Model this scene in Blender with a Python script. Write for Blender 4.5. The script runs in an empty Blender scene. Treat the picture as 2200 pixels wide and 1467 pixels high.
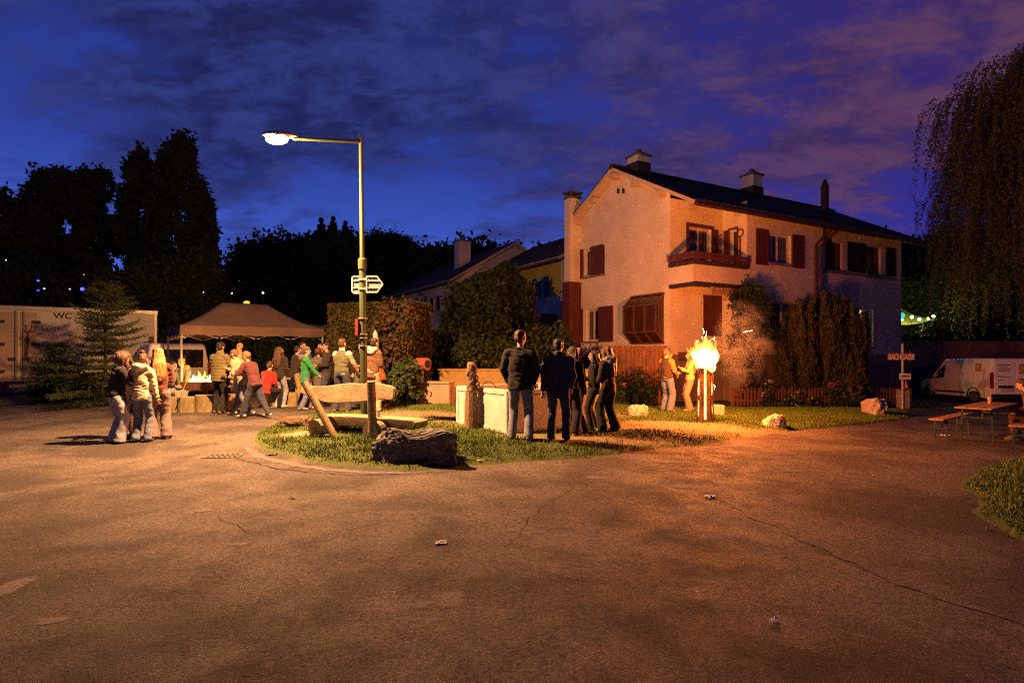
import bpy, bmesh, math, random
import numpy as np
from mathutils import Vector, Matrix, noise as mnoise
random.seed(11)
rng = np.random.default_rng(11)
SC = bpy.context.scene
C = SC.collection

# ---------------------------------------------------------------- camera
F, HX, HY, EYE = 1250.0, 1100.0, 760.0, 1.65        # focal length and horizon of the 2200 px photograph
cam = bpy.data.cameras.new('camera'); cam_o = bpy.data.objects.new('camera', cam); C.objects.link(cam_o)
cam.sensor_width = 36.0; cam.lens = 36.0 * F / 2200.0
cam.shift_y = (HY - 733.5) / 2200.0
cam.clip_end = 2000.0
cam_o.location = (0, 0, EYE); cam_o.rotation_euler = (math.radians(90), 0, 0)
SC.camera = cam_o
SC.cycles.filter_width = 1.1
SC.cycles.sample_clamp_indirect = 1.5
SC.cycles.use_denoising = False          # keep the grain of a night exposure

# ---------------------------------------------------------------- sky (dusk, after sunset; no sun lamp: the sun is down)
SKY_STRENGTH = 0.95
SMOKE = 5.0
LAMP_W, TORCH_W, PIT_W = 10000.0, 4200.0, 200.0
SC.view_settings.view_transform = 'Standard'
SC.view_settings.look = 'None'
SC.view_settings.exposure = 0.53
SC.view_settings.gamma = 1.0
SC.view_settings.use_curve_mapping = False
world = bpy.data.worlds.new('World'); SC.world = world; world.use_nodes = True
def build_sky():
    nt = world.node_tree; N = nt.nodes; L = nt.links
    bg = N['Background']; bg.inputs['Strength'].default_value = SKY_STRENGTH
    tc = N.new('ShaderNodeTexCoord'); sep = N.new('ShaderNodeSeparateXYZ'); L.new(tc.outputs['Generated'], sep.inputs[0])
    def math_(op, a, b=None, clamp=False):
        n = N.new('ShaderNodeMath'); n.operation = op; n.use_clamp = clamp
        for i, x in enumerate((a, b)):
            if x is None: continue
            if isinstance(x, (int, float)): n.inputs[i].default_value = x
            else: L.new(x, n.inputs[i])
        return n.outputs[0]
    def ramp(fac, stops):
        n = N.new('ShaderNodeValToRGB'); L.new(fac, n.inputs[0]); cr = n.color_ramp
        while len(cr.elements) < len(stops): cr.elements.new(0.5)
        for e, (p, c) in zip(cr.elements, stops): e.position = p; e.color = (*c, 1)
        return n.outputs[0]
    def mix(f, a, b):
        n = N.new('ShaderNodeMix'); n.data_type = 'RGBA'
        if isinstance(f, (int, float)): n.inputs[0].default_value = f
        else: L.new(f, n.inputs[0])
        for s, x in ((6, a), (7, b)):
            if isinstance(x, tuple): n.inputs[s].default_value = (*x, 1)
            else: L.new(x, n.inputs[s])
        return n.outputs[2]
    X, Y, Z = sep.outputs
    zc = math_('MAXIMUM', Z, 0.0)
    blue = ramp(zc, [(0.0, (.070, .130, .53)), (.14, (.038, .080, .41)), (.30, (.020, .038, .24)), (.6, (.012, .018, .13)), (1, (.008, .010, .08))])
    warm = ramp(zc, [(0.0, (.028, .034, .27)), (.15, (.022, .020, .20)), (.35, (.026, .014, .12)), (1, (.02, .01, .07))])
    side = N.new('ShaderNodeMapRange'); side.interpolation_type = 'SMOOTHSTEP'
    L.new(X, side.inputs[0]); side.inputs[1].default_value = -.15; side.inputs[2].default_value = .65
    clear = mix(side.outputs[0], blue, warm)
    den = math_('ADD', zc, .30)
    px, py = math_('DIVIDE', X, den), math_('DIVIDE', Y, den)
    cmb = N.new('ShaderNodeCombineXYZ'); L.new(px, cmb.inputs[0]); L.new(py, cmb.inputs[1])
    mp = N.new('ShaderNodeMapping'); L.new(cmb.outputs[0], mp.inputs[0]); mp.inputs['Rotation'].default_value = (0, 0, .45); mp.inputs['Scale'].default_value = (1.5, 2.3, 1); mp.inputs['Location'].default_value = (3.1, 1.7, 0)
    def noise_(scale, detail, rough, dist, loc):
        m2 = N.new('ShaderNodeMapping'); L.new(mp.outputs[0], m2.inputs[0]); m2.inputs['Location'].default_value = loc
        n = N.new('ShaderNodeTexNoise'); L.new(m2.outputs[0], n.inputs[0]); n.inputs['Scale'].default_value = scale; n.inputs['Detail'].default_value = detail; n.inputs['Roughness'].default_value = rough; n.inputs['Distortion'].default_value = dist; return n.outputs[0]
    def mrange(x, a, b, c=0., d=1.):
        n = N.new('ShaderNodeMapRange'); n.interpolation_type = 'SMOOTHSTEP'; L.new(x, n.inputs[0])
        for i, q in enumerate((a, b, c, d)): n.inputs[i + 1].default_value = q
        return n.outputs[0]
    big = noise_(.95, 10, .62, .2, (2.3, .7, 0)); fine = noise_(4.2, 9, .66, .25, (5, 2, 0))
    dens = math_('ADD', big, math_('MULTIPLY', math_('SUBTRACT', fine, .5), .55))
    dens = math_('ADD', dens, mrange(zc, .10, .42, -.10, .07))
    fac = math_('MULTIPLY', mrange(dens, .42, .60), .90)
    cloudL = mix(mrange(fine, .38, .62), (.010, .011, .054), (.022, .031, .145))
    cloudR = mix(mrange(fine, .35, .65), (.038, .019, .068), (.090, .036, .078))
    sky = mix(fac, clear, mix(side.outputs[0], cloudL, cloudR))
    dusk = mrange(Y, -.6, .35, .30, 1.)                          # the sky opposite the afterglow is darker
    v = N.new('ShaderNodeVectorMath'); v.operation = 'SCALE'; L.new(sky, v.inputs[0]); L.new(dusk, v.inputs['Scale']); L.new(v.outputs[0], bg.inputs['Color'])
build_sky()

# ---------------------------------------------------------------- helpers
W = {}
_tmp = bpy.data.scenes.new('tmp_scene')
def S(h):
    c = [int(h[i:i + 2], 16) / 255 for i in (0, 2, 4)]
    return tuple(x / 12.92 if x <= .04045 else ((x + .055) / 1.055) ** 2.4 for x in c)

def sstep(a, b, x):
    t = np.clip((np.asarray(x, float) - a) / (b - a), 0, 1)
    return t * t * (3 - 2 * t)

MATS = {}
def mat(name, col, rough=.75, col2=None, scale=6., bump=0., bscale=40., metal=0., spec=.4, stretch=(1, 1, 1), detail=5, lo=.35, hi=.65, sheen=0.):
    if name in MATS: return MATS[name]
    m = bpy.data.materials.new(name); m.use_nodes = True; nt = m.node_tree; N = nt.nodes; L = nt.links
    b = N['Principled BSDF']; b.inputs['Roughness'].default_value = rough; b.inputs['Metallic'].default_value = metal
    b.inputs['Specular IOR Level'].default_value = spec
    if sheen: b.inputs['Sheen Weight'].default_value = sheen
    col2 = col2 or tuple(x * .62 for x in col)
    tc = N.new('ShaderNodeTexCoord'); mp = N.new('ShaderNodeMapping'); mp.inputs['Scale'].default_value = stretch
    L.new(tc.outputs['Object'], mp.inputs[0])
    nz = N.new('ShaderNodeTexNoise'); L.new(mp.outputs[0], nz.inputs[0]); nz.inputs['Scale'].default_value = scale; nz.inputs['Detail'].default_value = detail; nz.inputs['Roughness'].default_value = .65
    mr = N.new('ShaderNodeMapRange'); L.new(nz.outputs[0], mr.inputs[0]); mr.inputs[1].default_value = lo; mr.inputs[2].default_value = hi
    mx = N.new('ShaderNodeMix'); mx.data_type = 'RGBA'; L.new(mr.outputs[0], mx.inputs[0]); mx.inputs[6].default_value = (*col, 1); mx.inputs[7].default_value = (*col2, 1)
    L.new(mx.outputs[2], b.inputs['Base Color'])
    if bump:
        n2 = N.new('ShaderNodeTexNoise'); L.new(mp.outputs[0], n2.inputs[0]); n2.inputs['Scale'].default_value = bscale; n2.inputs['Detail'].default_value = 6
        bp = N.new('ShaderNodeBump'); L.new(n2.outputs[0], bp.inputs['Height']); bp.inputs['Strength'].default_value = bump; bp.inputs['Distance'].default_value = .02
        L.new(bp.outputs[0], b.inputs['Normal'])
    MATS[name] = m
    return m

def emis(name, col, strength, additive=False, sampled=False):
    if name in MATS: return MATS[name]
    m = bpy.data.materials.new(name); m.use_nodes = True; nt = m.node_tree; N = nt.nodes; L = nt.links
    N.remove(N['Principled BSDF']); e = N.new('ShaderNodeEmission'); e.inputs[0].default_value = (*col, 1); e.inputs[1].default_value = strength
    out = N['Material Output']
    if additive:
        t = N.new('ShaderNodeBsdfTransparent'); a = N.new('ShaderNodeAddShader'); L.new(e.outputs[0], a.inputs[0]); L.new(t.outputs[0], a.inputs[1]); L.new(a.outputs[0], out.inputs[0])
    else: L.new(e.outputs[0], out.inputs[0])
    m.cycles.emission_sampling = 'AUTO' if sampled else 'NONE'
    MATS[name] = m
    return m

def glassmat(name, tint=(.8, .85, .8), mixf=.22):
    if name in MATS: return MATS[name]
    m = bpy.data.materials.new(name); m.use_nodes = True; nt = m.node_tree; N = nt.nodes; L = nt.links
    N.remove(N['Principled BSDF']); g = N.new('ShaderNodeBsdfGlossy'); g.inputs['Roughness'].default_value = .04
    t = N.new('ShaderNodeBsdfTransparent'); t.inputs[0].default_value = (*tint, 1)
    mx = N.new('ShaderNodeMixShader'); mx.inputs[0].default_value = mixf; L.new(t.outputs[0], mx.inputs[1]); L.new(g.outputs[0], mx.inputs[2]); L.new(mx.outputs[0], N['Material Output'].inputs[0])
    MATS[name] = m
    return m

def tag(o, label=None, cat=None, group=None, kind=None):
    if label: o['label'] = label
    if cat: o['category'] = cat
    if group: o['group'] = group
    if kind: o['kind'] = kind
    return o

def thing(name, label, cat, loc=(0, 0, 0), rz=0., group=None):
    o = bpy.data.objects.new(name, None); C.objects.link(o); o.location = loc; o.rotation_euler = (0, 0, rz); o.empty_display_size = .2
    W[o.name] = Matrix.Translation(Vector(loc)) @ Matrix.Rotation(rz, 4, 'Z')
    return tag(o, label, cat, group)

class MB:
    """collects geometry (world coordinates) for ONE mesh object"""
    def __init__(s): s.v = []; s.f = []; s.m = []
    def add(s, vs, fs, mi=0):
        o = len(s.v); s.v.extend([tuple(p) for p in vs]); s.f.extend([tuple(i + o for i in f) for f in fs]); s.m.extend([mi] * len(fs)); return s
    def obox(s, p, ex, ey, ez, mi=0):
        p, ex, ey, ez = Vector(p), Vector(ex), Vector(ey), Vector(ez)
        vs = [p, p + ex, p + ex + ey, p + ey, p + ez, p + ex + ez, p + ex + ey + ez, p + ey + ez]
        return s.add(vs, [(0, 3, 2, 1), (4, 5, 6, 7), (0, 1, 5, 4), (1, 2, 6, 5), (2, 3, 7, 6), (3, 0, 4, 7)], mi)
    def box(s, c, size, R=None, mi=0):
        R = R or Matrix.Identity(3)
        e = [R @ Vector(x) for x in ((size[0], 0, 0), (0, size[1], 0), (0, 0, size[2]))]
        return s.obox(Vector(c) - (e[0] + e[1] + e[2]) / 2, *e, mi)
    def bar(s, a, b, w, h=None, up=(0, 0, 1), mi=0):
        a, b = Vector(a), Vector(b); d = (b - a); h = h or w
        x = d.cross(Vector(up))
        if x.length < 1e-4: x = d.cross(Vector((1, 0, 0)))
        x.normalize(); z = x.cross(d).normalized()
        return s.obox(a - x * w / 2 - z * h / 2, d, x * w, z * h, mi)
    def tube(s, pts, rad, n=8, ref=(0, 1, 0), mi=0, cap=True):
        """rad: one number, or one per point, or one (along-side, along-ref) pair per point"""
        pts = [Vector(p) for p in pts]; k = len(pts)
        if isinstance(rad, (int, float)): rad = [rad] * k
        vs = []; ref = Vector(ref)
        for i, p in enumerate(pts):
            d = (pts[min(i + 1, k - 1)] - pts[max(i - 1, 0)]).normalized()
            y = ref - d * ref.dot(d)
            if y.length < .05: y = Vector((1, .01, 0)) - d * d.x
            if y.length < .05: y = Vector((0, 0, 1)) - d * d.z
            y.normalize(); x = y.cross(d)
            r = rad[i]; ra, rb = r if isinstance(r, tuple) else (r, r)
            for j in range(n):
                a = 2 * math.pi * j / n
                vs.append(p + x * (ra * math.cos(a)) + y * (rb * math.sin(a)))
        fs = [(i * n + j, i * n + (j + 1) % n, (i + 1) * n + (j + 1) % n, (i + 1) * n + j) for i in range(k - 1) for j in range(n)]
        if cap: fs += [tuple(range(n - 1, -1, -1)), tuple((k - 1) * n + j for j in range(n))]
        return s.add(vs, fs, mi)
    def ell(s, c, r, R=None, nu=12, nv=8, mi=0):
        c = Vector(c); R = R or Matrix.Identity(3); vs = []
        if isinstance(r, (int, float)): r = (r, r, r)
        for i in range(1, nv):
            t = math.pi * i / nv
            for j in range(nu):
                a = 2 * math.pi * j / nu
                vs.append(c + R @ Vector((r[0] * math.sin(t) * math.cos(a), r[1] * math.sin(t) * math.sin(a), r[2] * math.cos(t))))
        vs += [c + R @ Vector((0, 0, r[2])), c - R @ Vector((0, 0, r[2]))]; top, bot = len(vs) - 2, len(vs) - 1
        fs = [(i * nu + j, (i + 1) * nu + j, (i + 1) * nu + (j + 1) % nu, i * nu + (j + 1) % nu) for i in range(nv - 2) for j in range(nu)]
        fs += [(top, j, (j + 1) % nu) for j in range(nu)] + [(bot, (nv - 2) * nu + (j + 1) % nu, (nv - 2) * nu + j) for j in range(nu)]
        return s.add(vs, fs, mi)
    def prism(s, poly, ext, mi=0):
        ext = Vector(ext); n = len(poly); poly = [Vector(p) for p in poly]
        return s.add(poly + [p + ext for p in poly], [tuple(range(n - 1, -1, -1)), tuple(range(n, 2 * n))] + [(i, (i + 1) % n, n + (i + 1) % n, n + i) for i in range(n)], mi)
    def lathe(s, prof, c=(0, 0, 0), n=16, mi=0):
        return s.tube([(c[0], c[1], c[2] + z) for r, z in prof], [max(r, .0005) for r, z in prof], n, mi=mi) if all(prof[i][1] < prof[i + 1][1] for i in range(len(prof) - 1)) else s._lathe(prof, c, n, mi)
    def _lathe(s, prof, c, n, mi):
        vs = [(c[0] + r * math.cos(2 * math.pi * j / n), c[1] + r * math.sin(2 * math.pi * j / n), c[2] + z) for r, z in prof for j in range(n)]; k = len(prof)
        fs = [(i * n + j, i * n + (j + 1) % n, (i + 1) * n + (j + 1) % n, (i + 1) * n + j) for i in range(k - 1) for j in range(n)]
        return s.add(vs, fs, mi)

def mesh_of(name, mb, mats, smooth=False, bevel=0., inv=None, recalc=True):
    me = bpy.data.meshes.new(name)
    vs = mb.v if inv is None else [tuple(inv @ Vector(p)) for p in mb.v]
    me.from_pydata(vs, [], mb.f)
    mats = mats if isinstance(mats, (list, tuple)) else [mats]
    for m in mats: me.materials.append(m)
    if len(mats) > 1: me.polygons.foreach_set('material_index', mb.m)
    if recalc or bevel:
        bm = bmesh.new(); bm.from_mesh(me); bmesh.ops.recalc_face_normals(bm, faces=bm.faces)
        if bevel:
            es = [e for e in bm.edges if len(e.link_faces) == 2 and e.calc_face_angle(0) > .5]
            bmesh.ops.bevel(bm, geom=es, offset=bevel, segments=2, profile=.6, affect='EDGES', clamp_overlap=True)
        bm.to_mesh(me); bm.free()
    if smooth: me.polygons.foreach_set('use_smooth', [True] * len(me.polygons))
    me.update()
    return me

def build(name, mb, mats, parent=None, smooth=False, bevel=0., origin=None, recalc=True):
    if parent is not None: M = W[parent.name]
    else:
        if origin is None:
            a = np.array(mb.v); origin = (float(a[:, 0].mean()), float(a[:, 1].mean()), float(a[:, 2].min()))
        M = Matrix.Translation(Vector(origin))
    me = mesh_of(name, mb, mats, smooth, bevel, M.inverted(), recalc)
    o = bpy.data.objects.new(name, me); C.objects.link(o); o.parent = parent
    if parent is None: o.location = M.translation
    W[o.name] = M
    return o

def inst(name, me, M, parent=None):
    """an object sharing mesh ME (local coordinates) at world matrix M"""
    o = bpy.data.objects.new(name, me); C.objects.link(o); o.parent = parent
    L_ = (W[parent.name].inverted() @ M) if parent is not None else M
    o.matrix_basis = L_
    W[o.name] = M
    return o

def np_obj(name, V, faces_n, m, parent=None, attr=None, smooth=False):
    """V (k*faces_n,3): k separate polygons of faces_n corners each; world coordinates"""
    V = np.asarray(V, np.float32)
    if parent is not None:
        inv = np.array(W[parent.name].inverted(), np.float32); V = V @ inv[:3, :3].T + inv[:3, 3]
    me = bpy.data.meshes.new(name); n = len(V); k = n // faces_n
    me.vertices.add(n); me.vertices.foreach_set('co', V.ravel())
    me.loops.add(n); me.loops.foreach_set('vertex_index', np.arange(n, dtype=np.int32))
    me.polygons.add(k); me.polygons.foreach_set('loop_start', np.arange(0, n, faces_n, dtype=np.int32))
    me.update(calc_edges=True)
    me.materials.append(m)
    o = bpy.data.objects.new(name, me); C.objects.link(o); o.parent = parent
    W[o.name] = W[parent.name] if parent is not None else Matrix.Identity(4)
    return o

def text(name, body, size, O, ex, ez, m, parent, align='LEFT', bold=0., extrude=.003, spacing=1., xs=1.):
    cu = bpy.data.curves.new(name, 'FONT'); cu.body = body; cu.size = size; cu.extrude = extrude; cu.offset = bold; cu.align_x = align
    cu.materials.append(m)
    ex, ez = Vector(ex).normalized(), Vector(ez).normalized(); n = ex.cross(ez)
    M = Matrix((ex * xs, ez, n)).transposed().to_4x4(); M.translation = Vector(O)
    cu.space_character = spacing
    tmp = bpy.data.objects.new('tmp', cu); _tmp.collection.objects.link(tmp); vl = _tmp.view_layers[0]; vl.update()
    me = bpy.data.meshes.new_from_object(tmp.evaluated_get(vl.depsgraph)); bpy.data.objects.remove(tmp); me.name = name
    o = bpy.data.objects.new(name, me); C.objects.link(o); o.parent = parent; o.matrix_basis = W[parent.name].inverted() @ M
    W[o.name] = M
    return o

def light(name, loc, power, col, radius, parent, spot=None):
    l = bpy.data.lights.new(name, 'SPOT' if spot else 'POINT'); l.energy = power; l.color = col; l.shadow_soft_size = radius
    if spot: l.spot_size = math.radians(spot); l.spot_blend = 1.
    o = bpy.data.objects.new(name, l); C.objects.link(o); o.parent = parent
    o.matrix_basis = W[parent.name].inverted() @ Matrix.Translation(Vector(loc))
    return o

def remesh(mb, voxel, smooth=5):
    me = mesh_of('tmp', mb, [], recalc=True)
    o = bpy.data.objects.new('tmp', me); _tmp.collection.objects.link(o)
    r = o.modifiers.new('r', 'REMESH'); r.mode = 'VOXEL'; r.voxel_size = voxel
    if smooth:
        k = o.modifiers.new('s', 'SMOOTH'); k.factor = .5; k.iterations = smooth
    vl = _tmp.view_layers[0]; vl.update()
    ev = o.evaluated_get(vl.depsgraph); m2 = ev.data
    n = len(m2.vertices); V = np.empty(n * 3, np.float32); m2.vertices.foreach_get('co', V); V = V.reshape(-1, 3).copy()
    Nn = np.empty(n * 3, np.float32); m2.vertices.foreach_get('normal', Nn); Nn = Nn.reshape(-1, 3).copy()
    ls = np.empty(len(m2.loops), np.int32); m2.loops.foreach_get('vertex_index', ls)
    st = [0] * len(m2.polygons); m2.polygons.foreach_get('loop_start', st); tot = [0] * len(m2.polygons); m2.polygons.foreach_get('loop_total', tot)
    Fc = [tuple(int(q) for q in ls[a:a + b]) for a, b in zip(st, tot)]
    bpy.data.objects.remove(o); bpy.data.meshes.remove(me)
    return V, Nn, Fc

def ray(px, py): return Vector(((px - HX) / F, 1.0, (HY - py) / F))
def pt(px, py, D): return Vector((0, 0, EYE)) + ray(px, py) * D

# ---------------------------------------------------------------- lie of the land
def G(x, y):
    x, y = np.asarray(x, float), np.asarray(y, float)
    fall = -.02 * np.clip(np.log1p(np.exp(np.clip(x * 1.2, -30, 30))) / 1.2, 0, 22)
    rise = .022 * np.clip(y - 10, 0, 10) * (1 - sstep(-4, 1, x))
    return fall + rise
def solve(px, py, fz):
    D = np.arange(1.5, 80, .02); r = ray(px, py)
    g = EYE + r.z * D - fz(r.x * D, D)
    i = int(np.argmax(g <= 0)) if (g <= 0).any() else len(D) - 1
    return Vector((r.x * D[i], float(D[i]), float(fz(r.x * D[i], D[i]))))
MOUND_PX = [(545, 948), (580, 970), (680, 992), (800, 1005), (880, 1012), (1000, 1002), (1120, 992), (1250, 982), (1400, 968), (1550, 950), (1700, 925), (1850, 912), (1960, 900),
            (1950, 882), (1760, 880), (1575, 879), (1400, 879), (1300, 872), (1150, 868), (960, 871), (850, 878), (760, 886), (640, 897), (570, 920)]
MOUND = np.array([tuple(solve(a, b, G))[:2] for a, b in MOUND_PX])
VERGE_PX = [(2230, 968), (2150, 990), (2085, 1020), (2078, 1060), (2110, 1110), (2160, 1150), (2260, 1200), (2900, 1250), (2900, 968)]
VERGE = np.array([tuple(solve(a, b, G))[:2] for a, b in VERGE_PX])
def sdf(poly, x, y):
    """signed distance, positive inside"""
    x, y = np.asarray(x, float), np.asarray(y, float); d = np.full(np.broadcast(x, y).shape, 1e9); ins = np.zeros(d.shape, bool)
    for (ax, ay), (bx, by) in zip(poly, np.roll(poly, -1, 0)):
        ex, ey = bx - ax, by - ay; t = np.clip(((x - ax) * ex + (y - ay) * ey) / (ex * ex + ey * ey), 0, 1)
        d = np.minimum(d, np.hypot(x - ax - t * ex, y - ay - t * ey))
        c = ((ay > y) != (by > y)) & (x < (bx - ax) * (y - ay) / (by - ay + 1e-12) + ax); ins ^= c
    return np.where(ins, d, -d)
def wob(x, y): return .05 * np.sin(x * 2.1 + 1.3 * np.sin(y * 1.7)) + .04 * np.sin(y * 3.3 + x * 1.1) + .025 * np.sin(x * 7.1 + y * 5.3)
def hill_h(sd): return np.where(sd > 0, .05 * sstep(0, .12, sd) + .09 * sstep(0, 1.3, sd), sd * .25)
def mound_z(x, y): return hill_h(sdf(MOUND, x, y) + wob(np.asarray(x, float), np.asarray(y, float)))
def verge_z(x, y): return hill_h(sdf(VERGE, x, y) + wob(np.asarray(x, float), np.asarray(y, float)))
def Zg(x, y): return G(x, y) + np.maximum(0, mound_z(x, y)) + np.maximum(0, verge_z(x, y))
def at(px, py): return solve(px, py, Zg)
def on(px, D):
    x = (px - HX) / F * D; return Vector((x, D, float(Zg(x, D))))
# ---------------------------------------------------------------- ground, road, verge
def grid_obj(name, xs, ys, fz, m, keep=None, attr=None, kind='structure'):
    X, Y = np.meshgrid(xs, ys); Z = fz(X, Y); nx, ny = len(xs), len(ys)
    V = np.stack([X, Y, Z], -1).reshape(-1, 3)
    i = np.arange(nx - 1)[None, :] + nx * np.arange(ny - 1)[:, None]
    Q = np.stack([i, i + 1, i + nx + 1, i + nx], -1).reshape(-1, 4)
    if keep is not None:
        k = keep(X, Y).ravel(); Q = Q[k[Q].any(1)]
    used = np.unique(Q); re = np.full(len(V), -1); re[used] = np.arange(len(used))
    me = bpy.data.meshes.new(name); me.from_pydata(V[used].tolist(), [], re[Q].tolist()); me.materials.append(m)
    me.polygons.foreach_set('use_smooth', [True] * len(me.polygons))
    if attr is not None:
        a = me.attributes.new('dirt', 'FLOAT', 'POINT'); a.data.foreach_set('value', attr(V[used, 0], V[used, 1]).astype(np.float32))
    o = bpy.data.objects.new(name, me); C.objects.link(o); W[o.name] = Matrix.Identity(4)
    if kind: o['kind'] = kind
    return o

def asphalt():
    m = bpy.data.materials.new('asphalt'); m.use_nodes = True; nt = m.node_tree; N = nt.nodes; L = nt.links; b = N['Principled BSDF']
    tc = N.new('ShaderNodeTexCoord')
    def nz(scale, detail=6, rough=.6, dist=0, vec=None):
        n = N.new('ShaderNodeTexNoise'); L.new(vec or tc.outputs['Object'], n.inputs[0]); n.inputs['Scale'].default_value = scale; n.inputs['Detail'].default_value = detail; n.inputs['Roughness'].default_value = rough; n.inputs['Distortion'].default_value = dist; return n.outputs[0]
    def mr(x, a, b_, c=0., d=1.):
        n = N.new('ShaderNodeMapRange'); n.interpolation_type = 'SMOOTHSTEP'; L.new(x, n.inputs[0])
        for i, q in enumerate((a, b_, c, d)): n.inputs[i + 1].default_value = q
        return n.outputs[0]
    def mix(f, a, b_, t='MIX'):
        n = N.new('ShaderNodeMix'); n.data_type = 'RGBA'; n.blend_type = t
        if isinstance(f, float): n.inputs[0].default_value = f
        else: L.new(f, n.inputs[0])
        for s_, q in ((6, a), (7, b_)):
            if isinstance(q, tuple): n.inputs[s_].default_value = (*q, 1)
            else: L.new(q, n.inputs[s_])
        return n.outputs[2]
    c = mix(mr(nz(.55, 6, .62, .4), .38, .60), (.078, .069, .062), (.205, .178, .155))
    c = mix(mr(nz(1.9, 7, .7, .6), .54, .68, 0, .55), c, (.055, .047, .042))           # worn dark blotches
    c = mix(mr(nz(.8, 8, .62, 1.2), .62, .68, 0, .55), c, (.25, .22, .19))             # bleached scars
    c = mix(mr(nz(24, 6, .8), .43, .58, 0, .62), c, (.030, .025, .022))                 # coarse grain
    c = mix(mr(nz(90, 3, .8), .42, .62, .60, 0), c, (.020, .019, .018))
    c = mix(mr(nz(70, 2, .8), .62, .73, 0, .45), c, (.32, .30, .27))                      # stone chips
    L.new(c, b.inputs['Base Color'])
    L.new(mr(nz(2.4, 4), .35, .7, .72, .95), b.inputs['Roughness']); b.inputs['Specular IOR Level'].default_value = .14
    bp = N.new('ShaderNodeBump'); bp.inputs['Strength'].default_value = .9; bp.inputs['Distance'].default_value = .02; L.new(nz(48, 5, .8), bp.inputs['Height'])
    b2 = N.new('ShaderNodeBump'); b2.inputs['Strength'].default_value = .3; b2.inputs['Distance'].default_value = .012; L.new(nz(1.1, 4, .6), b2.inputs['Height']); L.new(bp.outputs[0], b2.inputs['Normal']); L.new(b2.outputs[0], b.inputs['Normal'])
    return m
M_ASPH = asphalt()
M_SOIL = mat('dark_meadow', (.035, .045, .02), .95, (.05, .04, .025), 1.2, .4, 9)
xs_far = np.concatenate([np.linspace(-600, -62, 20), np.linspace(-60, 60, 61), np.linspace(62, 600, 20)])
ys_far = np.concatenate([np.linspace(-60, 46, 40), np.linspace(50, 700, 30)])
grid_obj('ground', xs_far, ys_far, lambda x, y: G(x, y) - .05, M_SOIL)
grid_obj('road', np.linspace(-34, 40, 149), np.linspace(-6, 27, 67), lambda x, y: G(x, y), M_ASPH)

def mound_mat():
    m = bpy.data.materials.new('trodden_verge'); m.use_nodes = True; nt = m.node_tree; N = nt.nodes; L = nt.links; b = N['Principled BSDF']; b.inputs['Roughness'].default_value = .95; b.inputs['Specular IOR Level'].default_value = .2
    tc = N.new('ShaderNodeTexCoord'); at_ = N.new('ShaderNodeAttribute'); at_.attribute_name = 'dirt'
    n1 = N.new('ShaderNodeTexNoise'); L.new(tc.outputs['Object'], n1.inputs[0]); n1.inputs['Scale'].default_value = 3.5; n1.inputs['Detail'].default_value = 8; n1.inputs['Roughness'].default_value = .7
    ad = N.new('ShaderNodeMath'); ad.operation = 'ADD'; L.new(at_.outputs['Fac'], ad.inputs[0]); L.new(n1.outputs[0], ad.inputs[1])
    mr = N.new('ShaderNodeMapRange'); L.new(ad.outputs[0], mr.inputs[0]); mr.inputs[1].default_value = .85; mr.inputs[2].default_value = 1.15
    n2 = N.new('ShaderNodeTexNoise'); L.new(tc.outputs['Object'], n2.inputs[0]); n2.inputs['Scale'].default_value = 14; n2.inputs['Detail'].default_value = 8
    r1 = N.new('ShaderNodeMix'); r1.data_type = 'RGBA'; L.new(n2.outputs[0], r1.inputs[0]); r1.inputs[6].default_value = (.030, .050, .012, 1); r1.inputs[7].default_value = (.075, .095, .028, 1)
    r2 = N.new('ShaderNodeMix'); r2.data_type = 'RGBA'; L.new(n2.outputs[0], r2.inputs[0]); r2.inputs[6].default_value = (.10, .075, .042, 1); r2.inputs[7].default_value = (.27, .21, .12, 1)
    mx = N.new('ShaderNodeMix'); mx.data_type = 'RGBA'; L.new(mr.outputs[0], mx.inputs[0]); L.new(r1.outputs[2], mx.inputs[6]); L.new(r2.outputs[2], mx.inputs[7]); L.new(mx.outputs[2], b.inputs['Base Color'])
    bp = N.new('ShaderNodeBump'); bp.inputs['Strength'].default_value = .8; bp.inputs['Distance'].default_value = .05; L.new(n2.outputs[0], bp.inputs['Height']); L.new(bp.outputs[0], b.inputs['Normal'])
    return m
M_VERGE = mound_mat()
DIRT = [(at(655, 931), .75, .35, .9), (at(1440, 915), 2.9, 1.0, 1.0), (at(1180, 938), 1.1, .65, .8), (at(1040, 905), 2.0, 1.2, .75), (at(1330, 945), 1.3, .5, .7), (at(1600, 930), 1.5, .35, .55), (at(900, 890), 1.9, 1.0, .85), (at(1250, 890), 2.2, 1.0, .7), (at(1480, 935), 1.2, .4, .5)]
def dirt(x, y):
    d = np.zeros(np.shape(x))
    for c, a, b, k in DIRT: d = np.maximum(d, k * np.clip(1.25 - np.sqrt(((x - c.x) / a) ** 2 + ((y - c.y) / b) ** 2) * .8, 0, 1))
    return d
mx0, mx1, my0, my1 = MOUND[:, 0].min() - .5, MOUND[:, 0].max() + .5, MOUND[:, 1].min() - .5, MOUND[:, 1].max() + .5
inside = lambda p: (lambda X, Y: sdf(p, X, Y) > -.35)
grid_obj('verge', np.arange(mx0, mx1, .11), np.arange(my0, my1, .11), lambda x, y: G(x, y) + mound_z(x, y), M_VERGE, inside(MOUND), dirt)
grid_obj('lawn', np.arange(VERGE[:, 0].min() - .5, 20, .16), np.arange(VERGE[:, 1].min() - .5, VERGE[:, 1].max() + .5, .16), lambda x, y: G(x, y) + verge_z(x, y), M_VERGE, inside(VERGE), lambda x, y: .25 * np.ones(np.shape(x)))
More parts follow.
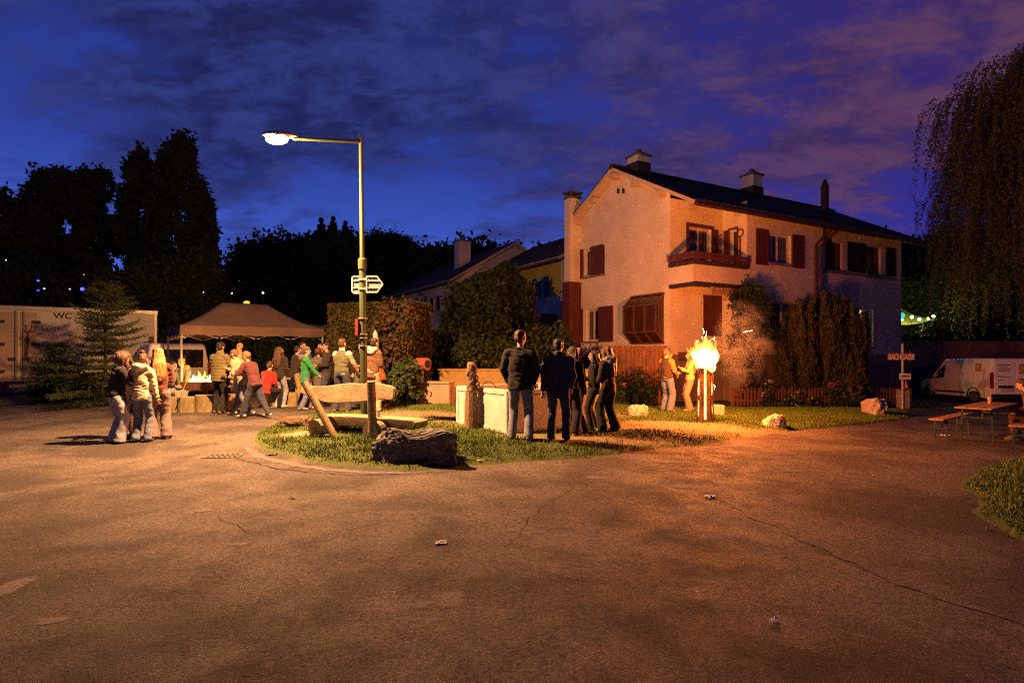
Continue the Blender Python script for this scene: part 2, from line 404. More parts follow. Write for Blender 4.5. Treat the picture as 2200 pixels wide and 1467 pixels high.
# garden earth behind the picket fence, up to the houses
gard = np.array([tuple(solve(a, b, G))[:2] for a, b in [(1330, 874), (1575, 874), (1955, 872)]] + [(19, 34), (4, 40), (-6, 34), (-3.6, 20.5)])
M_GARD = mat('garden_earth', (.05, .042, .025), .95, (.035, .05, .02), 3, .6, 14)
grid_obj('garden', np.arange(-8, 20, .5), np.arange(17, 41, .5), lambda x, y: G(x, y) + np.minimum(.03, sdf(gard, x, y) * .3), M_GARD, lambda X, Y: sdf(gard, X, Y) > -.5)

def blades(name, poly, zoff, n, h, m, seed, dens=None, wid=.012):
    r = np.random.default_rng(seed)
    x = r.uniform(poly[:, 0].min(), min(poly[:, 0].max(), 14), n); y = r.uniform(poly[:, 1].min(), poly[:, 1].max(), n)
    sd = sdf(poly, x, y) + wob(x, y); k = sd > np.where(r.random(n) < .06, -.16, .01) + .07 * r.random(n)
    if dens is not None: k &= r.random(n) < dens(x, y)
    x, y, sd = x[k], y[k], sd[k]; n = len(x)
    z = zoff(x, y); a = r.uniform(0, 2 * np.pi, n); hh = h * r.uniform(.35, 1.25, n) * (.55 + .45 * sstep(0, .35, sd)); w = wid * r.uniform(.6, 1.5, n)
    cl = .5 + .5 * np.sin(x * 5.1 + 2 * np.sin(y * 4.3)) * np.sin(y * 6.7 + x * 2.2); hh *= .55 + .7 * cl
    dx, dy = np.cos(a), np.sin(a); le = r.uniform(.1, .8, n) * hh; la = r.uniform(0, 2 * np.pi, n)
    P = np.stack([x, y, z - .01], -1); wv = np.stack([dx * w, dy * w, 0 * w], -1); tip = P + np.stack([np.cos(la) * le, np.sin(la) * le, hh], -1)
    V = np.stack([P - wv, P + wv, tip], 1).reshape(-1, 3)
    o = np_obj(name, V, 3, m); o['kind'] = 'stuff'; return o
M_GRASS = mat('grass_blade', (.115, .185, .020), .6, (.06, .105, .014), 3.5, spec=.3)
def dens(x, y): return np.clip(1.1 - 1.5 * dirt(x, y) + .35 * np.sin(x * 3.1 + y) * np.sin(y * 4.1 - x), .04, 1)
tag(blades('grass', MOUND, lambda x, y: Zg(x, y), 420000, .068, M_GRASS, 3, dens, .007), 'short green grass on the trodden island around the bench', 'grass')
tag(blades('grass', VERGE, lambda x, y: Zg(x, y), 120000, .06, M_GRASS, 5, None, .008), 'grass in the bottom right corner beside the asphalt', 'grass')

# flush strip of pale concrete along the front of the verge, and cracks in the asphalt
def ribbon(name, px, w, m, lift=.004, jit=0., kind='structure', world=None):
    P = world or [solve(a, b, G) for a, b in px]; Q = []
    for a, b in zip(P[:-1], P[1:]):
        k = max(2, int((b - a).length / .12))
        for i in range(k): Q.append(a.lerp(b, i / k))
    Q.append(P[-1]); mb = MB(); vs = []
    for i, p in enumerate(Q):
        d = (Q[min(i + 1, len(Q) - 1)] - Q[max(i - 1, 0)]); nrm = Vector((-d.y, d.x, 0)).normalized()
        p = p + nrm * jit * (mnoise.noise((p.x * 4, p.y * 4, 0)) * 2); ww = w * (1 + .8 * mnoise.noise((p.x * 6, p.y * 6, 5.))) if jit else w
        for s in (-.5, .5):
            q = p + nrm * ww * (1 if jit == 0 or len(Q) < 3 else min(1, .15 + 6 * min(i, len(Q) - 1 - i) / len(Q))) * s; vs.append((q.x, q.y, float(G(q.x, q.y)) + lift))
    mb.add(vs, [(2 * i, 2 * i + 1, 2 * i + 3, 2 * i + 2) for i in range(len(Q) - 1)])
    o = build(name, mb, m, origin=(0, 0, 0)); o['kind'] = kind; return o
M_STRIP = mat('old_concrete', (.115, .105, .092), .9, (.05, .046, .042), 9, .6, 60, lo=.3, hi=.7)
M_CRACK = mat('crack_tar', (.012, .012, .012), .9)
edge = [(525, 958), (560, 982), (640, 1000), (700, 1009), (790, 1015), (870, 1016), (960, 1012)]
ribbon('kerb_strip', edge, .15, M_STRIP, jit=.012)
ribbon('road_crack', [(505, 985), (560, 1000), (640, 1013), (720, 1019), (800, 1021), (880, 1019)], .022, M_CRACK, .009, .05)
ribbon('road_crack', [(1245, 1040), (1190, 1075), (1140, 1110), (1118, 1140), (1098, 1172)], .006, M_CRACK, .006, .04)
ribbon('road_crack', [(1625, 1105), (1690, 1140), (1760, 1180), (1835, 1215), (1960, 1262)], .006, M_CRACK, .006, .05)
ribbon('road_crack', [(468, 1105), (490, 1122), (530, 1142), (548, 1150)], .008, M_CRACK, .006, .04)
ribbon('road_crack', [(440, 946), (475, 938), (520, 932)], .014, M_CRACK, .006, .04)

M_SEAM = mat('tar_seam', (.035, .030, .028), .85, (.085, .075, .068), 7, .5, 50)
ribbon('road_seam', [(1530, 1062), (1640, 1118), (1760, 1172), (1880, 1225), (2020, 1285), (2200, 1345)], .13, M_SEAM, .005, .05)
def patch_mat():
    m = bpy.data.materials.new('worn_patch'); m.use_nodes = True; nt = m.node_tree; N = nt.nodes; L = nt.links; b = N['Principled BSDF']; b.inputs['Roughness'].default_value = .9; b.inputs['Specular IOR Level'].default_value = .2
    tc = N.new('ShaderNodeTexCoord'); at_ = N.new('ShaderNodeAttribute'); at_.attribute_name = 'core'
    def nz(sc, d):
        n = N.new('ShaderNodeTexNoise'); L.new(tc.outputs['Object'], n.inputs[0]); n.inputs['Scale'].default_value = sc; n.inputs['Detail'].default_value = d; n.inputs['Roughness'].default_value = .75; return n.outputs[0]
    cr = N.new('ShaderNodeValToRGB'); L.new(nz(40, 5), cr.inputs[0]); cr.color_ramp.elements[0].position = .38; cr.color_ramp.elements[0].color = (.07, .062, .055, 1); cr.color_ramp.elements[1].position = .62; cr.color_ramp.elements[1].color = (.26, .225, .19, 1); L.new(cr.outputs[0], b.inputs['Base Color'])
    ad = N.new('ShaderNodeMath'); ad.operation = 'ADD'; L.new(at_.outputs['Fac'], ad.inputs[0]); L.new(nz(6, 8), ad.inputs[1])
    mr = N.new('ShaderNodeMapRange'); mr.interpolation_type = 'SMOOTHSTEP'; L.new(ad.outputs[0], mr.inputs[0]); mr.inputs[1].default_value = .82; mr.inputs[2].default_value = 1.15; mr.inputs[4].default_value = .62; L.new(mr.outputs[0], b.inputs['Alpha'])
    return m
M_PATCH = patch_mat()
def patch(px, py, w, h, seed):
    c = solve(px, py, G); D = c.y; ry = h / F * D * D / EYE / 1.2 / 2 * 1.5; rx = w / F * D / 2 * 1.5; n, k = 28, 5; vs = [(c.x, c.y, c.z + .005)]; core = [1.]
    for j in range(1, k + 1):
        for i in range(n):
            a = 6.2832 * i / n; r = (1 + .35 * mnoise.noise((math.cos(a) * 1.3, math.sin(a) * 1.3, seed))) * j / k; x, y = c.x + math.cos(a) * r * rx, c.y + math.sin(a) * r * ry; vs.append((x, y, float(G(x, y)) + .005)); core.append(1 - j / k)
    q = MB(); q.add(vs, [(0, 1 + i, 1 + (i + 1) % n) for i in range(n)] + [(1 + (j - 1) * n + i, 1 + j * n + i, 1 + j * n + (i + 1) % n, 1 + (j - 1) * n + (i + 1) % n) for j in range(1, k) for i in range(n)])
    o = build('road_patch', q, M_PATCH, origin=(0, 0, 0)); o['kind'] = 'structure'; at_ = o.data.attributes.new('core', 'FLOAT', 'POINT'); at_.data.foreach_set('value', core)
for i, a in enumerate(((968, 1290, 95, 44), (905, 1300, 60, 26), (514, 1170, 46, 11), (18, 1265, 90, 60), (110, 1335, 80, 24), (1283, 1026, 66, 9), (1478, 1046, 110, 12), (1440, 993, 90, 7), (1700, 1012, 80, 7), (438, 1098, 60, 7))): patch(*a, i * 1.7)

# ---------------------------------------------------------------- hills
def hill_z(x, y):
    left = 15 * sstep(44, 105, y + .12 * x) * sstep(60, -10, x) * (.85 + .25 * np.sin(x * .045 + .6))
    right = 30 * sstep(55, 150, y) * sstep(30, 110, x + .1 * y)
    return -.6 + left + right + .6 * np.sin(x * .2) * np.sin(y * .17)
M_HILL = mat('hill_soil', (.02, .03, .012), .95, (.03, .03, .016), .4)
grid_obj('hill', np.arange(-220, 300, 6.), np.arange(40, 300, 6.), hill_z, M_HILL)

# ---------------------------------------------------------------- foliage
def cloud_pts(r, blobs, n, clump=.22, nclump=26, shell=.55):
    vol = np.array([b[3] * b[4] * b[5] for b in blobs]) ** (2 / 3); cnt = np.maximum(1, (n * vol / vol.sum()).astype(int)); out = []
    for b, k in zip(blobs, cnt):
        nc = max(6, int(nclump)); d = r.normal(size=(nc, 3)); d /= np.linalg.norm(d, axis=1)[:, None]
        rad = shell + (1 - shell) * r.random(nc) ** .6
        cc = d * rad[:, None]
        i = r.integers(0, nc, k); p = cc[i] + r.normal(size=(k, 3)) * clump
        out.append(p * np.array(b[3:6]) + np.array(b[:3]))
    return np.concatenate(out)
def leaf_quads(r, P, size, long=1.7, up=None, updir=(0, 0, 1), jit=.6):
    n = len(P); a = r.normal(size=(n, 3))
    if up is not None: a = np.array(updir) * up + a * jit
    a /= np.linalg.norm(a, axis=1)[:, None]
    b = np.cross(a, r.normal(size=(n, 3))); b /= np.linalg.norm(b, axis=1)[:, None]
    s = size * r.uniform(.6, 1.4, n)[:, None]
    A, B = a * s * long * .5, b * s * .5
    return np.stack([P - A, P + B - A * .1, P + A, P - B - A * .1], 1).reshape(-1, 3)
def foliage(name, blobs, n, size, m, parent, seed, clump=.22, nclump=26, shell=.55, **k):
    r = np.random.default_rng(seed)
    return np_obj(name, leaf_quads(r, cloud_pts(r, blobs, n, clump, nclump, shell), size, **k), 4, m, parent)
M_LEAF = mat('leaf_dark', (.028, .045, .016), .8, (.05, .075, .022), 1.1, spec=.2)
M_LEAF2 = mat('leaf_green', (.034, .056, .017), .75, (.018, .030, .010), 1.6, spec=.25)
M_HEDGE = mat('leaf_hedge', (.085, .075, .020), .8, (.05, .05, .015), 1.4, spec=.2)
M_BROWN = mat('leaf_brown', (.085, .05, .022), .85, (.05, .045, .018), 1.2, spec=.2)
M_NEEDLE = mat('needle', (.045, .065, .022), .8, (.025, .038, .015), 2.5, spec=.2)
M_WILLOW = mat('willow_leaf', (.120, .105, .034), .8, (.07, .065, .022), .8, spec=.2)
M_BARK = mat('bark', (.06, .045, .032), .95, (.03, .022, .016), 9, .8, 25, stretch=(1, 1, .3))

def trunk(parent, base, top, r0, r1, limbs=(), name='trunk'):
    mb = MB(); b, t = Vector(base), Vector(top); pts, rr = [], []
    for i in range(7):
        f = i / 6; p = b.lerp(t, f) + Vector((mnoise.noise((f * 2, b.x, 0)), mnoise.noise((f * 2, b.x, 7)), 0)) * .15 * (t - b).length * .25 * f
        pts.append(p); rr.append(r0 + (r1 - r0) * f)
    rr[0] *= 1.35
    mb.tube(pts, rr, 9)
    for L_ in limbs:
        i, e = L_; s = pts[i]; e = Vector(e); m_ = s.lerp(e, .5) + Vector((0, 0, .08 * (e - s).length))
        mb.tube([s, m_, e], [rr[i] * .55, rr[i] * .35, rr[i] * .12], 6)
    return build(name, mb, M_BARK, parent, smooth=True)

def tree(label, px, D, ztop, half, kind='round', n=14000, size=.34, seed=1, m=None, zlow=2.0, group=None, name='tree', base_z=None, clump=.2):
    r = np.random.default_rng(seed); x = (px - HX) / F * D; z0 = base_z if base_z is not None else float(Zg(x, D)); x = float(x)
    t = thing(name, label, 'tree', (x, D, z0), 0, group)
    blobs = []; H = ztop - z0
    if kind == 'round':
        for i in range(11):
            a = r.uniform(0, 6.28); f = r.uniform(.1, 1); h = r.uniform(zlow + .2 * (ztop - zlow), ztop - .18 * (ztop - zlow))
            w = half * (1 - .45 * abs((h - zlow) / (ztop - zlow) - .45) * 1.6)
            q = half * r.uniform(.3, .5); blobs.append((x + math.cos(a) * f * (w - q * .6), D + math.sin(a) * f * (w - q * .6) * .8, min(h, ztop - q * .75), q, q, q * .8))
        blobs.append((x, D, ztop - half * .42, half * .45, half * .45, half * .45))
    elif kind == 'poplar':
        for i in range(34):
            f = (i + .5) / 34; h = zlow + f * (ztop - zlow); w = half * (math.sin(math.pi * (.16 + .78 * f)) ** .7)
            a = r.uniform(0, 6.28); q = half * .46 * (1 - .4 * f); blobs.append((x + math.cos(a) * max(0, w - q) * .95, D + math.sin(a) * max(0, w - q), min(h, ztop - 1.2 * q), q, q, q * 2.0))
        blobs.append((x + half * .1, D, ztop - half * .55, half * .26, half * .3, half * .62))
    limbs = [(3 + i % 3, (x + half * .6 * math.cos(i * 1.9), D + half * .5 * math.sin(i * 1.9), z0 + H * (.45 + .1 * (i % 4)))) for i in range(6)]
    trunk(t, (x, D, z0 - .1), (x, D, z0 + H * .8), max(.1, H * .02), max(.03, H * .005), limbs)
    foliage('crown', blobs, n, size, m or M_LEAF, t, seed + 50, clump=clump)
    return t
# ---------------------------------------------------------------- buildings
M_WALL = mat('plaster_cream', (.78, .68, .52), .92, (.60, .51, .38), .9, .35, 55)
M_WALL2 = mat('plaster_white', (.82, .75, .68), .92, (.48, .45, .42), .8, .3, 50)
M_YELLOW = mat('plaster_yellow', (.55, .42, .06), .92, (.45, .34, .05), 1.)
M_PLINTH = mat('plinth_concrete', (.27, .23, .18), .95, (.19, .16, .12), 2.2, .5, 40)
M_RED = mat('red_brown_wood', (.125, .032, .022), .6, (.075, .02, .014), 9, .3, 30, stretch=(1, 1, .2))
M_DKWOOD = mat('dark_wood', (.055, .03, .02), .7, (.03, .018, .012), 9, .3, 30, stretch=(1, 1, .2))
M_BLUESH = mat('blue_shutter', (.03, .045, .22), .6)
M_BLKSH = mat('dark_shutter', (.018, .022, .02), .6)
M_TRIM = mat('white_window', (.70, .66, .60), .5)
M_PANE = glassmat('pane', (.75, .76, .74), .05)
M_CURT = mat('net_curtain', (.50, .44, .36), .9, (.30, .26, .21), 6, stretch=(8, 8, .3))
M_TILE = mat('roof_tile', (.055, .035, .028), .85, (.030, .022, .02), 3.5, .5, 25)
M_SOFFIT = mat('soffit_board', (.60, .50, .38), .8, (.48, .39, .29), 2, stretch=(.5, .5, 6))
M_COPPER = mat('copper_gutter', (.16, .07, .04), .5, (.09, .04, .03), 5, metal=.6)
M_ZINC = mat('zinc', (.20, .20, .20), .5, metal=.5)
M_SILL = mat('stone_sill', (.25, .22, .19), .85)
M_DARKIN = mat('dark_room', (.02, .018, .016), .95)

EX, EY = 6.24, 20.0
U = Vector((.8696, .4937, 0)); V_ = Vector((-.4937, .8696, 0)); Zv = Vector((0, 0, 1))
class Frame:
    def __init__(s, E, u=U, v=V_): s.E = Vector((E[0], E[1], 0)); s.u = u; s.v = v
    def __call__(s, r, t, z): return s.E + s.u * r + s.v * t + Zv * z
    def box(s, mb, r0, r1, t0, t1, z0, z1, mi=0): return mb.obox(s(r0, t0, z0), s.u * (r1 - r0), s.v * (t1 - t0), Zv * (z1 - z0), mi)
    def hit_t(s, px, py, t):                       # ray meets the plane t = const -> (r, z)
        d = ray(px, py); n = s.v; D = (s.E + s.v * t).dot(n) / d.dot(n); p = d * D + Vector((0, 0, EYE)); return (p - s.E).dot(s.u), p.z
    def hit_r(s, px, py, r=0.):
        d = ray(px, py); n = s.u; D = (s.E + s.u * r).dot(n) / d.dot(n); p = d * D + Vector((0, 0, EYE)); return (p - s.E).dot(s.v), p.z
HF = Frame((EX, EY))

def wallface(mb, P, w0, w1, z0, z1, holes=(), depth=.16, inward=None, mi=0):
    """P(a, z) -> world point of the outer face; holes (a0,a1,z0,z1) get reveals going INWARD"""
    A = sorted({w0, w1, *[h[0] for h in holes], *[h[1] for h in holes]}); Z = sorted({z0, z1, *[h[2] for h in holes], *[h[3] for h in holes]})
    for a, b in zip(A[:-1], A[1:]):
        for c, d in zip(Z[:-1], Z[1:]):
            if any(h[0] - 1e-6 <= a and b <= h[1] + 1e-6 and h[2] - 1e-6 <= c and d <= h[3] + 1e-6 for h in holes): continue
            mb.add([P(a, c), P(b, c), P(b, d), P(a, d)], [(0, 1, 2, 3)], mi)
    for a, b, c, d in holes:
        q = [P(a, c), P(b, c), P(b, d), P(a, d)]
        for i in range(4):
            p0, p1 = q[i], q[(i + 1) % 4]; mb.add([p0, p1, p1 + inward * depth, p0 + inward * depth], [(0, 1, 2, 3)], mi)

def window(parent, P, inw, a0, a1, z0, z1, frame_m=None, mull=(.5,), sill=True, curtain=.35, pane_m=None, rec=.10, fw=.085, name='window', lab=None):
    """frame (part) with pane, curtain, sill as sub-parts"""
    ax = (P(a1, z0) - P(a0, z0)).normalized(); w, h = a1 - a0, z1 - z0
    Q = lambda a, z, d: P(a, z) + inw * d
    def bx(mb, a, b, c, d, d0, d1): mb.obox(Q(a, c, d0), ax * (b - a), inw * (d1 - d0), Zv * (d - c))
    mb = MB(); e = .003
    bx(mb, a0 + e, a0 + fw, z0 + e, z1 - e, rec, rec + .06); bx(mb, a1 - fw, a1 - e, z0 + e, z1 - e, rec, rec + .06)
    bx(mb, a0 + fw, a1 - fw, z0 + e, z0 + fw, rec, rec + .06); bx(mb, a0 + fw, a1 - fw, z1 - fw, z1 - e, rec, rec + .06)
    for f in mull:
        c = a0 + w * f; bx(mb, c - fw * .55, c + fw * .55, z0 + fw, z1 - fw, rec + .004, rec + .055)
    fr = build(name, mb, frame_m or M_TRIM, parent)
    if lab: fr['label'] = lab
    xs = [a0 + fw] + [a0 + w * f for f in mull] + [a1 - fw]
    for i in range(len(xs) - 1):
        p = MB(); bx(p, xs[i] + (.04 if i else 0), xs[i + 1] - (.04 if i < len(xs) - 2 else 0), z0 + fw, z1 - fw, rec + .025, rec + .031); o = build('pane', p, pane_m or M_PANE, parent); sub(o, fr)
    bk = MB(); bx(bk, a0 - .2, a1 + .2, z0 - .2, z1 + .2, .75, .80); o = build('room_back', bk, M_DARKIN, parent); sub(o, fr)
    if curtain:
        cb = MB(); n = 26
        for s in (0, 1):
            wid = w * curtain
            x0 = a0 + .02 if s == 0 else a1 - .02 - wid
            vs = []
            for i in range(n + 1):
                a = x0 + wid * i / n; d = rec + .13 + .03 * math.sin(i * 1.35) + .012 * math.sin(i * 3.1)
                vs += [Q(a, z0 + .02, d), Q(a, z1 - .02, d)]
            cb.add(vs, [(2 * i, 2 * i + 2, 2 * i + 3, 2 * i + 1) for i in range(n)])
        o = build('curtain', cb, M_CURT, parent); sub(o, fr)
    if sill:
        sb = MB(); sb.obox(Q(a0 - .06, z0 - .07, -.09), ax * (w + .12), inw * .16, Zv * .066); o = build('sill', sb, M_SILL, parent); sub(o, fr)
    return fr

def sub(o, part):
    """make O (a child of the thing, same origin) a child of PART"""
    o.parent = part

def shutter(parent, P, inw, a0, a1, z0, z1, m, slats=True):
    ax = (P(a1, z0) - P(a0, z0)).normalized(); mb = MB(); w, h = a1 - a0, z1 - z0; out = -inw
    mb.obox(P(a0, z0) + out * .012, ax * w, out * .022, Zv * h)
    b = .055
    for (x0, x1, c, d) in ((a0, a0 + b, z0, z1), (a1 - b, a1, z0, z1), (a0 + b, a1 - b, z0, z0 + b), (a0 + b, a1 - b, z1 - b, z1), (a0 + b, a1 - b, (z0 + z1) / 2 - .03, (z0 + z1) / 2 + .03)):
        mb.obox(P(x0, c) + out * .034, ax * (x1 - x0), out * .018, Zv * (d - c))
    if slats:
        n = int(h / .085)
        for i in range(n):
            z = z0 + b + (h - 2 * b) * (i + .2) / n
            mb.obox(P(a0 + b, z) + out * .034, ax * (w - 2 * b), out * .012 + Zv * -.02, Zv * .035)
    return build('shutter', mb, m, parent)

def tiles(name, parent, P00, er, es, nr, ns, tw, tl, m, n_up):
    """interlocking tiles in courses: er along the eave, es up the slope; one joined part"""
    mb = MB()
    for j in range(ns):
        for i in range(nr):
            p = P00 + er * (tw * i) + es * (tl * j) + n_up * (.004 + .006 * random.random())
            a = p + er * .006; b = p + er * (tw - .006); k = es * (tl * 1.12); up0 = n_up * .05; mid = n_up * .03
            c = p + er * tw * .5
            vs = [a + up0 * .5, c + up0 * .5 + mid, b + up0 * .5, b + k * 1.0 + up0 * .1, c + k + up0 * .1 + mid, a + k + up0 * .1, a, b]
            mb.add(vs, [(0, 1, 4, 5), (1, 2, 3, 4), (6, 7, 2, 1, 0)])
    o = build(name, mb, m, parent, recalc=False); o['kind'] = 'stuff'; return o

def main_house():
    H = thing('house', 'large cream plastered two storey house with red brown shutters lit orange by the torch', 'house', HF(7, 3.4, float(G(11, 25))))
    GZ = float(G(EX, EY)) - .6
    zp, zb0, zb1, zs, ze = 1.62, 4.12, 4.74, .0, 6.86
    REC, RB, R2, LEN, DEP = 1.1, 2.75, 7.35, 13.8, 6.83
    T = .28
    F0 = lambda a, z: HF(a, 0, z); FR = lambda a, z: HF(a, REC, z); F2 = lambda a, z: HF(a, T, z); FG = lambda a, z: HF(0, a, z); FB = lambda a, z: HF(RB, a, z); FBm = lambda a, z: HF(RB, -a, z)
    inF, inG = V_, U
    # openings measured on each wall plane
    def opening(fn, pl, x0, x1, y0, y1):
        (a0, _), (a1, _) = fn(x0, (y0 + y1) / 2, pl), fn(x1, (y0 + y1) / 2, pl)
        xm = (x0 + x1) / 2; z1 = fn(xm, y0, pl)[1]; z0 = fn(xm, y1, pl)[1]
        return (min(a0, a1), max(a0, a1), z0, z1)
    wA = opening(HF.hit_t, REC, 1479, 1528, 490, 562); wA = (*wA[:2], zb1 + .04, wA[3])
    wB = opening(HF.hit_r, RB, 1568, 1584, 493, 562); wB = (*wB[:2], zb1 + .04, wB[3])
    wD = opening(HF.hit_t, REC, 1511, 1554, 634, 722)
    wC = opening(HF.hit_t, 0, 1650, 1699, 503, 567)
    wE = opening(HF.hit_t, 0, 1655, 1712, 648, 712)
    wF = opening(HF.hit_t, T, 1784, 1810, 521, 582)
    wG = opening(HF.hit_t, T, 1860, 1892, 530, 589)
    wL = opening(HF.hit_t, T, 1845, 1876, 662, 745)
    gU = opening(HF.hit_r, 0, 1255, 1299, 532, 592)
    gD = opening(HF.hit_r, 0, 1259, 1286, 664, 733)
    roof_z = lambda t: 6.70 + (t + .35) * .527 if t < 3.9 else 8.94 - (t - 3.9) * .527
    mb = MB()
    wallface(mb, F0, RB, R2, zp, ze, [wC, wE], inward=inF)
    wallface(mb, FR, 0, RB, zp, ze + .4, [wA, wD], inward=inF)
    wallface(mb, F2, R2, LEN, zp, ze + .15, [wF, wG, wL], inward=inF)
    wallface(mb, FG, REC, DEP, zp, ze, [gU, gD], inward=inG)
    gpoly = [FG(REC, ze), FG(DEP, ze)] + [FG(t, roof_z(t) - .02) for t in (DEP, 3.9, REC)]
    mb.add(gpoly, [(0, 1, 2, 3, 4)])
    wallface(mb, FB, 0, REC, zp, ze + .4, [wB], inward=inG)
    for r, t0, t1, za, zc_ in ((R2, 0, T, zp, ze),):                   # returns between the wall planes
        mb.add([HF(r, t0, za), HF(r, t1, za), HF(r, t1, zc_), HF(r, t0, zc_)], [(0, 1, 2, 3)])
    mb.add([HF(LEN, T, zp), HF(LEN, DEP, zp), HF(LEN, DEP, roof_z(DEP)), HF(LEN, 3.9, 8.92), HF(LEN, T, ze + .15)], [(0, 1, 2, 3, 4)])
    mb.add([HF(0, DEP, zp), HF(LEN, DEP, zp), HF(LEN, DEP, ze), HF(0, DEP, ze)], [(0, 1, 2, 3)])
    build('wall', mb, M_WALL, H, recalc=False)
    p = MB(); i = .03
    for r0, r1, t0, t1 in ((RB + i, R2 - i, i, 2), (i, RB, REC + i, 3), (R2, LEN - i, T + i, 3), (i, 1, 3, DEP - i)):
        HF.box(p, r0, r1, t0, t1, GZ, zp + .001 * r0)
    build('plinth', p, M_PLINTH, H)
    # slab of the balcony, flush with the gable
    b = MB(); HF.box(b, 0, RB - .004, 0, REC - .004, zb0, zb1); bal = build('balcony', b, M_WALL, H)
    q = MB(); HF.box(q, -.10, RB - .01, -.12, REC - .01, zb1 + .002, zb1 + .13); o = build('floor_edge', q, M_DKWOOD, H); sub(o, bal)
    q = MB()
    for z in (zb1 + .17, zb1 + .30):
        HF.box(q, -.12, RB - .02, -.16, -.125, z, z + .115); HF.box(q, -.155, -.12, -.16, REC - .02, z, z + .115)
    for r in np.linspace(-.08, RB - .1, 6): HF.box(q, r, r + .05, -.122, -.08, zb1 + .13, zb1 + .42)
    o = build('railing', q, M_RED, H); sub(o, bal)
    q = MB(); HF.box(q, -.06, RB - .003, -.08, .10, zb0 - .13, zb0 - .003); HF.box(q, -.06, .1, .10, REC - .003, zb0 - .13, zb0 - .003); build('canopy_edge', q, M_DKWOOD, H)
    # awning under the balcony, scalloped valance
    q = MB(); a0, a1 = .75, 3.35
    q.obox(HF(a0, -.02, zb0 - .22), U * (a1 - a0), V_ * -.14, Zv * .08)
    n = 14; vs = []
    for k in range(n * 6 + 1):
        a = a0 + (a1 - a0) * k / (n * 6); vs += [HF(a, -.13, zb0 - .22), HF(a, -.135, zb0 - .36 - .07 * abs(math.sin(math.pi * k / 6)))]
    q.add(vs, [(2 * k, 2 * k + 2, 2 * k + 3, 2 * k + 1) for k in range(n * 6)])
    build('awning', q, mat('awning_cloth', (.40, .27, .15), .9), H)
    # windows and shutters
    f = window(H, FR, inF, *wA, frame_m=M_TRIM, sill=False, curtain=.5)
    def surround(P, inw, w, wd=.10, m=M_RED):
        s = MB(); ax = (P(1, 0) - P(0, 0)).normalized(); a0, a1, z0, z1 = w
        for (x0, x1, c, d) in ((a0 - wd, a0 - .002, z0, z1 + wd), (a1 + .002, a1 + wd, z0, z1 + wd), (a0 - .002, a1 + .002, z1 + .002, z1 + wd)):
            s.obox(P(x0, c) - inw * .04, ax * (x1 - x0), inw * .038, Zv * (d - c))
        return build('window_surround', s, m, H)
    surround(FR, inF, wA, .12); wBm = (-wB[1], -wB[0], wB[2], wB[3]); window(H, FBm, inG, *wBm, sill=False, mull=(), curtain=.45); surround(FBm, inG, wBm, .06)
    shutter(H, FR, inF, wA[1] + .13, wA[1] + .34, wA[2] + .05, wA[3], M_RED)
    t_ = HF.hit_r(1556, 530, RB)[0]; shutter(H, FBm, inG, -min(t_, REC - .02), -wB[1] - .07, wB[2] + .05, wB[3], M_RED)
    d = MB(); d.obox(FR(wD[0] + .003, wD[2]) + inF * .07, U * (wD[1] - wD[0] - .006), inF * .04, Zv * (wD[3] - wD[2] - .003))
    for k in range(22): d.obox(FR(wD[0] + .02, wD[2] + (wD[3] - wD[2]) * k / 22 + .01) + inF * .05, U * (wD[1] - wD[0] - .04), inF * .02, Zv * ((wD[3] - wD[2]) / 22 * .72))
    build('roller_shutter', d, M_RED, H)
    window(H, F0, inF, *wC, curtain=.36); sw = .62
    a = HF.hit_t(1623, 530, 0)[0]; shutter(H, F0, inF, a, wC[0] - .02, wC[2] - .12, wC[3] + .06, M_RED)
    a = HF.hit_t(1726, 530, 0)[0]; shutter(H, F0, inF, HF.hit_t(1701, 530, 0)[0], a, wC[2] - .08, wC[3] + .05, M_RED)
    window(H, F0, inF, *wE, curtain=.4)
    window(H, F2, inF, *wF, curtain=.48, frame_m=M_RED, mull=()); window(H, F2, inF, *wG, curtain=.3, frame_m=M_RED)
    def sh2(x0, x1, y0, y1, m):
        (a0, _), (a1, _) = HF.hit_t(x0, 550, T), HF.hit_t(x1, 550, T); xm = (x0 + x1) / 2; shutter(H, F2, inF, a0, a1, HF.hit_t(xm, y1, T)[1], HF.hit_t(xm, y0, T)[1], m)
    sh2(1820, 1839, 521, 584, M_BLKSH); sh2(1840.5, 1859, 524, 587, M_BLKSH); sh2(1902, 1922, 533, 594, M_BLKSH); sh2(1773, 1783, 513, 581, M_BLKSH)
    q = MB(); HF.box(q, R2 + .02, HF.hit_t(1922, 590, T)[0], T - .07, T - .003, wF[2] - .12, wF[2] - .04); build('sill_band', q, M_SILL, H)
    lit = emis('lit_room', (1, .78, .32), 2.2, sampled=True)
    fl = window(H, F2, inF, *wL, curtain=.25); q = MB(); q.obox(F2(wL[0] + .05, wL[2] + .05) + inF * .5, U * (wL[1] - wL[0] - .1), inF * .03, Zv * (wL[3] - wL[2] - .1)); o = build('lit_room', q, lit, H); sub(o, fl)
    # gable windows: t grows to the left
    FGm = lambda a, z: HF(0, -a, z)
    for w, (sl, sr) in ((gU, ((1240, 1254), (1270, 1297))), (gD, ((1240, 1253), (1287, 1318)))):
        wm = (-w[1], -w[0], w[2], w[3]); window(H, FGm, inG, *wm, curtain=.3, mull=(.5,))
        for x0, x1 in (sl, sr):
            t0, t1 = HF.hit_r(x0, 600)[0], HF.hit_r(x1, 600)[0]; shutter(H, FGm, inG, -t0, -t1, w[2] - .04, w[3] + .05, M_RED)
    # glazed bay on the gable
    t1, zt = HF.hit_r(1357, 632); t0, zb = HF.hit_r(1427, 735); dp = .42; zt, zb = HF.hit_r(1390, 634)[1], HF.hit_r(1390, 738)[1]; cz = .42
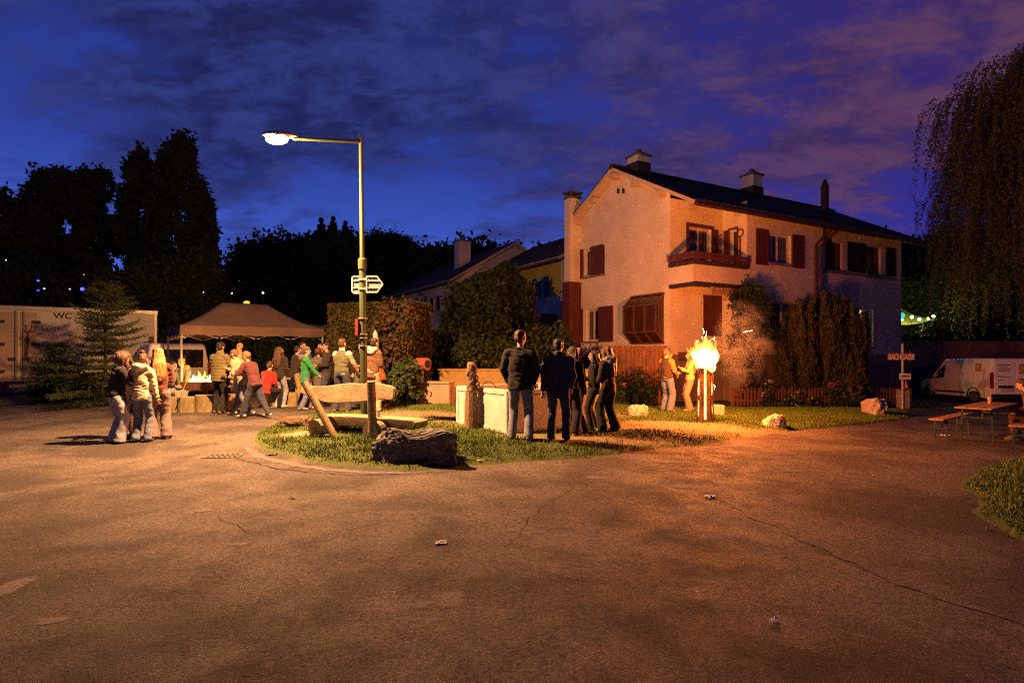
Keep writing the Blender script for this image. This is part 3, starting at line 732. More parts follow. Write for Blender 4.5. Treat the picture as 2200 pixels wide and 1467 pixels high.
    prof = [(0, zb), (-dp, zb + cz), (-dp, zt - cz), (0, zt)]
    bb = MB()
    N_ = 4
    for k in range(N_):
        t = t0 + (t1 - t0) * k / (N_ - 1)
        for (r0, z0), (r1, z1) in zip(prof[:-1], prof[1:]): bb.bar(HF(r0, t, z0), HF(r1, t, z1), .045, .045, up=V_)
    for r, z in prof[1:3]: bb.bar(HF(r, t0, z), HF(r, t1, z), .05, .05)
    for r, z in ((0, zb), (0, zt)): bb.bar(HF(-.03, t0, z), HF(-.03, t1, z), .06, .05)
    bay = build('bay_window', bb, mat('bay_frame', (.22, .09, .035), .4, (.15, .06, .03), 6, metal=.3), H)
    g2 = mat('bay_glass', (.075, .03, .012), .12, (.04, .016, .008), 2.0, spec=.6)
    for k in range(N_ - 1):
        ta, tb = t0 + (t1 - t0) * k / (N_ - 1) + .03, t0 + (t1 - t0) * (k + 1) / (N_ - 1) - .03
        for (r0, z0), (r1, z1) in zip(prof[:-1], prof[1:]):
            pb = MB(); nn = Vector((0, 0, 0)); pb.obox(HF(r0 + .012, ta, z0), V_ * (tb - ta), HF(r1, ta, z1) - HF(r0, ta, z0), U * .02); o = build('pane', pb, g2, H); sub(o, bay)
    for t in (t0 + .02, t1 - .02):
        pb = MB(); pb.prism([HF(r + .015, t, z) for r, z in prof], V_ * .015); o = build('pane', pb, g2, H); sub(o, bay)
    # gable vents
    q = MB()
    for x in (1329, 1340):
        t, z = HF.hit_r(x, 411); q.box(HF(-.01, t, z), (.09, .09, .18), mi=0)
    build('vent', q, M_DARKIN, H)
    # roof: boarded soffit planes with tiles over them
    rL, rR, tF, tR, tB, th = -.42, LEN + .4, -.42, 3.9, 7.2, .14
    rb = MB()
    for ta, tb in ((tF, tR), (tR, tB)):
        za, zb_ = (6.66, 8.94) if ta < 3 else (8.94, 8.94 - (tB - tR) * .527)
        rb.add([HF(rL, ta, za), HF(rR, ta, za), HF(rR, tb, zb_), HF(rL, tb, zb_), HF(rL, ta, za + th), HF(rR, ta, za + th), HF(rR, tb, zb_ + th), HF(rL, tb, zb_ + th)], [(0, 1, 2, 3), (4, 5, 6, 7), (0, 1, 5, 4), (2, 3, 7, 6), (0, 3, 7, 4), (1, 2, 6, 5)])
    roof = build('roof', rb, M_SOFFIT, H, recalc=False)
    sl = (HF(0, tR, 8.94) - HF(0, tF, 6.66)); es = sl.normalized(); nu = U.cross(es).normalized()
    if nu.z < 0: nu = -nu
    o = tiles('roof_tiles', H, HF(rL - .03, tF - .05, 6.66 + th - .02), U, es, int((rR - rL) / .3) + 1, 14, .3, sl.length / 14 + .002, M_TILE, nu); sub(o, roof)
    sl2 = HF(0, tB, 8.94 - (tB - tR) * .527) - HF(0, tR, 8.94); es2 = -sl2.normalized(); nu2 = U.cross(es2).normalized(); nu2 = nu2 if nu2.z > 0 else -nu2
    o = tiles('roof_tiles', H, HF(rL - .03, tB, 8.94 - (tB - tR) * .527 + th), U, es2, int((rR - rL) / .3) + 1, 11, .3, sl2.length / 11, M_TILE, nu2); sub(o, roof)
    q = MB(); k = 0
    while rL + .38 * k < rR: q.tube([HF(rL - .02 + .38 * k, tR, 8.94 + th + .03 + .012 * (k % 2)), HF(rL - .02 + .38 * (k + 1) + .04, tR, 8.94 + th + .05)], [.12, .10], 8); k += 1
    o = build('ridge_tiles', q, M_TILE, H); o['kind'] = 'stuff'; sub(o, roof)
    for t in (-.1, 1.35, 2.7, 3.9, 5.2, 6.5):
        z = roof_z(t) - .05 if t != 3.9 else 8.86
        q = MB(); HF.box(q, rL + .03, .06, t - .09, t + .09, z - .22, z - .03); o = build('purlin', q, M_SOFFIT, H); sub(o, roof)
    q = MB(); q.tube([HF(rL, tF - .07, 6.66), HF(rR, tF - .07, 6.64)], .075, 8); gut = build('gutter', q, M_COPPER, H)
    for off in (0, .34):
        q = MB(); a = 7.1 - off; q.tube([HF(a + .45, tF - .05, 6.6), HF(a + .3, -.35, 6.42), HF(a, -.07, 6.0), HF(a, -.07, 5.5), HF(a, -.07, 1.0)], .05, 8); build('downpipe', q, M_COPPER, H)
    # chimneys
    def chimney(r, t, w, z0, z1, cap=.2, lab=None):
        q = MB(); HF.box(q, r - w / 2, r + w / 2, t - w / 2, t + w / 2, z0, z1); ch = build('chimney', q, M_WALL2, H)
        q = MB(); HF.box(q, r - w * .62, r + w * .62, t - w * .62, t + w * .62, z1 + .002, z1 + .07); HF.box(q, r - w * .30, r + w * .30, t - w * .30, t + w * .30, z1 + .07, z1 + cap)
        q.ell(HF(r, t, z1 + cap + .04), (w * .22, w * .22, w * .2)); o = build('chimney_cap', q, M_ZINC, H); sub(o, ch); 
        q = MB(); HF.box(q, r - w * .56, r + w * .56, t - w * .56, t + w * .56, z0, 8.94 + th + .28); o = build('flashing', q, M_TILE, H); sub(o, ch)
    chimney(.87, 3.75, .62, 8.4, 9.62); chimney(7.81, 3.75, .64, 8.4, 9.9)
    q = MB(); q.tube([HF(10.65, 2, 7.6), HF(10.65, 2, 9.35)], .17, 10); q.tube([HF(10.65, 2, 9.35), HF(10.65, 2, 9.75)], [.19, .05], 10); build('flue_pipe', q, mat('flue', (.12, .05, .03), .6), H)
    t0, t1 = 6.50, 6.95
    q = MB(); HF.box(q, -.56, -.003, t0, t1, 4.8, 8.45); ch = build('chimney', q, M_WALL, H); ch['label'] = 'tall chimney stack on the outside of the gable'
    q = MB(); HF.box(q, -.62, .05, t0 - .06, t1 + .06, 8.452, 8.54)
    for a in (-.5, -.05): 
        for b in (t0 + .03, t1 - .03): HF.box(q, a - .03, a + .03, b - .03, b + .03, 8.54, 8.7)
    HF.box(q, -.64, .07, t0 - .08, t1 + .08, 8.7, 8.76); o = build('chimney_cap', q, M_ZINC, H); sub(o, ch)
    for k in range(6):
        q = MB(); a = -.64 + k * .107; HF.box(q, a, a + .10, t0 - .045, t0 - .01 + .004 * (k % 2), .6, 4.79); build('plank', q, M_RED, H)
    q = MB(); HF.box(q, -.645, -.58, t0 - .008, t1 + .05, .6, 4.79); HF.box(q, -.58, -.003, t0 - .008, t1 + .05, .6, 4.78); build('cladding_frame', q, M_RED, H)
    # small things on the loggia wall: wall ornament and an iron sundial rod
    r, z = HF.hit_t(1540, 510, REC); q = MB(); q.bar(HF(r - .16, REC - .03, z - .12), HF(r + .22, REC - .03, z + .12), .025); q.bar(HF(r - .16, REC - .03, z - .12), HF(r - .10, REC - .03, z + .06), .02); q.bar(HF(r - .16, REC - .03, z - .12), HF(r + .04, REC - .03, z - .11), .02); build('wall_ornament', q, M_DARKIN, H)
    tr, z = HF.hit_r(1592, 501, RB); q = MB()
    pts = [HF(RB - .05, tr + .14 * math.cos(a), z + .14 * math.sin(a)) for a in np.linspace(0, 6.28, 13)]; q.tube(pts, .022, 5, cap=False); q.tube([HF(RB - .05, tr, z - .13), HF(RB - .05, tr, 5.0)], .03, 6); build('wall_rod', q, M_RED, H)
    # basement garage openings at the right end
    q = MB(); a0, z1 = HF.hit_t(1848, 784, T); a1, z0 = HF.hit_t(1912, 832, T); q.obox(HF(a0, T + .02, z0 - .3), U * (a1 - a0), V_ * .02, Zv * (z1 - z0 + .3))
    q.obox(HF(a0, T - .0, (z0 + z1) / 2), U * (a1 - a0), V_ * .02, Zv * .05); build('garage_door', q, mat('grey_blue_door', (.10, .11, .17), .5), H)
    r, z = HF.hit_t(1457, 775, REC); q = MB(); q.obox(HF(r, REC - .02, z), U * .42, V_ * .05, Zv * .32); build('meter_box', q, mat('meter_box', (.22, .08, .05), .6), H)
    return H
HOUSE = main_house()

def row_house(label, E, length, depth, zb, ze, wall, win_long, win_gable, sh, upper=None, chim=None, near_gable=True, ridge=2.0):
    """E: near corner; long wall runs along V_ (away, left), gable along U"""
    f = Frame(E); H = thing('house', label, 'house', f(depth / 2, length / 2, zb))
    PL = lambda a, z: f(0, -a, z); PG = lambda a, z: f(a, 0, z); mid = depth / 2
    mb = MB(); holes = [(-w[1], -w[0], w[2], w[3]) for w in win_long]
    zsplit = upper[0] if upper else ze
    wallface(mb, PL, -length, 0, zb, zsplit, [h for h in holes if h[3] <= zsplit + .01], inward=U)
    wallface(mb, PG, 0, depth, zb, ze, win_gable, inward=V_)
    mb.add([PG(0, ze), PG(depth, ze), PG(mid, ze + ridge)], [(0, 1, 2)])
    mb.add([f(0, length, zb), f(depth, length, zb), f(depth, length, ze), f(mid, length, ze + ridge), f(0, length, ze)], [(0, 1, 2, 3, 4)])
    mb.add([f(depth, 0, zb), f(depth, length, zb), f(depth, length, ze), f(depth, 0, ze)], [(0, 1, 2, 3)])
    build('wall', mb, wall, H, recalc=False)
    if upper:
        mb = MB(); wallface(mb, PL, -length, 0, zsplit, ze, [h for h in holes if h[3] > zsplit + .01], inward=U); build('upper_wall', mb, upper[1], H, recalc=False)
    for w, h in zip(win_long, holes):
        window(H, PL, U, *h, curtain=.3, mull=(.5,) if w[4] != 'door' else ())
        ww = (w[1] - w[0]) * .5
        if w[4] in ('both', 'right'): shutter(H, PL, U, h[1] + .02, h[1] + .02 + ww, h[2], h[3], sh, False)
        if w[4] in ('both', 'left'): shutter(H, PL, U, h[0] - .02 - ww, h[0] - .02, h[2], h[3], sh, False)
    for h in win_gable: window(H, PG, V_, *h, curtain=.3)
    ov = .45; rb = MB(); sl = ridge / mid
    for s in (0, 1):
        r0 = -ov if s == 0 else depth + ov; z0 = ze - ov * sl + .03
        p = [f(r0, -ov, z0), f(r0, length + ov, z0), f(mid, length + ov, ze + ridge + .03), f(mid, -ov, ze + ridge + .03)]
        rb.add(p + [q + Zv * .16 for q in p], [(0, 1, 2, 3), (4, 5, 6, 7), (0, 1, 5, 4), (2, 3, 7, 6), (0, 3, 7, 4), (1, 2, 6, 5)])
    roof = build('roof', rb, M_SOFFIT, H, recalc=False)
    es = (f(mid, 0, ze + ridge) - f(-ov, 0, ze - ov * sl)); L_ = es.length; es.normalize(); nu = es.cross(V_); nu = nu if nu.z > 0 else -nu
    o = tiles('roof_tiles', H, f(-ov - .03, -ov - .02, ze - ov * sl + .18), V_, es, int((length + 2 * ov) / .35), 12, .35, L_ / 12, M_TILE, nu); sub(o, roof)
    q = MB(); q.tube([f(-ov - .06, -ov, ze - ov * sl + .05), f(-ov - .06, length + ov, ze - ov * sl + .05)], .07, 6); build('gutter', q, M_ZINC, H)
    if chim:
        r, t, w, z1 = chim; q = MB(); f.box(q, r - w / 2, r + w / 2, t - w / 2, t + w / 2, ze, z1); ch = build('chimney', q, M_WALL2, H)
        q = MB(); f.box(q, r - w * .58, r + w * .58, t - w * .58, t + w * .58, z1 + .002, z1 + .08); q.tube([f(r, t, z1 + .08), f(r, t, z1 + .3)], [.12, .12], 8); q.tube([f(r, t, z1 + .3), f(r, t, z1 + .55)], [.2, .02], 8); o = build('chimney_cap', q, M_ZINC, H); sub(o, ch)
    return H, f
# yellow house with blue shutters behind the gable: its near end is hidden by the big house
H2E = Frame((2.55, 30.4))
def wpx(f, x0, x1, y0, y1):
    a, b = f.hit_r(x1, 600)[0], f.hit_r(x0, 600)[0]; xm = (x0 + x1) / 2; return (a, b, f.hit_r(xm, y1)[1], f.hit_r(xm, y0)[1])
h2w = [(*wpx(H2E, 1153, 1170, 597, 637), 'both'), (*wpx(H2E, 1056, 1070, 612, 640), 'both'), (*wpx(H2E, 1160, 1178, 692, 728), 'both'), (*wpx(H2E, 1085, 1098, 700, 745), 'door')]
H2, f2 = row_house('yellow and white row house with blue shutters behind the big gable', (2.55, 30.4), 8.9, 8.2, -.6, 6.7, M_WALL2, h2w, [], M_BLUESH, upper=(4.7, M_YELLOW), ridge=2.15)
q = MB(); q.tube([f2(-.5, 4.1, 6.4), f2(-.1, 4.1, 6.0), f2(-.08, 4.1, 0)], .06, 6); build('downpipe', q, M_ZINC, H2)
q = MB(); f2.box(q, -1.1, -.005, 0.4, 4.0, 2.9, 3.75); build('balcony', q, M_PLINTH, H2)
H1E = Frame((-3.9, 39.0))
h1w = [(*wpx(H1E, 886, 894, 642, 674), 'right'), (*wpx(H1E, 900, 911, 640, 672), 'right'), (*wpx(H1E, 931, 940, 638, 668), 'both'), (*wpx(H1E, 960, 967, 632, 662), 'right')]
H1, f1 = row_house('white row house with dark shutters farthest back beneath the wooded hill', (-3.9, 39.0), 13, 9.2, -.6, 6.65, M_WALL2, h1w, [], M_BLKSH, chim=(2.2, 3.4, .9, 9.9), ridge=2.7)
a = H1E.hit_r(914, 640)[0]; q = MB(); q.tube([f1(-.5, a + .5, 6.3), f1(-.12, a, 6.0), f1(-.08, a, 0)], .09, 6); build('downpipe', q, M_ZINC, H1)
# dark house roof behind at the far right, seen between big house and willow: hill only
# ---------------------------------------------------------------- street lamp
M_POST = mat('green_post', (.022, .050, .020), .5, (.035, .04, .014), 4)
M_METAL = mat('galvanised', (.38, .38, .37), .4, (.28, .28, .27), 12, metal=.7)
M_BLACKM = mat('black_metal', (.02, .02, .02), .5)
def street_lamp():
    b = Vector(((783 - HX) / F * 12.0, 12.0, 0)); b.z = float(Zg(b.x, b.y)); top = pt(775, 300, 12.0); x, y = b.x + .0, b.y
    t = thing('street_lamp', 'tall green lamp post with a lit arm lamp standing behind the log bench', 'street lamp', b)
    P = lambda z: Vector((b.x + (top.x - b.x) * (z - b.z) / (top.z - b.z), y, z))
    zc = pt(0, 562, 12.0).z
    q = MB(); q.tube([P(b.z - .1), P(zc - .15), P(zc)], [.074, .070, .068], 14); q.tube([P(zc), P(top.z)], [.050, .040], 14); q.tube([P(top.z), P(top.z + .09)], [.048, .03], 12); build('post', q, M_POST, t, smooth=False)
    q = MB(); q.tube([P(zc - .16), P(zc + .04), P(zc + .07)], [.09, .09, .06], 14); build('collar', q, M_POST, t)
    head = pt(603, 296, 11.0); arm0 = P(top.z - .05); e = head + (arm0 - head).normalized() * .22
    q = MB(); q.tube([arm0, e], [.038, .034], 10); build('arm', q, M_POST, t)
    d = (arm0 - head).normalized(); q = MB()
    prof = [(-.34, .03, .02), (-.26, .10, .05), (-.05, .13, .07), (.14, .10, .06), (.26, .05, .045), (.32, .04, .04)]
    q.tube([head + d * a + Vector((0, 0, .05)) for a, _, _ in prof], [(w, h) for _, w, h in prof], 12, ref=(0, 0, 1)); hd = build('lamp_head', q, M_METAL, t, smooth=True)
    q = MB(); q.ell(head + d * -.07 + Vector((0, 0, -.035)), (.22, .12, .10)); o = build('lens', q, emis('lamp_lens', (1, .72, .26), 5), t, smooth=True); sub(o, hd)
    light('lamp_light', head + d * -.07 + Vector((0, 0, -.19)), LAMP_W * .74, (1, .445, .165), .12, t, 168); light('lamp_side_light', head + d * -.07 + Vector((0, 0, -.19)), LAMP_W * .31, (1, .445, .165), .12, t)
    # walkers' signs seen from behind, clamps and the narrow striped marker
    s = thing('direction_sign', 'pair of hiking direction plates seen from behind on the green lamp post', 'sign', P(pt(0, 612, 12).z))
    for x0, x1, pt_, yy in ((757, 779, False, .10), (788, 823, True, -.10)):
        D = 12 + yy; zz0, zz1 = pt(0, 628, D).z, pt(0, 594, D).z; X0, X1 = pt(x0, 0, D).x, pt(x1, 0, D).x; m_ = (zz0 + zz1) / 2
        poly = [(X0, zz0), (X1 - .12, zz0), (X1, m_), (X1 - .12, zz1), (X0, zz1)] if pt_ else [(X0, zz0 + .02), (X0 + .04, zz0 - .02), (X1, zz0 - .02), (X1, zz1), (X0 + .04, zz1), (X0, zz1 - .02)]
        q = MB(); q.prism([(a, D, b_) for a, b_ in poly], (0, .012, 0)); build('plate', q, M_METAL, s)
        q = MB(); c = (sum(a for a, _ in poly) / len(poly), m_)
        for i in range(len(poly)): q.bar((poly[i][0], D - .012, poly[i][1]), (poly[(i + 1) % len(poly)][0], D - .012, poly[(i + 1) % len(poly)][1]), .022, .022, up=(0, 1, 0))
        for zz in (zz0 + .09, zz1 - .09): q.bar((X0 + .02, D - .012, zz), (X1 - .05, D - .012, zz), .018, .02, up=(0, 1, 0))
        build('rim', q, mat('pale_metal', (.55, .50, .45), .45, metal=.4), s)
    q = MB()
    for py in (601, 621):
        z = pt(0, py, 12).z; p = P(z); q.tube([p - Vector((0, 0, .02)), p + Vector((0, 0, .02))], [.092, .092], 14); q.box(p + Vector((.1, 0, 0)), (.12, .22, .04))
    build('clamp', q, M_METAL, s)
    z0, z1 = pt(0, 720, 12).z, pt(0, 686, 12).z; k = thing('marker_board', 'narrow red edged marker board strapped to the lamp post', 'sign', P(z0) + Vector((-.12, 0, 0)))
    q = MB(); q.box(P((z0 + z1) / 2) + Vector((-.11, -.03, 0)), (.05, .16, z1 - z0)); build('board', q, mat('marker_red', (.35, .02, .015), .5), k)
    for py in (684, 718, 726, 743):
        q = MB(); p = P(pt(0, py, 12).z); q.tube([p - Vector((0, 0, .012)), p + Vector((0, 0, .012))], [.094, .094], 14); build('strap', q, M_METAL, k)
street_lamp()

# ---------------------------------------------------------------- log bench
M_OAK = mat('weathered_oak', (.30, .235, .145), .85, (.17, .125, .075), 3.0, .6, 35, stretch=(.35, 2, 2))
M_OAKV = mat('oak_post', (.26, .19, .11), .85, (.15, .105, .06), 4, .6, 35, stretch=(2, 2, .4))
M_CUT = mat('sawn_wood', (.36, .27, .15), .85, (.26, .19, .10), 7, .3, 40)
def log(q, a, b, r, n=18, mi=0):
    a, b = Vector(a), Vector(b); k = 6; pts = [a.lerp(b, i / k) for i in range(k + 1)]
    q.tube(pts, [r * (1 + .06 * mnoise.noise(p * 3)) for p in pts], n, ref=(0, 0, 1), mi=mi, cap=False)
    m = len(q.v); 
    for s, e in ((-1, a), (1, b)):
        pass
    ring0 = q.v[m - n * (k + 1): m - n * k]; ring1 = q.v[m - n:]
    q.add(ring0, [tuple(range(n - 1, -1, -1))], 1); q.add(ring1, [tuple(range(n))], 1)
def live_edge(q, x0, x1, y, tilt, z_lo, z_hi, th, seed, n=26):
    """a slab with wavy natural edges"""
    vs = []
    for i in range(n + 1):
        f = i / n; x = x0 + (x1 - x0) * f
        a = z_lo + .035 * math.sin(f * 7 + seed) + .05 * mnoise.noise((f * 3.3, seed, 0)); b = z_hi + .03 * math.sin(f * 6.3 + seed * 2) + .04 * mnoise.noise((f * 4, seed, 4))
        for (z, dy) in ((a, 0), (b, 0), (b, th), (a, th)): vs.append((x + (0.05 * (z - z_lo) if i == 0 else 0) , y + dy + tilt * (z - z_lo), z))
    q.add(vs, [(4 * i + j, 4 * i + (j + 1) % 4, 4 * i + 4 + (j + 1) % 4, 4 * i + 4 + j) for i in range(n) for j in range(4)] + [(0, 1, 2, 3), (4 * n + 3, 4 * n + 2, 4 * n + 1, 4 * n)])
def log_bench():
    A_, B_ = pt(660, 0, 11.35), pt(868, 0, 10.45); e = Vector((B_.x - A_.x, B_.y - A_.y, 0)); e.normalize(); n = Vector((-e.y, e.x, 0))        # n points away from the viewer
    g = on(770, 10.9); t = thing('log_bench', 'rustic log bench with a wavy slab backrest seen from behind on the grass', 'bench', g)
    for (px, D, r, l) in ((676, 10.85, .165, .85), (795, 10.35, .16, .85)):
        a = pt(px, 0, D); a.z = float(Zg(a.x, a.y)) + r * .75; b_ = a + n * l; b_.z = float(Zg(b_.x, b_.y)) + r * .75; q = MB(); log(q, a, b_, r); build('base_log', q, [M_OAKV, M_CUT], t)
    def slab(name, pxa, pxb, off, zc, hgt, th, seed, amp, bev=.018):
        def onl(px):                                    # point of the line A_ + n*off seen at column px
            o = A_ + n * off; k = (px - HX) / F; s_ = (k * o.y - o.x) / (e.x - k * e.y); return o + e * s_
        a, b_ = onl(pxa), onl(pxb); q = MB(); m_ = 30; vs = []
        for i in range(m_ + 1):
            f = i / m_; p = a.lerp(b_, f); lo = amp * (.8 * math.sin(f * 7 + seed) + 1.2 * mnoise.noise((f * 3.3, seed, 0))); hi = amp * (.7 * math.sin(f * 6.3 + seed * 2) + mnoise.noise((f * 4, seed, 4))); endk = .04 if i in (0, m_) else 0; tl = .07 if name == 'backrest' else 0.
            for z, d in ((zc - hgt / 2 + lo + endk, .01 + lo * .3), (zc + hgt / 2 + hi - endk, hi * .3 + tl), (zc + hgt / 2 + hi - endk, th + tl), (zc - hgt / 2 + lo + endk, th)): q_ = p + n * d; vs.append((q_.x, q_.y, z))
        q.add(vs, [(4 * i + j, 4 * i + (j + 1) % 4, 4 * i + 4 + (j + 1) % 4, 4 * i + 4 + j) for i in range(m_) for j in range(4)] + [(0, 1, 2, 3), (4 * m_ + 3, 4 * m_ + 2, 4 * m_ + 1, 4 * m_)]); build(name, q, M_OAK, t, bevel=bev); return a, b_
    zs = pt(0, 894, 11.15).z
    slab('seat', 676, 893, .10, zs - .09, .185, .42, 2.3, .012); slab('backrest', 642, 842, -.12, pt(0, 844, 10.75).z, .29, .075, 1.7, .06)
    for (xa, Da, xb, yb, Db, r, up) in ((722, 10.55, 655, 823, 10.80, .068, 0.), (801, 10.38, 797, 819, 10.32, .078, .16)):
        a = pt(xa, 0, Da); a.z = float(Zg(a.x, a.y)) - .05 + up; q = MB(); log(q, a, pt(xb, yb, Db), r, 12); build('post', q, [M_OAKV, M_CUT], t)
    c = pt(813, 897, 10.95); c.z = zs + .012; cup = thing('paper_cup', 'white paper cup left standing on the log bench seat', 'cup', c)
    q = MB(); q.lathe([(.030, 0), (.042, .13), (.045, .135)], c, 14); build('wall', q, mat('white_paper', (.75, .72, .66), .8), cup)
log_bench()

# ---------------------------------------------------------------- rocks
M_ROCK = mat('grey_rock', (.15, .145, .14), .95, (.045, .043, .042), 9, 1., 22)
M_ROCKY = mat('lime_rock', (.50, .44, .34), .95, (.28, .23, .17), 5, 1., 18)
M_STUMP = mat('old_stump', (.11, .07, .04), .95, (.05, .032, .02), 6, 1., 22)
def rock(label, px, py, wpx, hpx, m, seed, D=None, deep=.8, cat='rock', name='rock', flat=.0, group=None):
    b = at(px, py) if D is None else on(px, D); D = b.y; w, h = wpx / F * D / 2, hpx / F * D
    bm = bmesh.new(); bmesh.ops.create_icosphere(bm, subdivisions=5, radius=1.)
    for v in bm.verts: v.co = Vector([math.copysign(abs(q) ** .62, q) for q in v.co])
    for v in bm.verts:
        p = v.co.copy(); d = p.normalized(); p0 = p; s = Vector((seed * 3.1, seed * 1.7, seed))
        k = 1 + .26 * mnoise.noise(d * 1.3 + s) + .12 * mnoise.noise(d * 3.1 + s) + .07 * mnoise.noise(d * 7 + s) + .05 * mnoise.noise(d * 16 + s)
        k *= 1 + .05 * abs(mnoise.noise(d * 5 + s * 2))
        p = p0 * k * .88; z = p.z; z = min(z, .88 + .18 * mnoise.noise(d * 2.2 + s) + .06 * mnoise.noise(d * 6 + s))
        v.co = Vector((p.x * w, p.y * w * deep, max(-.25, z) * h * 1.12))
    mb = MB(); bm.verts.index_update(); mb.add([v.co + b + Vector((0, w * deep * .5, -.02)) for v in bm.verts], [[v.index for v in f.verts] for f in bm.faces]); bm.free()
    o = build(name, mb, m, origin=b, recalc=False); return tag(o, label, cat, group)
rock('big dark grey boulder in the grass right of the bench logs', 895, 990, 205, 68, M_ROCK, 2.2, deep=.5)
rock('low dark stump of torn wood in the grass left of the bench', 633, 917, 78, 24, M_STUMP, 5.1, cat='stump', name='tree_stump', deep=.6)
rock('pale rock on the grass left of the person in the orange sleeves', 1374, 893, 46, 24, M_ROCKY, 1.4)
rock('rough pale rock lying alone on the grass right of the burning log', 1668, 918, 48, 28, M_ROCKY, 3.3)
rock('tall pale rock at the right end of the picket fence', 1888, 891, 54, 36, M_ROCKY, 6.4)
def blocks():
    b = at(1545, 893); t = thing('stone_block', 'squared pale stone block right behind the burning log', 'stone', b)
    q = MB(); q.box(b + Vector((0, .2, .13)), (.34, .3, .28)); build('stone', q, M_ROCKY, t, bevel=.03)
blocks()

# ---------------------------------------------------------------- fountain
M_TROUGH = mat('trough_concrete', (.50, .48, .45), .85, (.36, .34, .31), 2.2, .5, 60)
M_CARVE = mat('carved_wood', (.20, .125, .07), .85, (.10, .06, .035), 5, .8, 22, stretch=(1.5, 1.5, .5))
def fountain():
    a = Vector((-.08, 11.1, 0)); ll = Vector((-1.21, 12.65, 0)); e1 = (ll - a); L1 = e1.length; e1.normalize(); e2 = Vector((-e1.y, e1.x, 0)) * -1
    g = min(float(Zg(a.x, a.y)), float(Zg(ll.x, ll.y))) - .04; zt = pt(1091, 838, 11.1).z; L2 = 2.3
    t = thing('fountain_trough', 'pale concrete water trough with panelled sides behind the standing group', 'fountain', (a.x, a.y, g))
    q = MB(); w = .13
    def sl(s0, s1, d0, d1, z0, z1): q.obox(a + e1 * s0 + e2 * d0 + Zv * z0, e1 * (s1 - s0), e2 * (d1 - d0), Zv * (z1 - z0))
    sl(0, L1, 0, w, g, zt); sl(0, L1, L2 - w, L2, g, zt); sl(0, w, w, L2 - w, g, zt); sl(L1 - w, L1, w, L2 - w, g, zt); sl(w, L1 - w, w, L2 - w, g, g + .25)
    build('basin', q, M_TROUGH, t, bevel=.015)
    q = MB()                                                                     # raised border of the outer panels
    for (o, e, n, L_) in ((a, e1, -e2, L1), (a, e2, -e1, L2)):
        for (s0, s1, z0, z1) in ((.02, .09, g + .12, zt - .02), (L_ - .09, L_ - .02, g + .12, zt - .02), (.09, L_ - .09, zt - .09, zt - .02), (.02, L_ - .02, g + .04, g + .12)):
            q.obox(o + e * s0 + Zv * z0 + n * .002, e * (s1 - s0), n * .014, Zv * (z1 - z0))
    build('panel_border', q, M_TROUGH, t)
    q = MB(); q.obox(a + e1 * w + e2 * w + Zv * (zt - .10), e1 * (L1 - 2 * w), e2 * (L2 - 2 * w), Zv * .01)
    wm = mat('still_water', (.02, .025, .02), .05, spec=.6); build('water', q, wm, t)
    # carved figure post and its jet
    b = at(1013, 919); D = b.y; p = thing('carved_post', 'dark carved wooden spout figure at the left end of the trough', 'fountain post', b)
    zz = lambda py: pt(0, py, D).z; X = lambda px: pt(px, 0, D).x; q = MB()
    prof = [(919, 1012, 15, 14), (880, 1012, 14, 13), (842, 1013, 13, 13)]
    q.tube([(X(c), D, zz(py) - (.08 if i == 0 else 0)) for i, (py, c, w_, d_) in enumerate(prof)], [(w_ / F * D, d_ / F * D) for _, _, w_, d_ in prof], 10); build('lower_post', q, M_CARVE, p)
    q = MB(); prof = [(841, 1014, 12, 10), (828, 1014, 12, 10), (815, 1013, 11, 10), (800, 1013, 11, 10), (790, 1013, 11, 11), (783, 1013, 10, 11), (778, 1014, 6, 7)]
    q.tube([(X(c), D, zz(py)) for py, c, w_, d_ in prof], [(w_ / F * D, d_ / F * D) for _, _, w_, d_ in prof], 12)
    for (cx, cy, rx, rz) in ((1022, 790, 3.5, 4), (1024, 797, 3, 3), (1025, 812, 4, 6), (1027, 826, 5, 7), (1029, 832, 4, 4), (1005, 800, 3, 10)): q.ell((X(cx), D - .03, zz(cy)), (rx / F * D, .07, rz / F * D), nu=8, nv=6)
    Vv, Nn, Fc = remesh(q, .014, 3); q2 = MB(); q2.add([tuple(v + n * .012 * mnoise.noise(Vector(v) * 14)) for v, n in zip(Vv.tolist() and Vv, Nn)], Fc); build('carved_figure', q2, M_CARVE, p, smooth=True, recalc=False)
    s0, s1 = Vector((X(1032), D, zz(836))), Vector((X(1070), D + .25, zt - .1)); q = MB(); pts = []
    for i in range(13):
        f = i / 12; v = s0.lerp(s1, f); v.z += .34 * 4 * f * (1 - f) * .55; pts.append(v)
    q.tube(pts, [.013 + .003 * math.sin(i * 2) for i in range(13)], 8); o = build('water_jet', q, mat('water_jet', (.62, .62, .60), .15), p, smooth=True)
    q = MB(); q.tube([s0 - Vector((.1, 0, .0)), s0 + Vector((.02, 0, .01))], .018, 8); build('spout', q, M_COPPER, p)
fountain()

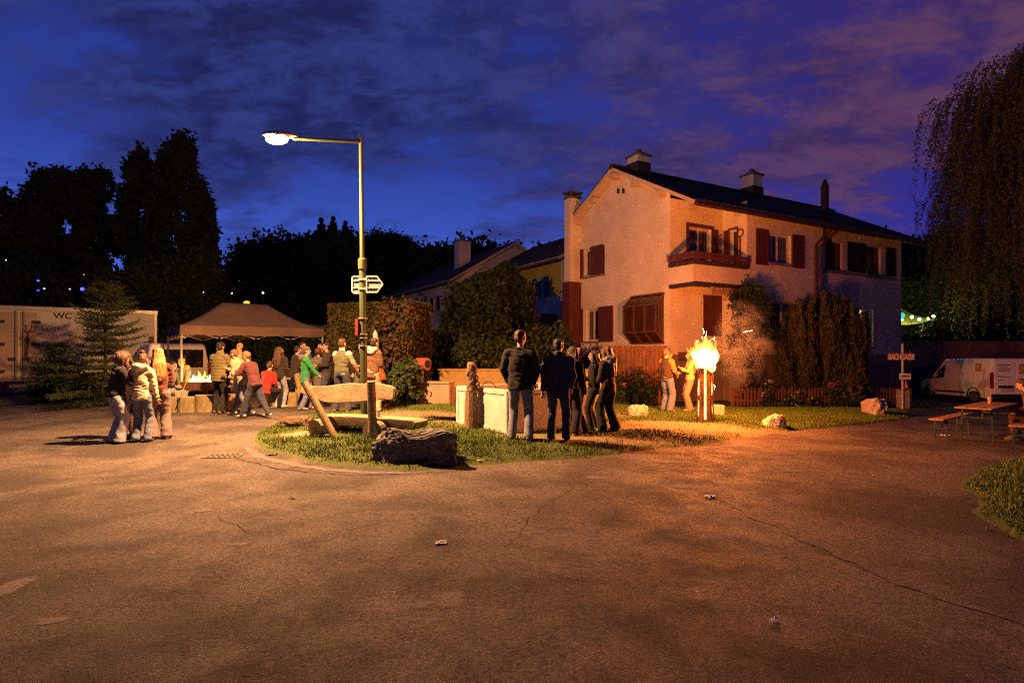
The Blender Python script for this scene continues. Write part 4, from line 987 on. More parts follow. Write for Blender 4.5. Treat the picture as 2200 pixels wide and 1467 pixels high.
# ---------------------------------------------------------------- fire
M_FLAME = emis('flame', (1, .36, .04), .45, True); M_FLAMEC = emis('flame_core', (1, .60, .16), 1.5, True)
def flame(name, parent, c, w, h, n, seed, m, core, mode='rise'):
    """tongues of fire: 'burst' springs from one point in all upward directions, 'rise' stands in a row along x"""
    r = random.Random(seed); q, qc = MB(), MB()
    for i in range(n):
        inner = i % 5 < 2; sway = r.uniform(0, 6.28)
        if mode == 'burst':
            z = r.uniform(-.25, 1) if not inner else r.uniform(0, 1); a = r.uniform(0, 6.28); s_ = math.sqrt(1 - z * z); d = Vector((math.cos(a) * s_, math.sin(a) * s_, z)); l = (h * (.5 + .5 * max(0, z)) * r.choice((.7, .8, .9, 1., 1.15, 1.4))) * (.7 if inner else 1); b0 = Vector(c) + d * w * .12; rr = w * r.uniform(.10, .26)
            path = lambda g: b0 + d * (l * g * (1 - .15 * g)) + Vector((.06 * math.sin(sway + 5 * g) * g, 0, .30 * l * g * g))
        else:
            b0 = Vector(c) + Vector((r.uniform(-.5, .5) * w, r.uniform(-.5, .5) * .4, 0)); l = h * r.uniform(.35, 1.15) * (.7 if inner else 1); rr = h * r.uniform(.10, .18); lean = Vector((r.uniform(-.3, .4), 0, 0)) * l
            path = lambda g: b0 + lean * g * g + Vector((.05 * math.sin(sway + 6 * g) * g, 0, l * g - .03))
        k = 9; (qc if inner else q).tube([path(j / 8) for j in range(k)], [max(.002, rr * (math.sin(math.pi * (.22 + .78 * j / 8)) ** .9)) for j in range(k)], 8)
    if mode == 'burst': [qc.ell(Vector(c) + Vector((r.uniform(-.10, .10), r.uniform(-.1, .1), r.uniform(-.12, .14))), (w * r.uniform(.2, .3), w * .25, w * r.uniform(.2, .34)), nu=12, nv=8) for _ in range(6)]
    o = build(name, q, m, parent, smooth=True); o2 = build('flame_core', qc, core, parent, smooth=True); sub(o2, o)
    return o
M_CHAR = mat('scorched_bark', (.30, .13, .055), .9, (.07, .035, .02), 6, 1., 24, stretch=(2, 2, .35))
M_EMBER = emis('ember', (1, .34, .05), 5)
def torch():
    b = at(1515, 905); D = b.y; h = pt(0, 790, D).z - b.z; R = 16 / F * D
    t = thing('burning_log', 'upright split log burning with tall bright flames on the grass', 'torch log', b)
    n = 6
    for k in range(n):                                          # wedges of the split trunk, with glowing gaps between
        a0, a1 = 2 * math.pi * k / n + .17 + .2, 2 * math.pi * (k + 1) / n - .17 + .2; q = MB(); arc = [Vector((R * math.cos(a), R * math.sin(a), 0)) * (1 + .08 * random.uniform(-1, 1)) for a in np.linspace(a0, a1, 6)]; inner = Vector((.04 * math.cos((a0 + a1) / 2), .04 * math.sin((a0 + a1) / 2), 0))
        rings = []
        for j in range(7):
            f = j / 6; zz = b.z - .05 + (h + .05 + random.uniform(-.03, .04) * (j == 6)) * f; sc = (1.12 - .12 * f) if f < .3 else 1.06 - .07 * f
            rings.append([b * 0 + Vector((b.x, b.y, zz)) + p * sc * (1 + .04 * mnoise.noise((k, j * .8, p.x * 9))) for p in [inner] + arc])
        m_ = len(rings[0]); vs = [p for rg in rings for p in rg]
        q.add(vs, [(i * m_ + j, i * m_ + (j + 1) % m_, (i + 1) * m_ + (j + 1) % m_, (i + 1) * m_ + j) for i in range(6) for j in range(m_)] + [tuple(range(m_ - 1, -1, -1)), tuple(6 * m_ + j for j in range(m_))])
        build('split_log', q, M_CHAR, t)
    q = MB(); q.tube([b + Vector((0, 0, .05)), b + Vector((0, 0, h - .02))], [.09, .12], 10); build('ember_core', q, M_EMBER, t)
    q = MB(); r = random.Random(4)
    for k in range(n):
        a = 2 * math.pi * k / n + .2
        for j in range(2): q.tube([b + Vector((math.cos(a) * R * .9, math.sin(a) * R * .9, z)) for z in (.12 + .5 * j, .25 + .5 * j, .50 + .5 * j)], [.012, .026, .004], 6)
    build('gap_flame', q, emis('gap_flame', (1, .55, .12), 4), t)
    top = b + Vector((0, 0, h - .03))
    flame('flame', t, top + Vector((0, 0, .16)), .54, .42, 150, 7, M_FLAME, M_FLAMEC, 'burst')
    q = MB(); r = random.Random(9)
    for px, py, dx, dy in ((1509, 705, 3, 12), (1518, 712, -4, 14), (1507, 724, 2, 5), (1535, 723, -3, 6), (1531, 728, 4, 4), (1596, 714, 20, -4), (1500, 731, -4, 3), (1533, 826, 2, 10), (1502, 828, -3, 8), (1495, 788, 4, 4)):
        p = pt(px, py, D); e = pt(px + dx, py + dy, D + .1); m_ = p.lerp(e, .5) + Vector((.02, 0, .01)); q.tube([p, m_, e], [.002, .0045, .002], 5)
    build('spark', q, emis('spark', (1, .7, .3), 30), t)['kind'] = 'stuff'
    light('torch_light', top + Vector((0, -.05, .40)), TORCH_W, (1, .215, .033), .33, t)
    return b, D, h
TB, TD, TH = torch()

def fire_pit():
    D = 15.9; c = on(412, D); t = thing('fire_pit', 'long brown steel fire trough with flames at its right end', 'fire pit', c); m = mat('rusty_steel', (.16, .075, .04), .7, (.09, .04, .025), 7, .4, 40, metal=.3)
    x0, x1 = pt(364, 0, D).x, pt(448, 0, D).x; zt = pt(0, 820, D).z; zb = pt(0, 836, D).z; q = MB()
    for (a, b_, y0, y1, z0, z1) in ((x0, x1, D, D + .02, zb, zt), (x0, x1, D + .58, D + .6, zb, zt), (x0, x0 + .02, D + .02, D + .58, zb, zt), (x1 - .02, x1, D + .02, D + .58, zb, zt), (x0, x1, D, D + .6, zb - .02, zb)): q.obox((a, y0, z0), (b_ - a, 0, 0), (0, y1 - y0, 0), (0, 0, z1 - z0))
    build('tray', q, m, t)
    for a in (x0 + .12, x1 - .12):
        for y in (D + .1, D + .5): q = MB(); q.box((a, y, (zb + c.z) / 2 - .02), (.07, .07, zb - c.z)); build('leg', q, m, t)
    q = MB(); r = random.Random(2)
    for i in range(16): a = r.uniform(x0 + .1, x1 - .1); y = r.uniform(D + .12, D + .5); q.ell((a, y, zt - .05), (r.uniform(.05, .1), .06, .04), nu=7, nv=5)
    build('coals', q, mat('coal', (.03, .02, .018), .9), t)
    q = MB()
    for i in range(10): a = r.uniform(x0 + .2, x1 - .05); y = r.uniform(D + .12, D + .5); q.ell((a, y, zt - .03), (.05, .04, .03), nu=7, nv=5)
    build('ember', q, M_EMBER, t)
    fx = pt(427, 0, D).x; flame('flame', t, (fx - .06, D + .3, zt - .02), .60, .30, 34, 3, emis('flame_small', (1, .36, .04), 1.1, True), emis('flame_small_core', (1, .60, .16), 2.2, True))
    light('pit_light', (fx - .1, D + .3, zt + .2), PIT_W, (1, .42, .11), .15, t)
    s = thing('roasting_stick', 'pale thin wooden stick leaning from the fire trough to the ground', 'stick', on(384, D - 1.1)); q = MB(); a, b_ = pt(388, 851, D - 1.), pt(408, 800, D); q.tube([a, b_], [.012, .008], 6); build('rod', q, M_CUT, s)
fire_pit()
M_STOOL = mat('stump_bark', (.26, .22, .11), .9, (.13, .11, .05), 7, 1., 24, stretch=(2, 2, .6))
def stool(label, px, py, w=36, h=33):
    b = at(px, py); D = b.y; r = w / 2 / F * D; hh = h / F * D; t = thing('log_stool', label, 'stool', b, 0, 'sawn log stools around the fire')
    q = MB(); n = 20; vs = []
    for j, (f, k) in enumerate(((-.03, 1.06), (.15, 1.02), (.5, 1.0), (.92, 1.0), (1, .96))):
        for i in range(n): a = 6.283 * i / n; rr = r * k * (1 + .05 * math.sin(a * 3 + px) + .04 * mnoise.noise((math.cos(a) * 2, math.sin(a) * 2, px + j * .4))); vs.append((b.x + rr * math.cos(a), b.y + r + rr * math.sin(a), b.z + hh * f))
    q.add(vs, [(j * n + i, j * n + (i + 1) % n, (j + 1) * n + (i + 1) % n, (j + 1) * n + i) for j in range(4) for i in range(n)]); build('bark', q, M_STOOL, t)
    q = MB(); q.add([(v[0], v[1], v[2] + .002) for v in vs[-n:]], [tuple(range(n))]); build('cut_face', q, M_CUT, t)
stool('sawn log stool left of the pair before the fire trough, half behind a knee', 361, 887, 30, 34); stool('sawn log stool before the fire trough, left of the widest one', 392, 887); stool('widest sawn log stool, beside the dark trousers of the man in the olive jacket', 430, 886, 38, 36)
stool('sawn log stool beside the pale blue jeans of the woman in the puffer jacket', 575, 876, 32, 36); stool('small sawn log stool between the man in olive and the walking pair', 486, 882, 26, 34)
stool('narrow sawn log stool at the tan trousers of the man in the dark jacket', 623, 874, 22, 30)

# ---------------------------------------------------------------- tent
def tent():
    Dl, Dr = 16.2, 18.6; a = Vector((pt(387, 0, Dl).x, Dl, 0)); b = Vector((pt(696, 0, Dr).x, Dr, 0)); e = b - a; L_ = e.length; e.normalize(); n = Vector((-e.y, e.x, 0)); dep = 3.0
    t = thing('party_tent', 'brown pop up tent with a peaked roof over the crowd at left', 'tent', (a + b) / 2 + Vector((0, 0, float(G(*((a + b) / 2)[:2])))))
    m = mat('tent_cloth', (.095, .064, .05), .9, (.068, .047, .037), 1.4, .15, 8); zt = pt(387, 698, Dl).z; zv = zt - .27; zr = pt(0, 651, 18.4).z
    nu_, nv_ = 36, 26; vs = []
    for j in range(nv_ + 1):
        for i in range(nu_ + 1):
            s, d = i / nu_ * L_, j / nv_ * dep; k = min(s / (L_ * .335), (L_ - s) / (L_ * .335), d / (dep / 2), (dep - d) / (dep / 2), 1.); h = (zr - zt) * (k ** 1.45 * .75 + .25 * k) - .03 * math.sin(math.pi * min(1, k)) * abs(math.sin(s * 2.2)) * .6
            vs.append(a + e * s + n * d + Zv * (zt + h))
    q = MB(); q.add(vs, [(j * (nu_ + 1) + i, j * (nu_ + 1) + i + 1, (j + 1) * (nu_ + 1) + i + 1, (j + 1) * (nu_ + 1) + i) for j in range(nv_) for i in range(nu_)]); build('roof', q, m, t, smooth=True)
    for p, d, l in ((a, e, L_), (a, n, dep), (a + n * dep, e, L_), (a + e * L_, n, dep)):
        q = MB(); k = 24; out = Vector((d.y, -d.x, 0)); vs = []
        if p is a and d is n or (p - a).length > 2.9 and d is e: out = -out
        for i in range(k + 1): s = l * i / k; w = .012 * math.sin(s * 9); vs += [p + d * s + Zv * zt + out * .004, p + d * s + Zv * (zv + .012 * math.sin(s * 5)) + out * (.02 + w)]
        q.add(vs, [(2 * i, 2 * i + 2, 2 * i + 3, 2 * i + 1) for i in range(k)]); build('valance', q, m, t, smooth=True)
    ml = mat('tent_leg', (.45, .42, .38), .4, metal=.5)
    for p in (a, b, a + n * dep, b + n * dep):
        q = MB(); p = p + (e if p in (a, a + n * dep) else -e) * .03 + n * (.03 if p in (a, b) else -.03); g = float(G(p.x, p.y)); q.box((p.x, p.y, (g + zt) / 2), (.04, .04, zt - g - .02)); q.box((p.x, p.y, g + .01), (.12, .12, .02)); build('leg', q, ml, t)
    for p, d, l in ((a + n * .12, e, L_), (a + n * (dep - .12), e, L_), (a + e * .12, n, dep), (b - e * .12, n, dep)):
        q = MB(); k = 4
        for i in range(k):
            s0, s1 = l * i / k, l * (i + 1) / k
            q.bar(p + d * (s0 + .03) + Zv * (zt - .06), p + d * (s1 - .03) + Zv * (zt - .36), .016); q.bar(p + d * (s0 + .03) + Zv * (zt - .36), p + d * (s1 - .03) + Zv * (zt - .06), .016)
        build('truss', q, ml, t)
tent()

# ---------------------------------------------------------------- trailer
def trailer():
    Pl, Pr = Vector((pt(-130, 0, 19).x, 19, 0)), Vector((pt(338, 0, 22.4).x, 22.4, 0)); e = (Pr - Pl); L_ = e.length; e.normalize(); n = Vector((-e.y, e.x, 0)); g = float(G(-15.5, 21))
    t = thing('toilet_trailer', 'large white box trailer lettered WC behind the young spruce', 'trailer', (Pl + Pr) / 2 + n * 1.2 + Zv * g)
    m = mat('trailer_panel', (.62, .58, .44), .55, (.50, .47, .35), .8); ma = mat('trailer_rail', (.55, .50, .42), .4, metal=.4); zt = pt(88, 662, 20.5).z; zb = pt(60, 818, 20.5).z
    def bx(q, s0, s1, d0, d1, z0, z1): return q.obox(Pl + e * s0 + n * d0 + Zv * z0, e * (s1 - s0), n * (d1 - d0), Zv * (z1 - z0))
    q = MB(); bx(q, 0, L_, 0, 2.4, zb, zt); build('body', q, m, t, bevel=.02)
    q = MB(); bx(q, -.02, L_ + .02, -.03, 2.43, zt - .10, zt + .05); build('roof_rail', q, ma, t, bevel=.015)
    S_ = lambda px: min(L_, max(0, (lambda d: ((d * (Pl.dot(n) / d.dot(n))) - Pl).dot(e))(ray(px, 760) - Vector((0, 0, (HY - 760) / F)))))
    for px, w in ((88, .09), (334, .07)): q = MB(); s = S_(px); bx(q, s - w / 2, s + w / 2, -.05, -.003, zb, zt - .1); build('corner_post', q, ma, t)
    q = MB(); mid = S_(42)
    for d in (S_(-60), mid): bx(q, d + .03, S_(88) - .1 if d == mid else mid - .03, -.03, -.003, zb + .06, zt - .16)
    build('rear_door', q, mat('trailer_door', (.42, .33, .22), .6, (.33, .25, .16), 1), t, bevel=.01)
    for px in (34, 51): q = MB(); s = S_(px); q.tube([Pl + e * s + n * -.06 + Zv * (zb + .05), Pl + e * s + n * -.06 + Zv * (zt - .12)], .025, 8); build('lock_bar', q, M_METAL, t)
    q = MB()
    for px in (80, 2):
        for z in (zb + .35, (zb + zt) / 2, zt - .5): s = S_(px); bx(q, s - .14, s + .1, -.07, -.031, z - .05, z + .05)
    for px in (27, 56): s = S_(px); bx(q, s - .10, s + .10, -.09, -.031, zb + .72, zb + .82)
    build('hinge', q, M_BLACKM, t)
    # deer printed on the right door
    D0 = lambda px, py: (lambda s, z: Pl + e * s + n * -.034 + Zv * z)(S_(px), EYE + (HY - py) / F * (Pl + e * S_(px)).y)
    mp = mat('deer_print', (.10, .05, .028), .7, (.06, .03, .018), 6); q = MB()
    def poly(ps): q.prism([D0(*p) for p in ps], n * .002)
    poly([(52, 770), (51, 742), (54, 728), (59, 722), (64, 728), (63, 745), (58, 770)]); poly([(55, 728), (57, 712), (62, 712), (64, 728), (60, 734)]); poly([(54, 716), (50, 706), (57, 712)]); poly([(64, 716), (69, 706), (62, 712)])
    for a, b_, c_ in (((56, 712), (53, 698), (55, 697)), ((62, 712), (71, 698), (73, 697)), ((55, 704), (58, 696), (59, 697)), ((67, 705), (66, 696), (68, 696))): poly([a, (a[0] + 2, a[1]), c_, b_])
    build('deer_print', q, mp, t)
    s = S_(115); z = EYE + (HY - 684) / F * (Pl + e * s).y; text('lettering', 'WC', .30, Pl + e * s + n * -.006 + Zv * z, e, Zv, mat('print_black', (.03, .02, .02), .6), t, bold=.006)
    q = MB(); bx(q, .1, S_(86), .0, .35, zb - .26, zb - .02); bx(q, S_(94), L_ - .05, .25, .4, zb - .12, zb - .004); build('bumper', q, mat('bumper_dark', (.05, .04, .03), .7), t)
    q = MB(); s = S_(20); bx(q, s, s + .46, -.02, -.003, zb - .22, zb - .10); build('number_plate', q, mat('plate_white', (.6, .58, .52), .5), t)
    for px in (150, 190, 235):
        q = MB(); c = Pl + e * S_(px) + n * .35; r = .36; c.z = g + r
        q.tube([c, c + n * .26], [r, r], 20); w = build('wheel', q, mat('tyre', (.015, .015, .015), .85), t); q = MB(); q.tube([c - n * .012, c + n * .01], [r * .55, r * .55], 16); o = build('rim', q, M_METAL, t); sub(o, w)
    q = MB(); s = S_(330); bx(q, s - .16, s + .02, -.06, -.004, zb + 1.0, zb + 1.62); build('side_lamp', q, mat('dark_red', (.12, .02, .02), .5), t)
trailer()

# ---------------------------------------------------------------- vans
M_VANW = mat('van_white', (.76, .75, .74), .35, (.70, .69, .68), 1.2, spec=.5)
M_VGLASS = mat('van_glass', (.012, .018, .015), .08, spec=.6); M_TYRE = mat('tyre', (.015, .015, .015), .85); M_RIM = mat('steel_rim', (.22, .21, .20), .4, metal=.7)
M_TAIL = mat('tail_red', (.30, .015, .012), .25); M_VBLACK = mat('van_black_plastic', (.018, .018, .018), .6)
def van(label, loc, rz, stations, Wd, sill, wheels, glass, seams, extras, tilt=0.):
    """local axes: +y towards the nose, z up, rear at y = 0; stations: (y, roof z, belt z, belt half width, roof half width)"""
    t = thing('delivery_van' if extras == 'box' else 'van', label, 'van', loc, rz); M = W[t.name] @ Matrix.Rotation(tilt, 4, 'X')
    T_ = lambda p: M @ Vector(p); q = MB(); ring = 14; vs = []
    def side(st, f):                                  # f 0 sill .. 1 belt .. 2 roof edge -> (x, z)
        y, zr, zb, wb, wr = st
        return (wb * (.94 + .06 * f), sill + (zb - sill) * f) if f <= 1 else (wb + (wr - wb) * (f - 1), zb + (zr - .10 - zb) * (f - 1))
    for st in stations:
        y, zr, zb, wb, wr = st; half = [side(st, 0), side(st, .12), side(st, .6), side(st, 1), side(st, 1.5), side(st, 2), (wr - .07, zr - .025)]
        for x, z in half: vs.append(T_((x, y, z)))
        for x, z in reversed(half): vs.append(T_((-x, y, z)))
    k = len(stations); q.add(vs, [(i * ring + j, i * ring + (j + 1) % ring, (i + 1) * ring + (j + 1) % ring, (i + 1) * ring + j) for i in range(k - 1) for j in range(ring)] + [tuple(range(ring - 1, -1, -1)), tuple((k - 1) * ring + j for j in range(ring))])
    build('body', q, M_VANW, t, bevel=.03)
    def interp(y):
        for a, b in zip(stations[:-1], stations[1:]):
            if a[0] <= y <= b[0]: f = (y - a[0]) / (b[0] - a[0]); return tuple(a[i] + (b[i] - a[i]) * f for i in range(5))
        return stations[-1]
    def SP(sd, y, f, out=.012):
        x, z = side(interp(y), f); return T_((sd * (x + out), y, z))
    def patch(name, m, sd, ys, f0, f1, out=.012, parent=None):
        q = MB(); n = len(ys); f0 = f0 if hasattr(f0, '__len__') else [f0] * n; f1 = f1 if hasattr(f1, '__len__') else [f1] * n
        vs = [SP(sd, y, a, out) for y, a in zip(ys, f0)] + [SP(sd, y, b, out) for y, b in zip(ys, f1)] + [SP(sd, y, a, -.02) for y, a in zip(ys, f0)] + [SP(sd, y, b, -.02) for y, b in zip(ys, f1)]
        fs = [(i, i + 1, n + i + 1, n + i) for i in range(n - 1)] + [(i, i + 1, 2 * n + i + 1, 2 * n + i) for i in range(n - 1)] + [(n + i, n + i + 1, 3 * n + i + 1, 3 * n + i) for i in range(n - 1)] + [(0, n, 3 * n, 2 * n), (n - 1, 2 * n - 1, 4 * n - 1, 3 * n - 1)]
        q.add(vs, fs); return build(name, q, m, t)
    def bx(name, m, c, s, bev=.01):
        q = MB(); R = M.to_3x3(); q.box(T_(c), s, R); return build(name, q, m, t, bevel=bev)
    for sd in (-1, 1):
        for y0, y1, a, b in glass:
            patch('side_window', M_VGLASS, sd, [y0, (y0 + y1) / 2, y1], a, b)
        patch('rubbing_strip', M_VBLACK, sd, [wheels[0] + .5, (wheels[0] + wheels[1]) / 2, wheels[1] - .5], .20, .30, .02)
        for y in wheels:
            yc = y; r = .33; x = interp(y)[3] * .95; q = MB()
            q.tube([T_((sd * (x - .22), yc, r)), T_((sd * (x + .012), yc, r))], [r, r], 22, ref=(0, 0, 1)); w = build('wheel', q, M_TYRE, t, bevel=.03); q = MB(); q.tube([T_((sd * (x - .01), yc, r)), T_((sd * (x + .022), yc, r))], [r * .62, r * .55], 16, ref=(0, 0, 1)); o = build('rim', q, M_RIM, t); sub(o, w)
            q = MB(); pts = [T_((sd * (x + .016), yc + math.cos(a) * (r + .05), r + math.sin(a) * (r + .05))) for a in np.linspace(-.3, math.pi + .3, 14)]; q.tube(pts, .028, 6, cap=True); build('wheel_arch', q, M_VBLACK, t)
        for y in seams: 
            q = MB(); q.tube([SP(sd, y, f, .003) for f in (.1, .6, 1, 1.5, 1.9)], .006, 4); build('door_seam', q, M_VBLACK, t)
        bx('tail_light', M_TAIL, (sd * (stations[0][3] - .035), -.012, stations[0][2] + .05), (.09, .07, .62 if extras == 'box' else .40))
        yb = glass[-1][0] + .75
        x, z = side(interp(yb), 1.05); bx('mirror', M_VBLACK, (sd * (x + .14), yb, z + .12), (.18, .10, .24), .03)
    bx('rear_bumper', M_VBLACK, (0, -.03, sill + .08), (stations[0][3] * 1.92, .14, .20), .04)
    st = stations[0]
    return t, T_, bx, patch
ST_T = [(0, 1.90, 1.05, .95, .80), (.10, 1.97, 1.06, .96, .82), (2.2, 1.98, 1.06, .97, .82), (3.3, 1.94, 1.06, .97, .80), (4.05, 1.25, 1.02, .95, .80), (4.75, 1.02, .86, .88, .72), (4.9, .80, .62, .80, .66)]
x = (394 - HX) / F * 19.6
vt, T_, bx, patch = van('white van with a dark rear window parked behind the fire trough', (x, 19.3, .05), math.radians(38), ST_T, .95, .35, (.95, 3.95), [(.25, 1.3, 1.1, 1.85), (1.4, 2.5, 1.1, 1.85), (2.6, 3.35, 1.1, [1.8, 1.7, 1.5])], (1.35, 2.55), 'bus')
bx('rear_window', M_VGLASS, (0, -.012, 1.44), (1.48, .05, .60), .02); bx('tailgate', M_VANW, (0, -.01, .98), (1.62, .04, .26), .015)
bx('number_plate', mat('plate_white', (.6, .58, .52), .5), (0, -.04, .76), (.52, .02, .11), .004); bx('handle', M_VBLACK, (.1, -.04, 1.08), (.3, .03, .04), .005)
q = MB(); q.tube([T_((.05 + .06 * math.cos(a), -.035, 1.02 + .06 * math.sin(a) + .02)) for a in np.linspace(0, 6.28, 12)], .009, 5, cap=False); build('badge', q, M_METAL, vt)
for sd in (-1, 1): q = MB(); q.tube([T_((sd * .70, .25, 2.01)), T_((sd * .70, 3.0, 2.01))], .02, 6); build('roof_bar', q, M_VBLACK, vt)

ST_C = [(0, 1.86, .98, .93, .82), (.08, 1.91, 1.0, .95, .84), (1.8, 1.93, 1.0, .96, .84), (2.9, 1.90, 1.0, .96, .82), (3.75, 1.22, .98, .94, .80), (4.45, 1.02, .84, .88, .70), (4.68, .80, .62, .78, .62)]
rear = on(2128, 22.6); side_dir = math.radians(-5)
c0 = Vector((rear.x, rear.y, 0)); c0 = c0 + Vector((math.cos(side_dir), math.sin(side_dir), 0)) * .93
DV = float(G(c0.x, c0.y))
vc, T_, bx, patch = van('white delivery van with coloured letter logos parked below the willow', (c0.x, c0.y, DV - .02), side_dir, ST_C, .95, .32, (.95, 3.85), [(2.75, 3.45, 1.08, [1.78, 1.72, 1.35])], (1.75, 2.72), 'box', tilt=-.015)
# rear doors, logos, print (rear faces local -y; left side is local -x)
for sd in (-1, 1): bx('rear_door', M_VANW, (sd * .40, -.015, 1.10), (.78, .03, 1.32), .015)
bx('number_plate', mat('plate_white', (.6, .58, .52), .5), (-.38, -.055, .66), (.46, .02, .12), .004); bx('plate_recess', M_VBLACK, (-.38, -.03, .78), (.56, .03, .1), .005); bx('handle', M_VBLACK, (.12, -.04, 1.02), (.16, .03, .05), .005)
MG, MO, MR_, MY = mat('logo_green', (.08, .30, .03), .5), mat('logo_orange', (.75, .20, .02), .5), mat('logo_red', (.5, .03, .02), .5), mat('logo_yellow', (.75, .60, .08), .5)
def logo(P, ex, size, n):
    q = MB(); q.obox(P - n * .0, ex * size, n * .004, Zv * size); build('logo_panel', q, MO, vc)
    q = MB(); q.obox(P + ex * (size * .03) + n * .0045, ex * (size * .4), n * .003, Zv * size * .97); build('logo_band', q, MG, vc)
    q = MB(); q.obox(P + n * .0045 - Zv * size * .16, ex * size, n * .003, Zv * size * .12); build('logo_line', q, MR_, vc)
    text('logo_letter', 'M', size * 1.05, P + ex * size * .10 + n * .010 + Zv * size * .10, ex, Zv, MY, vc, bold=.012)
exR = (T_((1, 0, 0)) - T_((0, 0, 0))).normalized(); nR = (T_((0, -1, 0)) - T_((0, 0, 0))).normalized(); exS = (T_((0, -1, 0)) - T_((0, 0, 0))).normalized(); nS = (T_((-1, 0, 0)) - T_((0, 0, 0))).normalized()
logo(T_((.10, -.034, 1.34)), exR, .32, nR); logo(T_((-.945, .78, 1.42)), exS, .26, nS)
q = MB()
for (x0, x1, z) in ((-.66, -.22, 1.62), (-.66, -.30, 1.55), (-.68, -.20, 1.45), (-.68, -.24, 1.38), (-.68, -.20, 1.16), (-.68, -.44, 1.02)): q.obox(T_((x0, -.034, z)), exR * (x1 - x0), nR * .003, Zv * .028)
build('print_line', q, mat('print_grey', (.10, .09, .08), .6), vc)
# ---------------------------------------------------------------- fences
M_PICK = mat('picket_wood', (.20, .085, .045), .85, (.10, .045, .028), 3, .5, 30, stretch=(3, 3, .5))
def picket_mesh(w, h, d, seed, pointed=True):
    r = random.Random(seed); q = MB(); a = w * .5; t = h + r.uniform(-.03, .03); b = a * r.uniform(.55, .9)
    vs = [(-a, -d / 2, 0), (a, -d / 2, 0), (a * 1.02, -d / 2, t * .9), (r.uniform(-.3, .3) * a, -d / 2, t), (-b - a * .1, -d / 2, t * .93)]
    q.prism(vs, (0, d, 0)); return mesh_of('picket', q, M_PICK)
PICKS = [picket_mesh(.068, .62, .03, k) for k in range(6)]
def picket_fence(label, px0, py0, px1, py1, gap=.135, hs=1., skip=()):
    a, b = solve(px0, py0, G), solve(px1, py1, G); d = b - a; L_ = Vector((d.x, d.y, 0)).length; e = Vector((d.x, d.y, 0)) / L_; ang = math.atan2(e.y, e.x); n = Vector((-e.y, e.x, 0))
    t = thing('picket_fence', label, 'fence', (a + b) / 2); k = int(L_ / gap); r = random.Random(int(px0))
    for i in range(k + 1):
        p = a + e * (L_ * i / k); p.z = float(G(p.x, p.y)) + .05
        M = Matrix.Translation(p) @ Matrix.Rotation(ang, 4, 'Z') @ Matrix.Rotation(r.uniform(-.05, .05), 4, 'Y') @ Matrix.Diagonal((r.uniform(.8, 1.15), 1, hs * r.uniform(.92, 1.06), 1)); inst('picket', PICKS[i % 6], M, t)
    for z in (.18, .47):
        q = MB(); k2 = int(L_ / 2) + 1
        for i in range(k2):
            p, p2 = a + d * (i / k2), a + d * ((i + 1) / k2); q.bar(p + Zv * (z * hs + .05) + n * .04, p2 + Zv * (z * hs + .05) + n * .04, .045, .07)
        build('rail', q, M_PICK, t)
    for i in range(int(L_ / 2) + 1):
        p = a + d * min(1, i / (L_ / 2)); q = MB(); q.tube([p + n * .10 - Zv * .1, p + n * .10 + Zv * (.66 * hs)], [.045, .04], 8); build('post', q, M_PICK, t)
picket_fence('long low red brown picket fence along the garden behind the burning log', 1577, 875, 1956, 873)
picket_fence('short low picket fence overgrown with flowers left of the person in the orange sleeves', 1328, 873, 1416, 876, .14, 1.1)
def board_fence():
    D0, D1 = 19.6, 19.5; a, b = Vector((pt(1293, 0, D0).x, D0, 0)), Vector((pt(1441, 0, D1).x, D1, 0)); d = b - a; L_ = d.length; e = d / L_; ang = math.atan2(e.y, e.x)
    t = thing('board_fence', 'tall rough brown board fence in front of the bay window', 'fence', (a + b) / 2 + Zv * float(G(4, 19.5))); zt = pt(0, 744, 19.5).z; n = 17; m = mat('fence_board', (.24, .12, .055), .85, (.12, .055, .03), 2.5, .6, 22, stretch=(4, 4, .5)); r = random.Random(5)
    for i in range(n):
        w = L_ / n; z0 = float(G(4, 19.5)) + .05; h = zt - z0 + r.uniform(-.05, .02); q = MB(); c = a + e * (w * (i + .5)); off = Vector((0, -.02 if i % 2 else .015, 0))
        q.obox(c - e * (w * .47) + off + Zv * z0, e * (w * .94), Vector((0, .022, 0)), Zv * h); build('board', q, m, t, bevel=.004)
    for z in (.5, zt - .15): q = MB(); q.bar(a + Vector((0, .06, z)), b + Vector((0, .06, z)), .04, .09); build('rail', q, m, t)
    q = MB(); q.bar(a + Vector((0, -.0, zt + .005)), b + Vector((0, 0, zt + .005)), .09, .03); build('cap_rail', q, m, t)
board_fence()

# low walls and planters left of the fountain
def low_wall(label, x0, x1, y0, y1, D0, D1, th, m, ytop=None):
    a, b = pt(x0, y1, D0), pt(x1, y1, D1); zt = pt(x0, y0, D0).z; zb = min(float(G(a.x, a.y)), float(G(b.x, b.y)), a.z) - .1; e = Vector((b.x - a.x, b.y - a.y, 0)); n = Vector((-e.y, e.x, 0)).normalized()
    t = thing('garden_wall', label, 'wall', (a.x, a.y, zb)); q = MB(); q.obox((a.x, a.y, zb), e, n * th, (0, 0, zt - zb - .06)); build('block', q, m, t, bevel=.02)
    q = MB(); q.obox(Vector((a.x, a.y, zt - .058)) - n * .03 - e * .01, e * 1.02, n * (th + .06), (0, 0, .058)); build('coping', q, m, t, bevel=.012); return t
M_PINKC = mat('pink_concrete', (.46, .33, .24), .9, (.34, .24, .17), 2.5, .5, 40)
low_wall('pale concrete planter wall standing at the left of the water trough', 893, 965, 819, 867, 17.4, 17.0, .35, M_PINKC)
low_wall('long low sandy wall crossing behind the water trough', 944, 1300, 792, 815, 19.6, 19.0, .3, mat('sandy_wall', (.46, .33, .12), .9, (.33, .24, .09), 2, .4, 30))
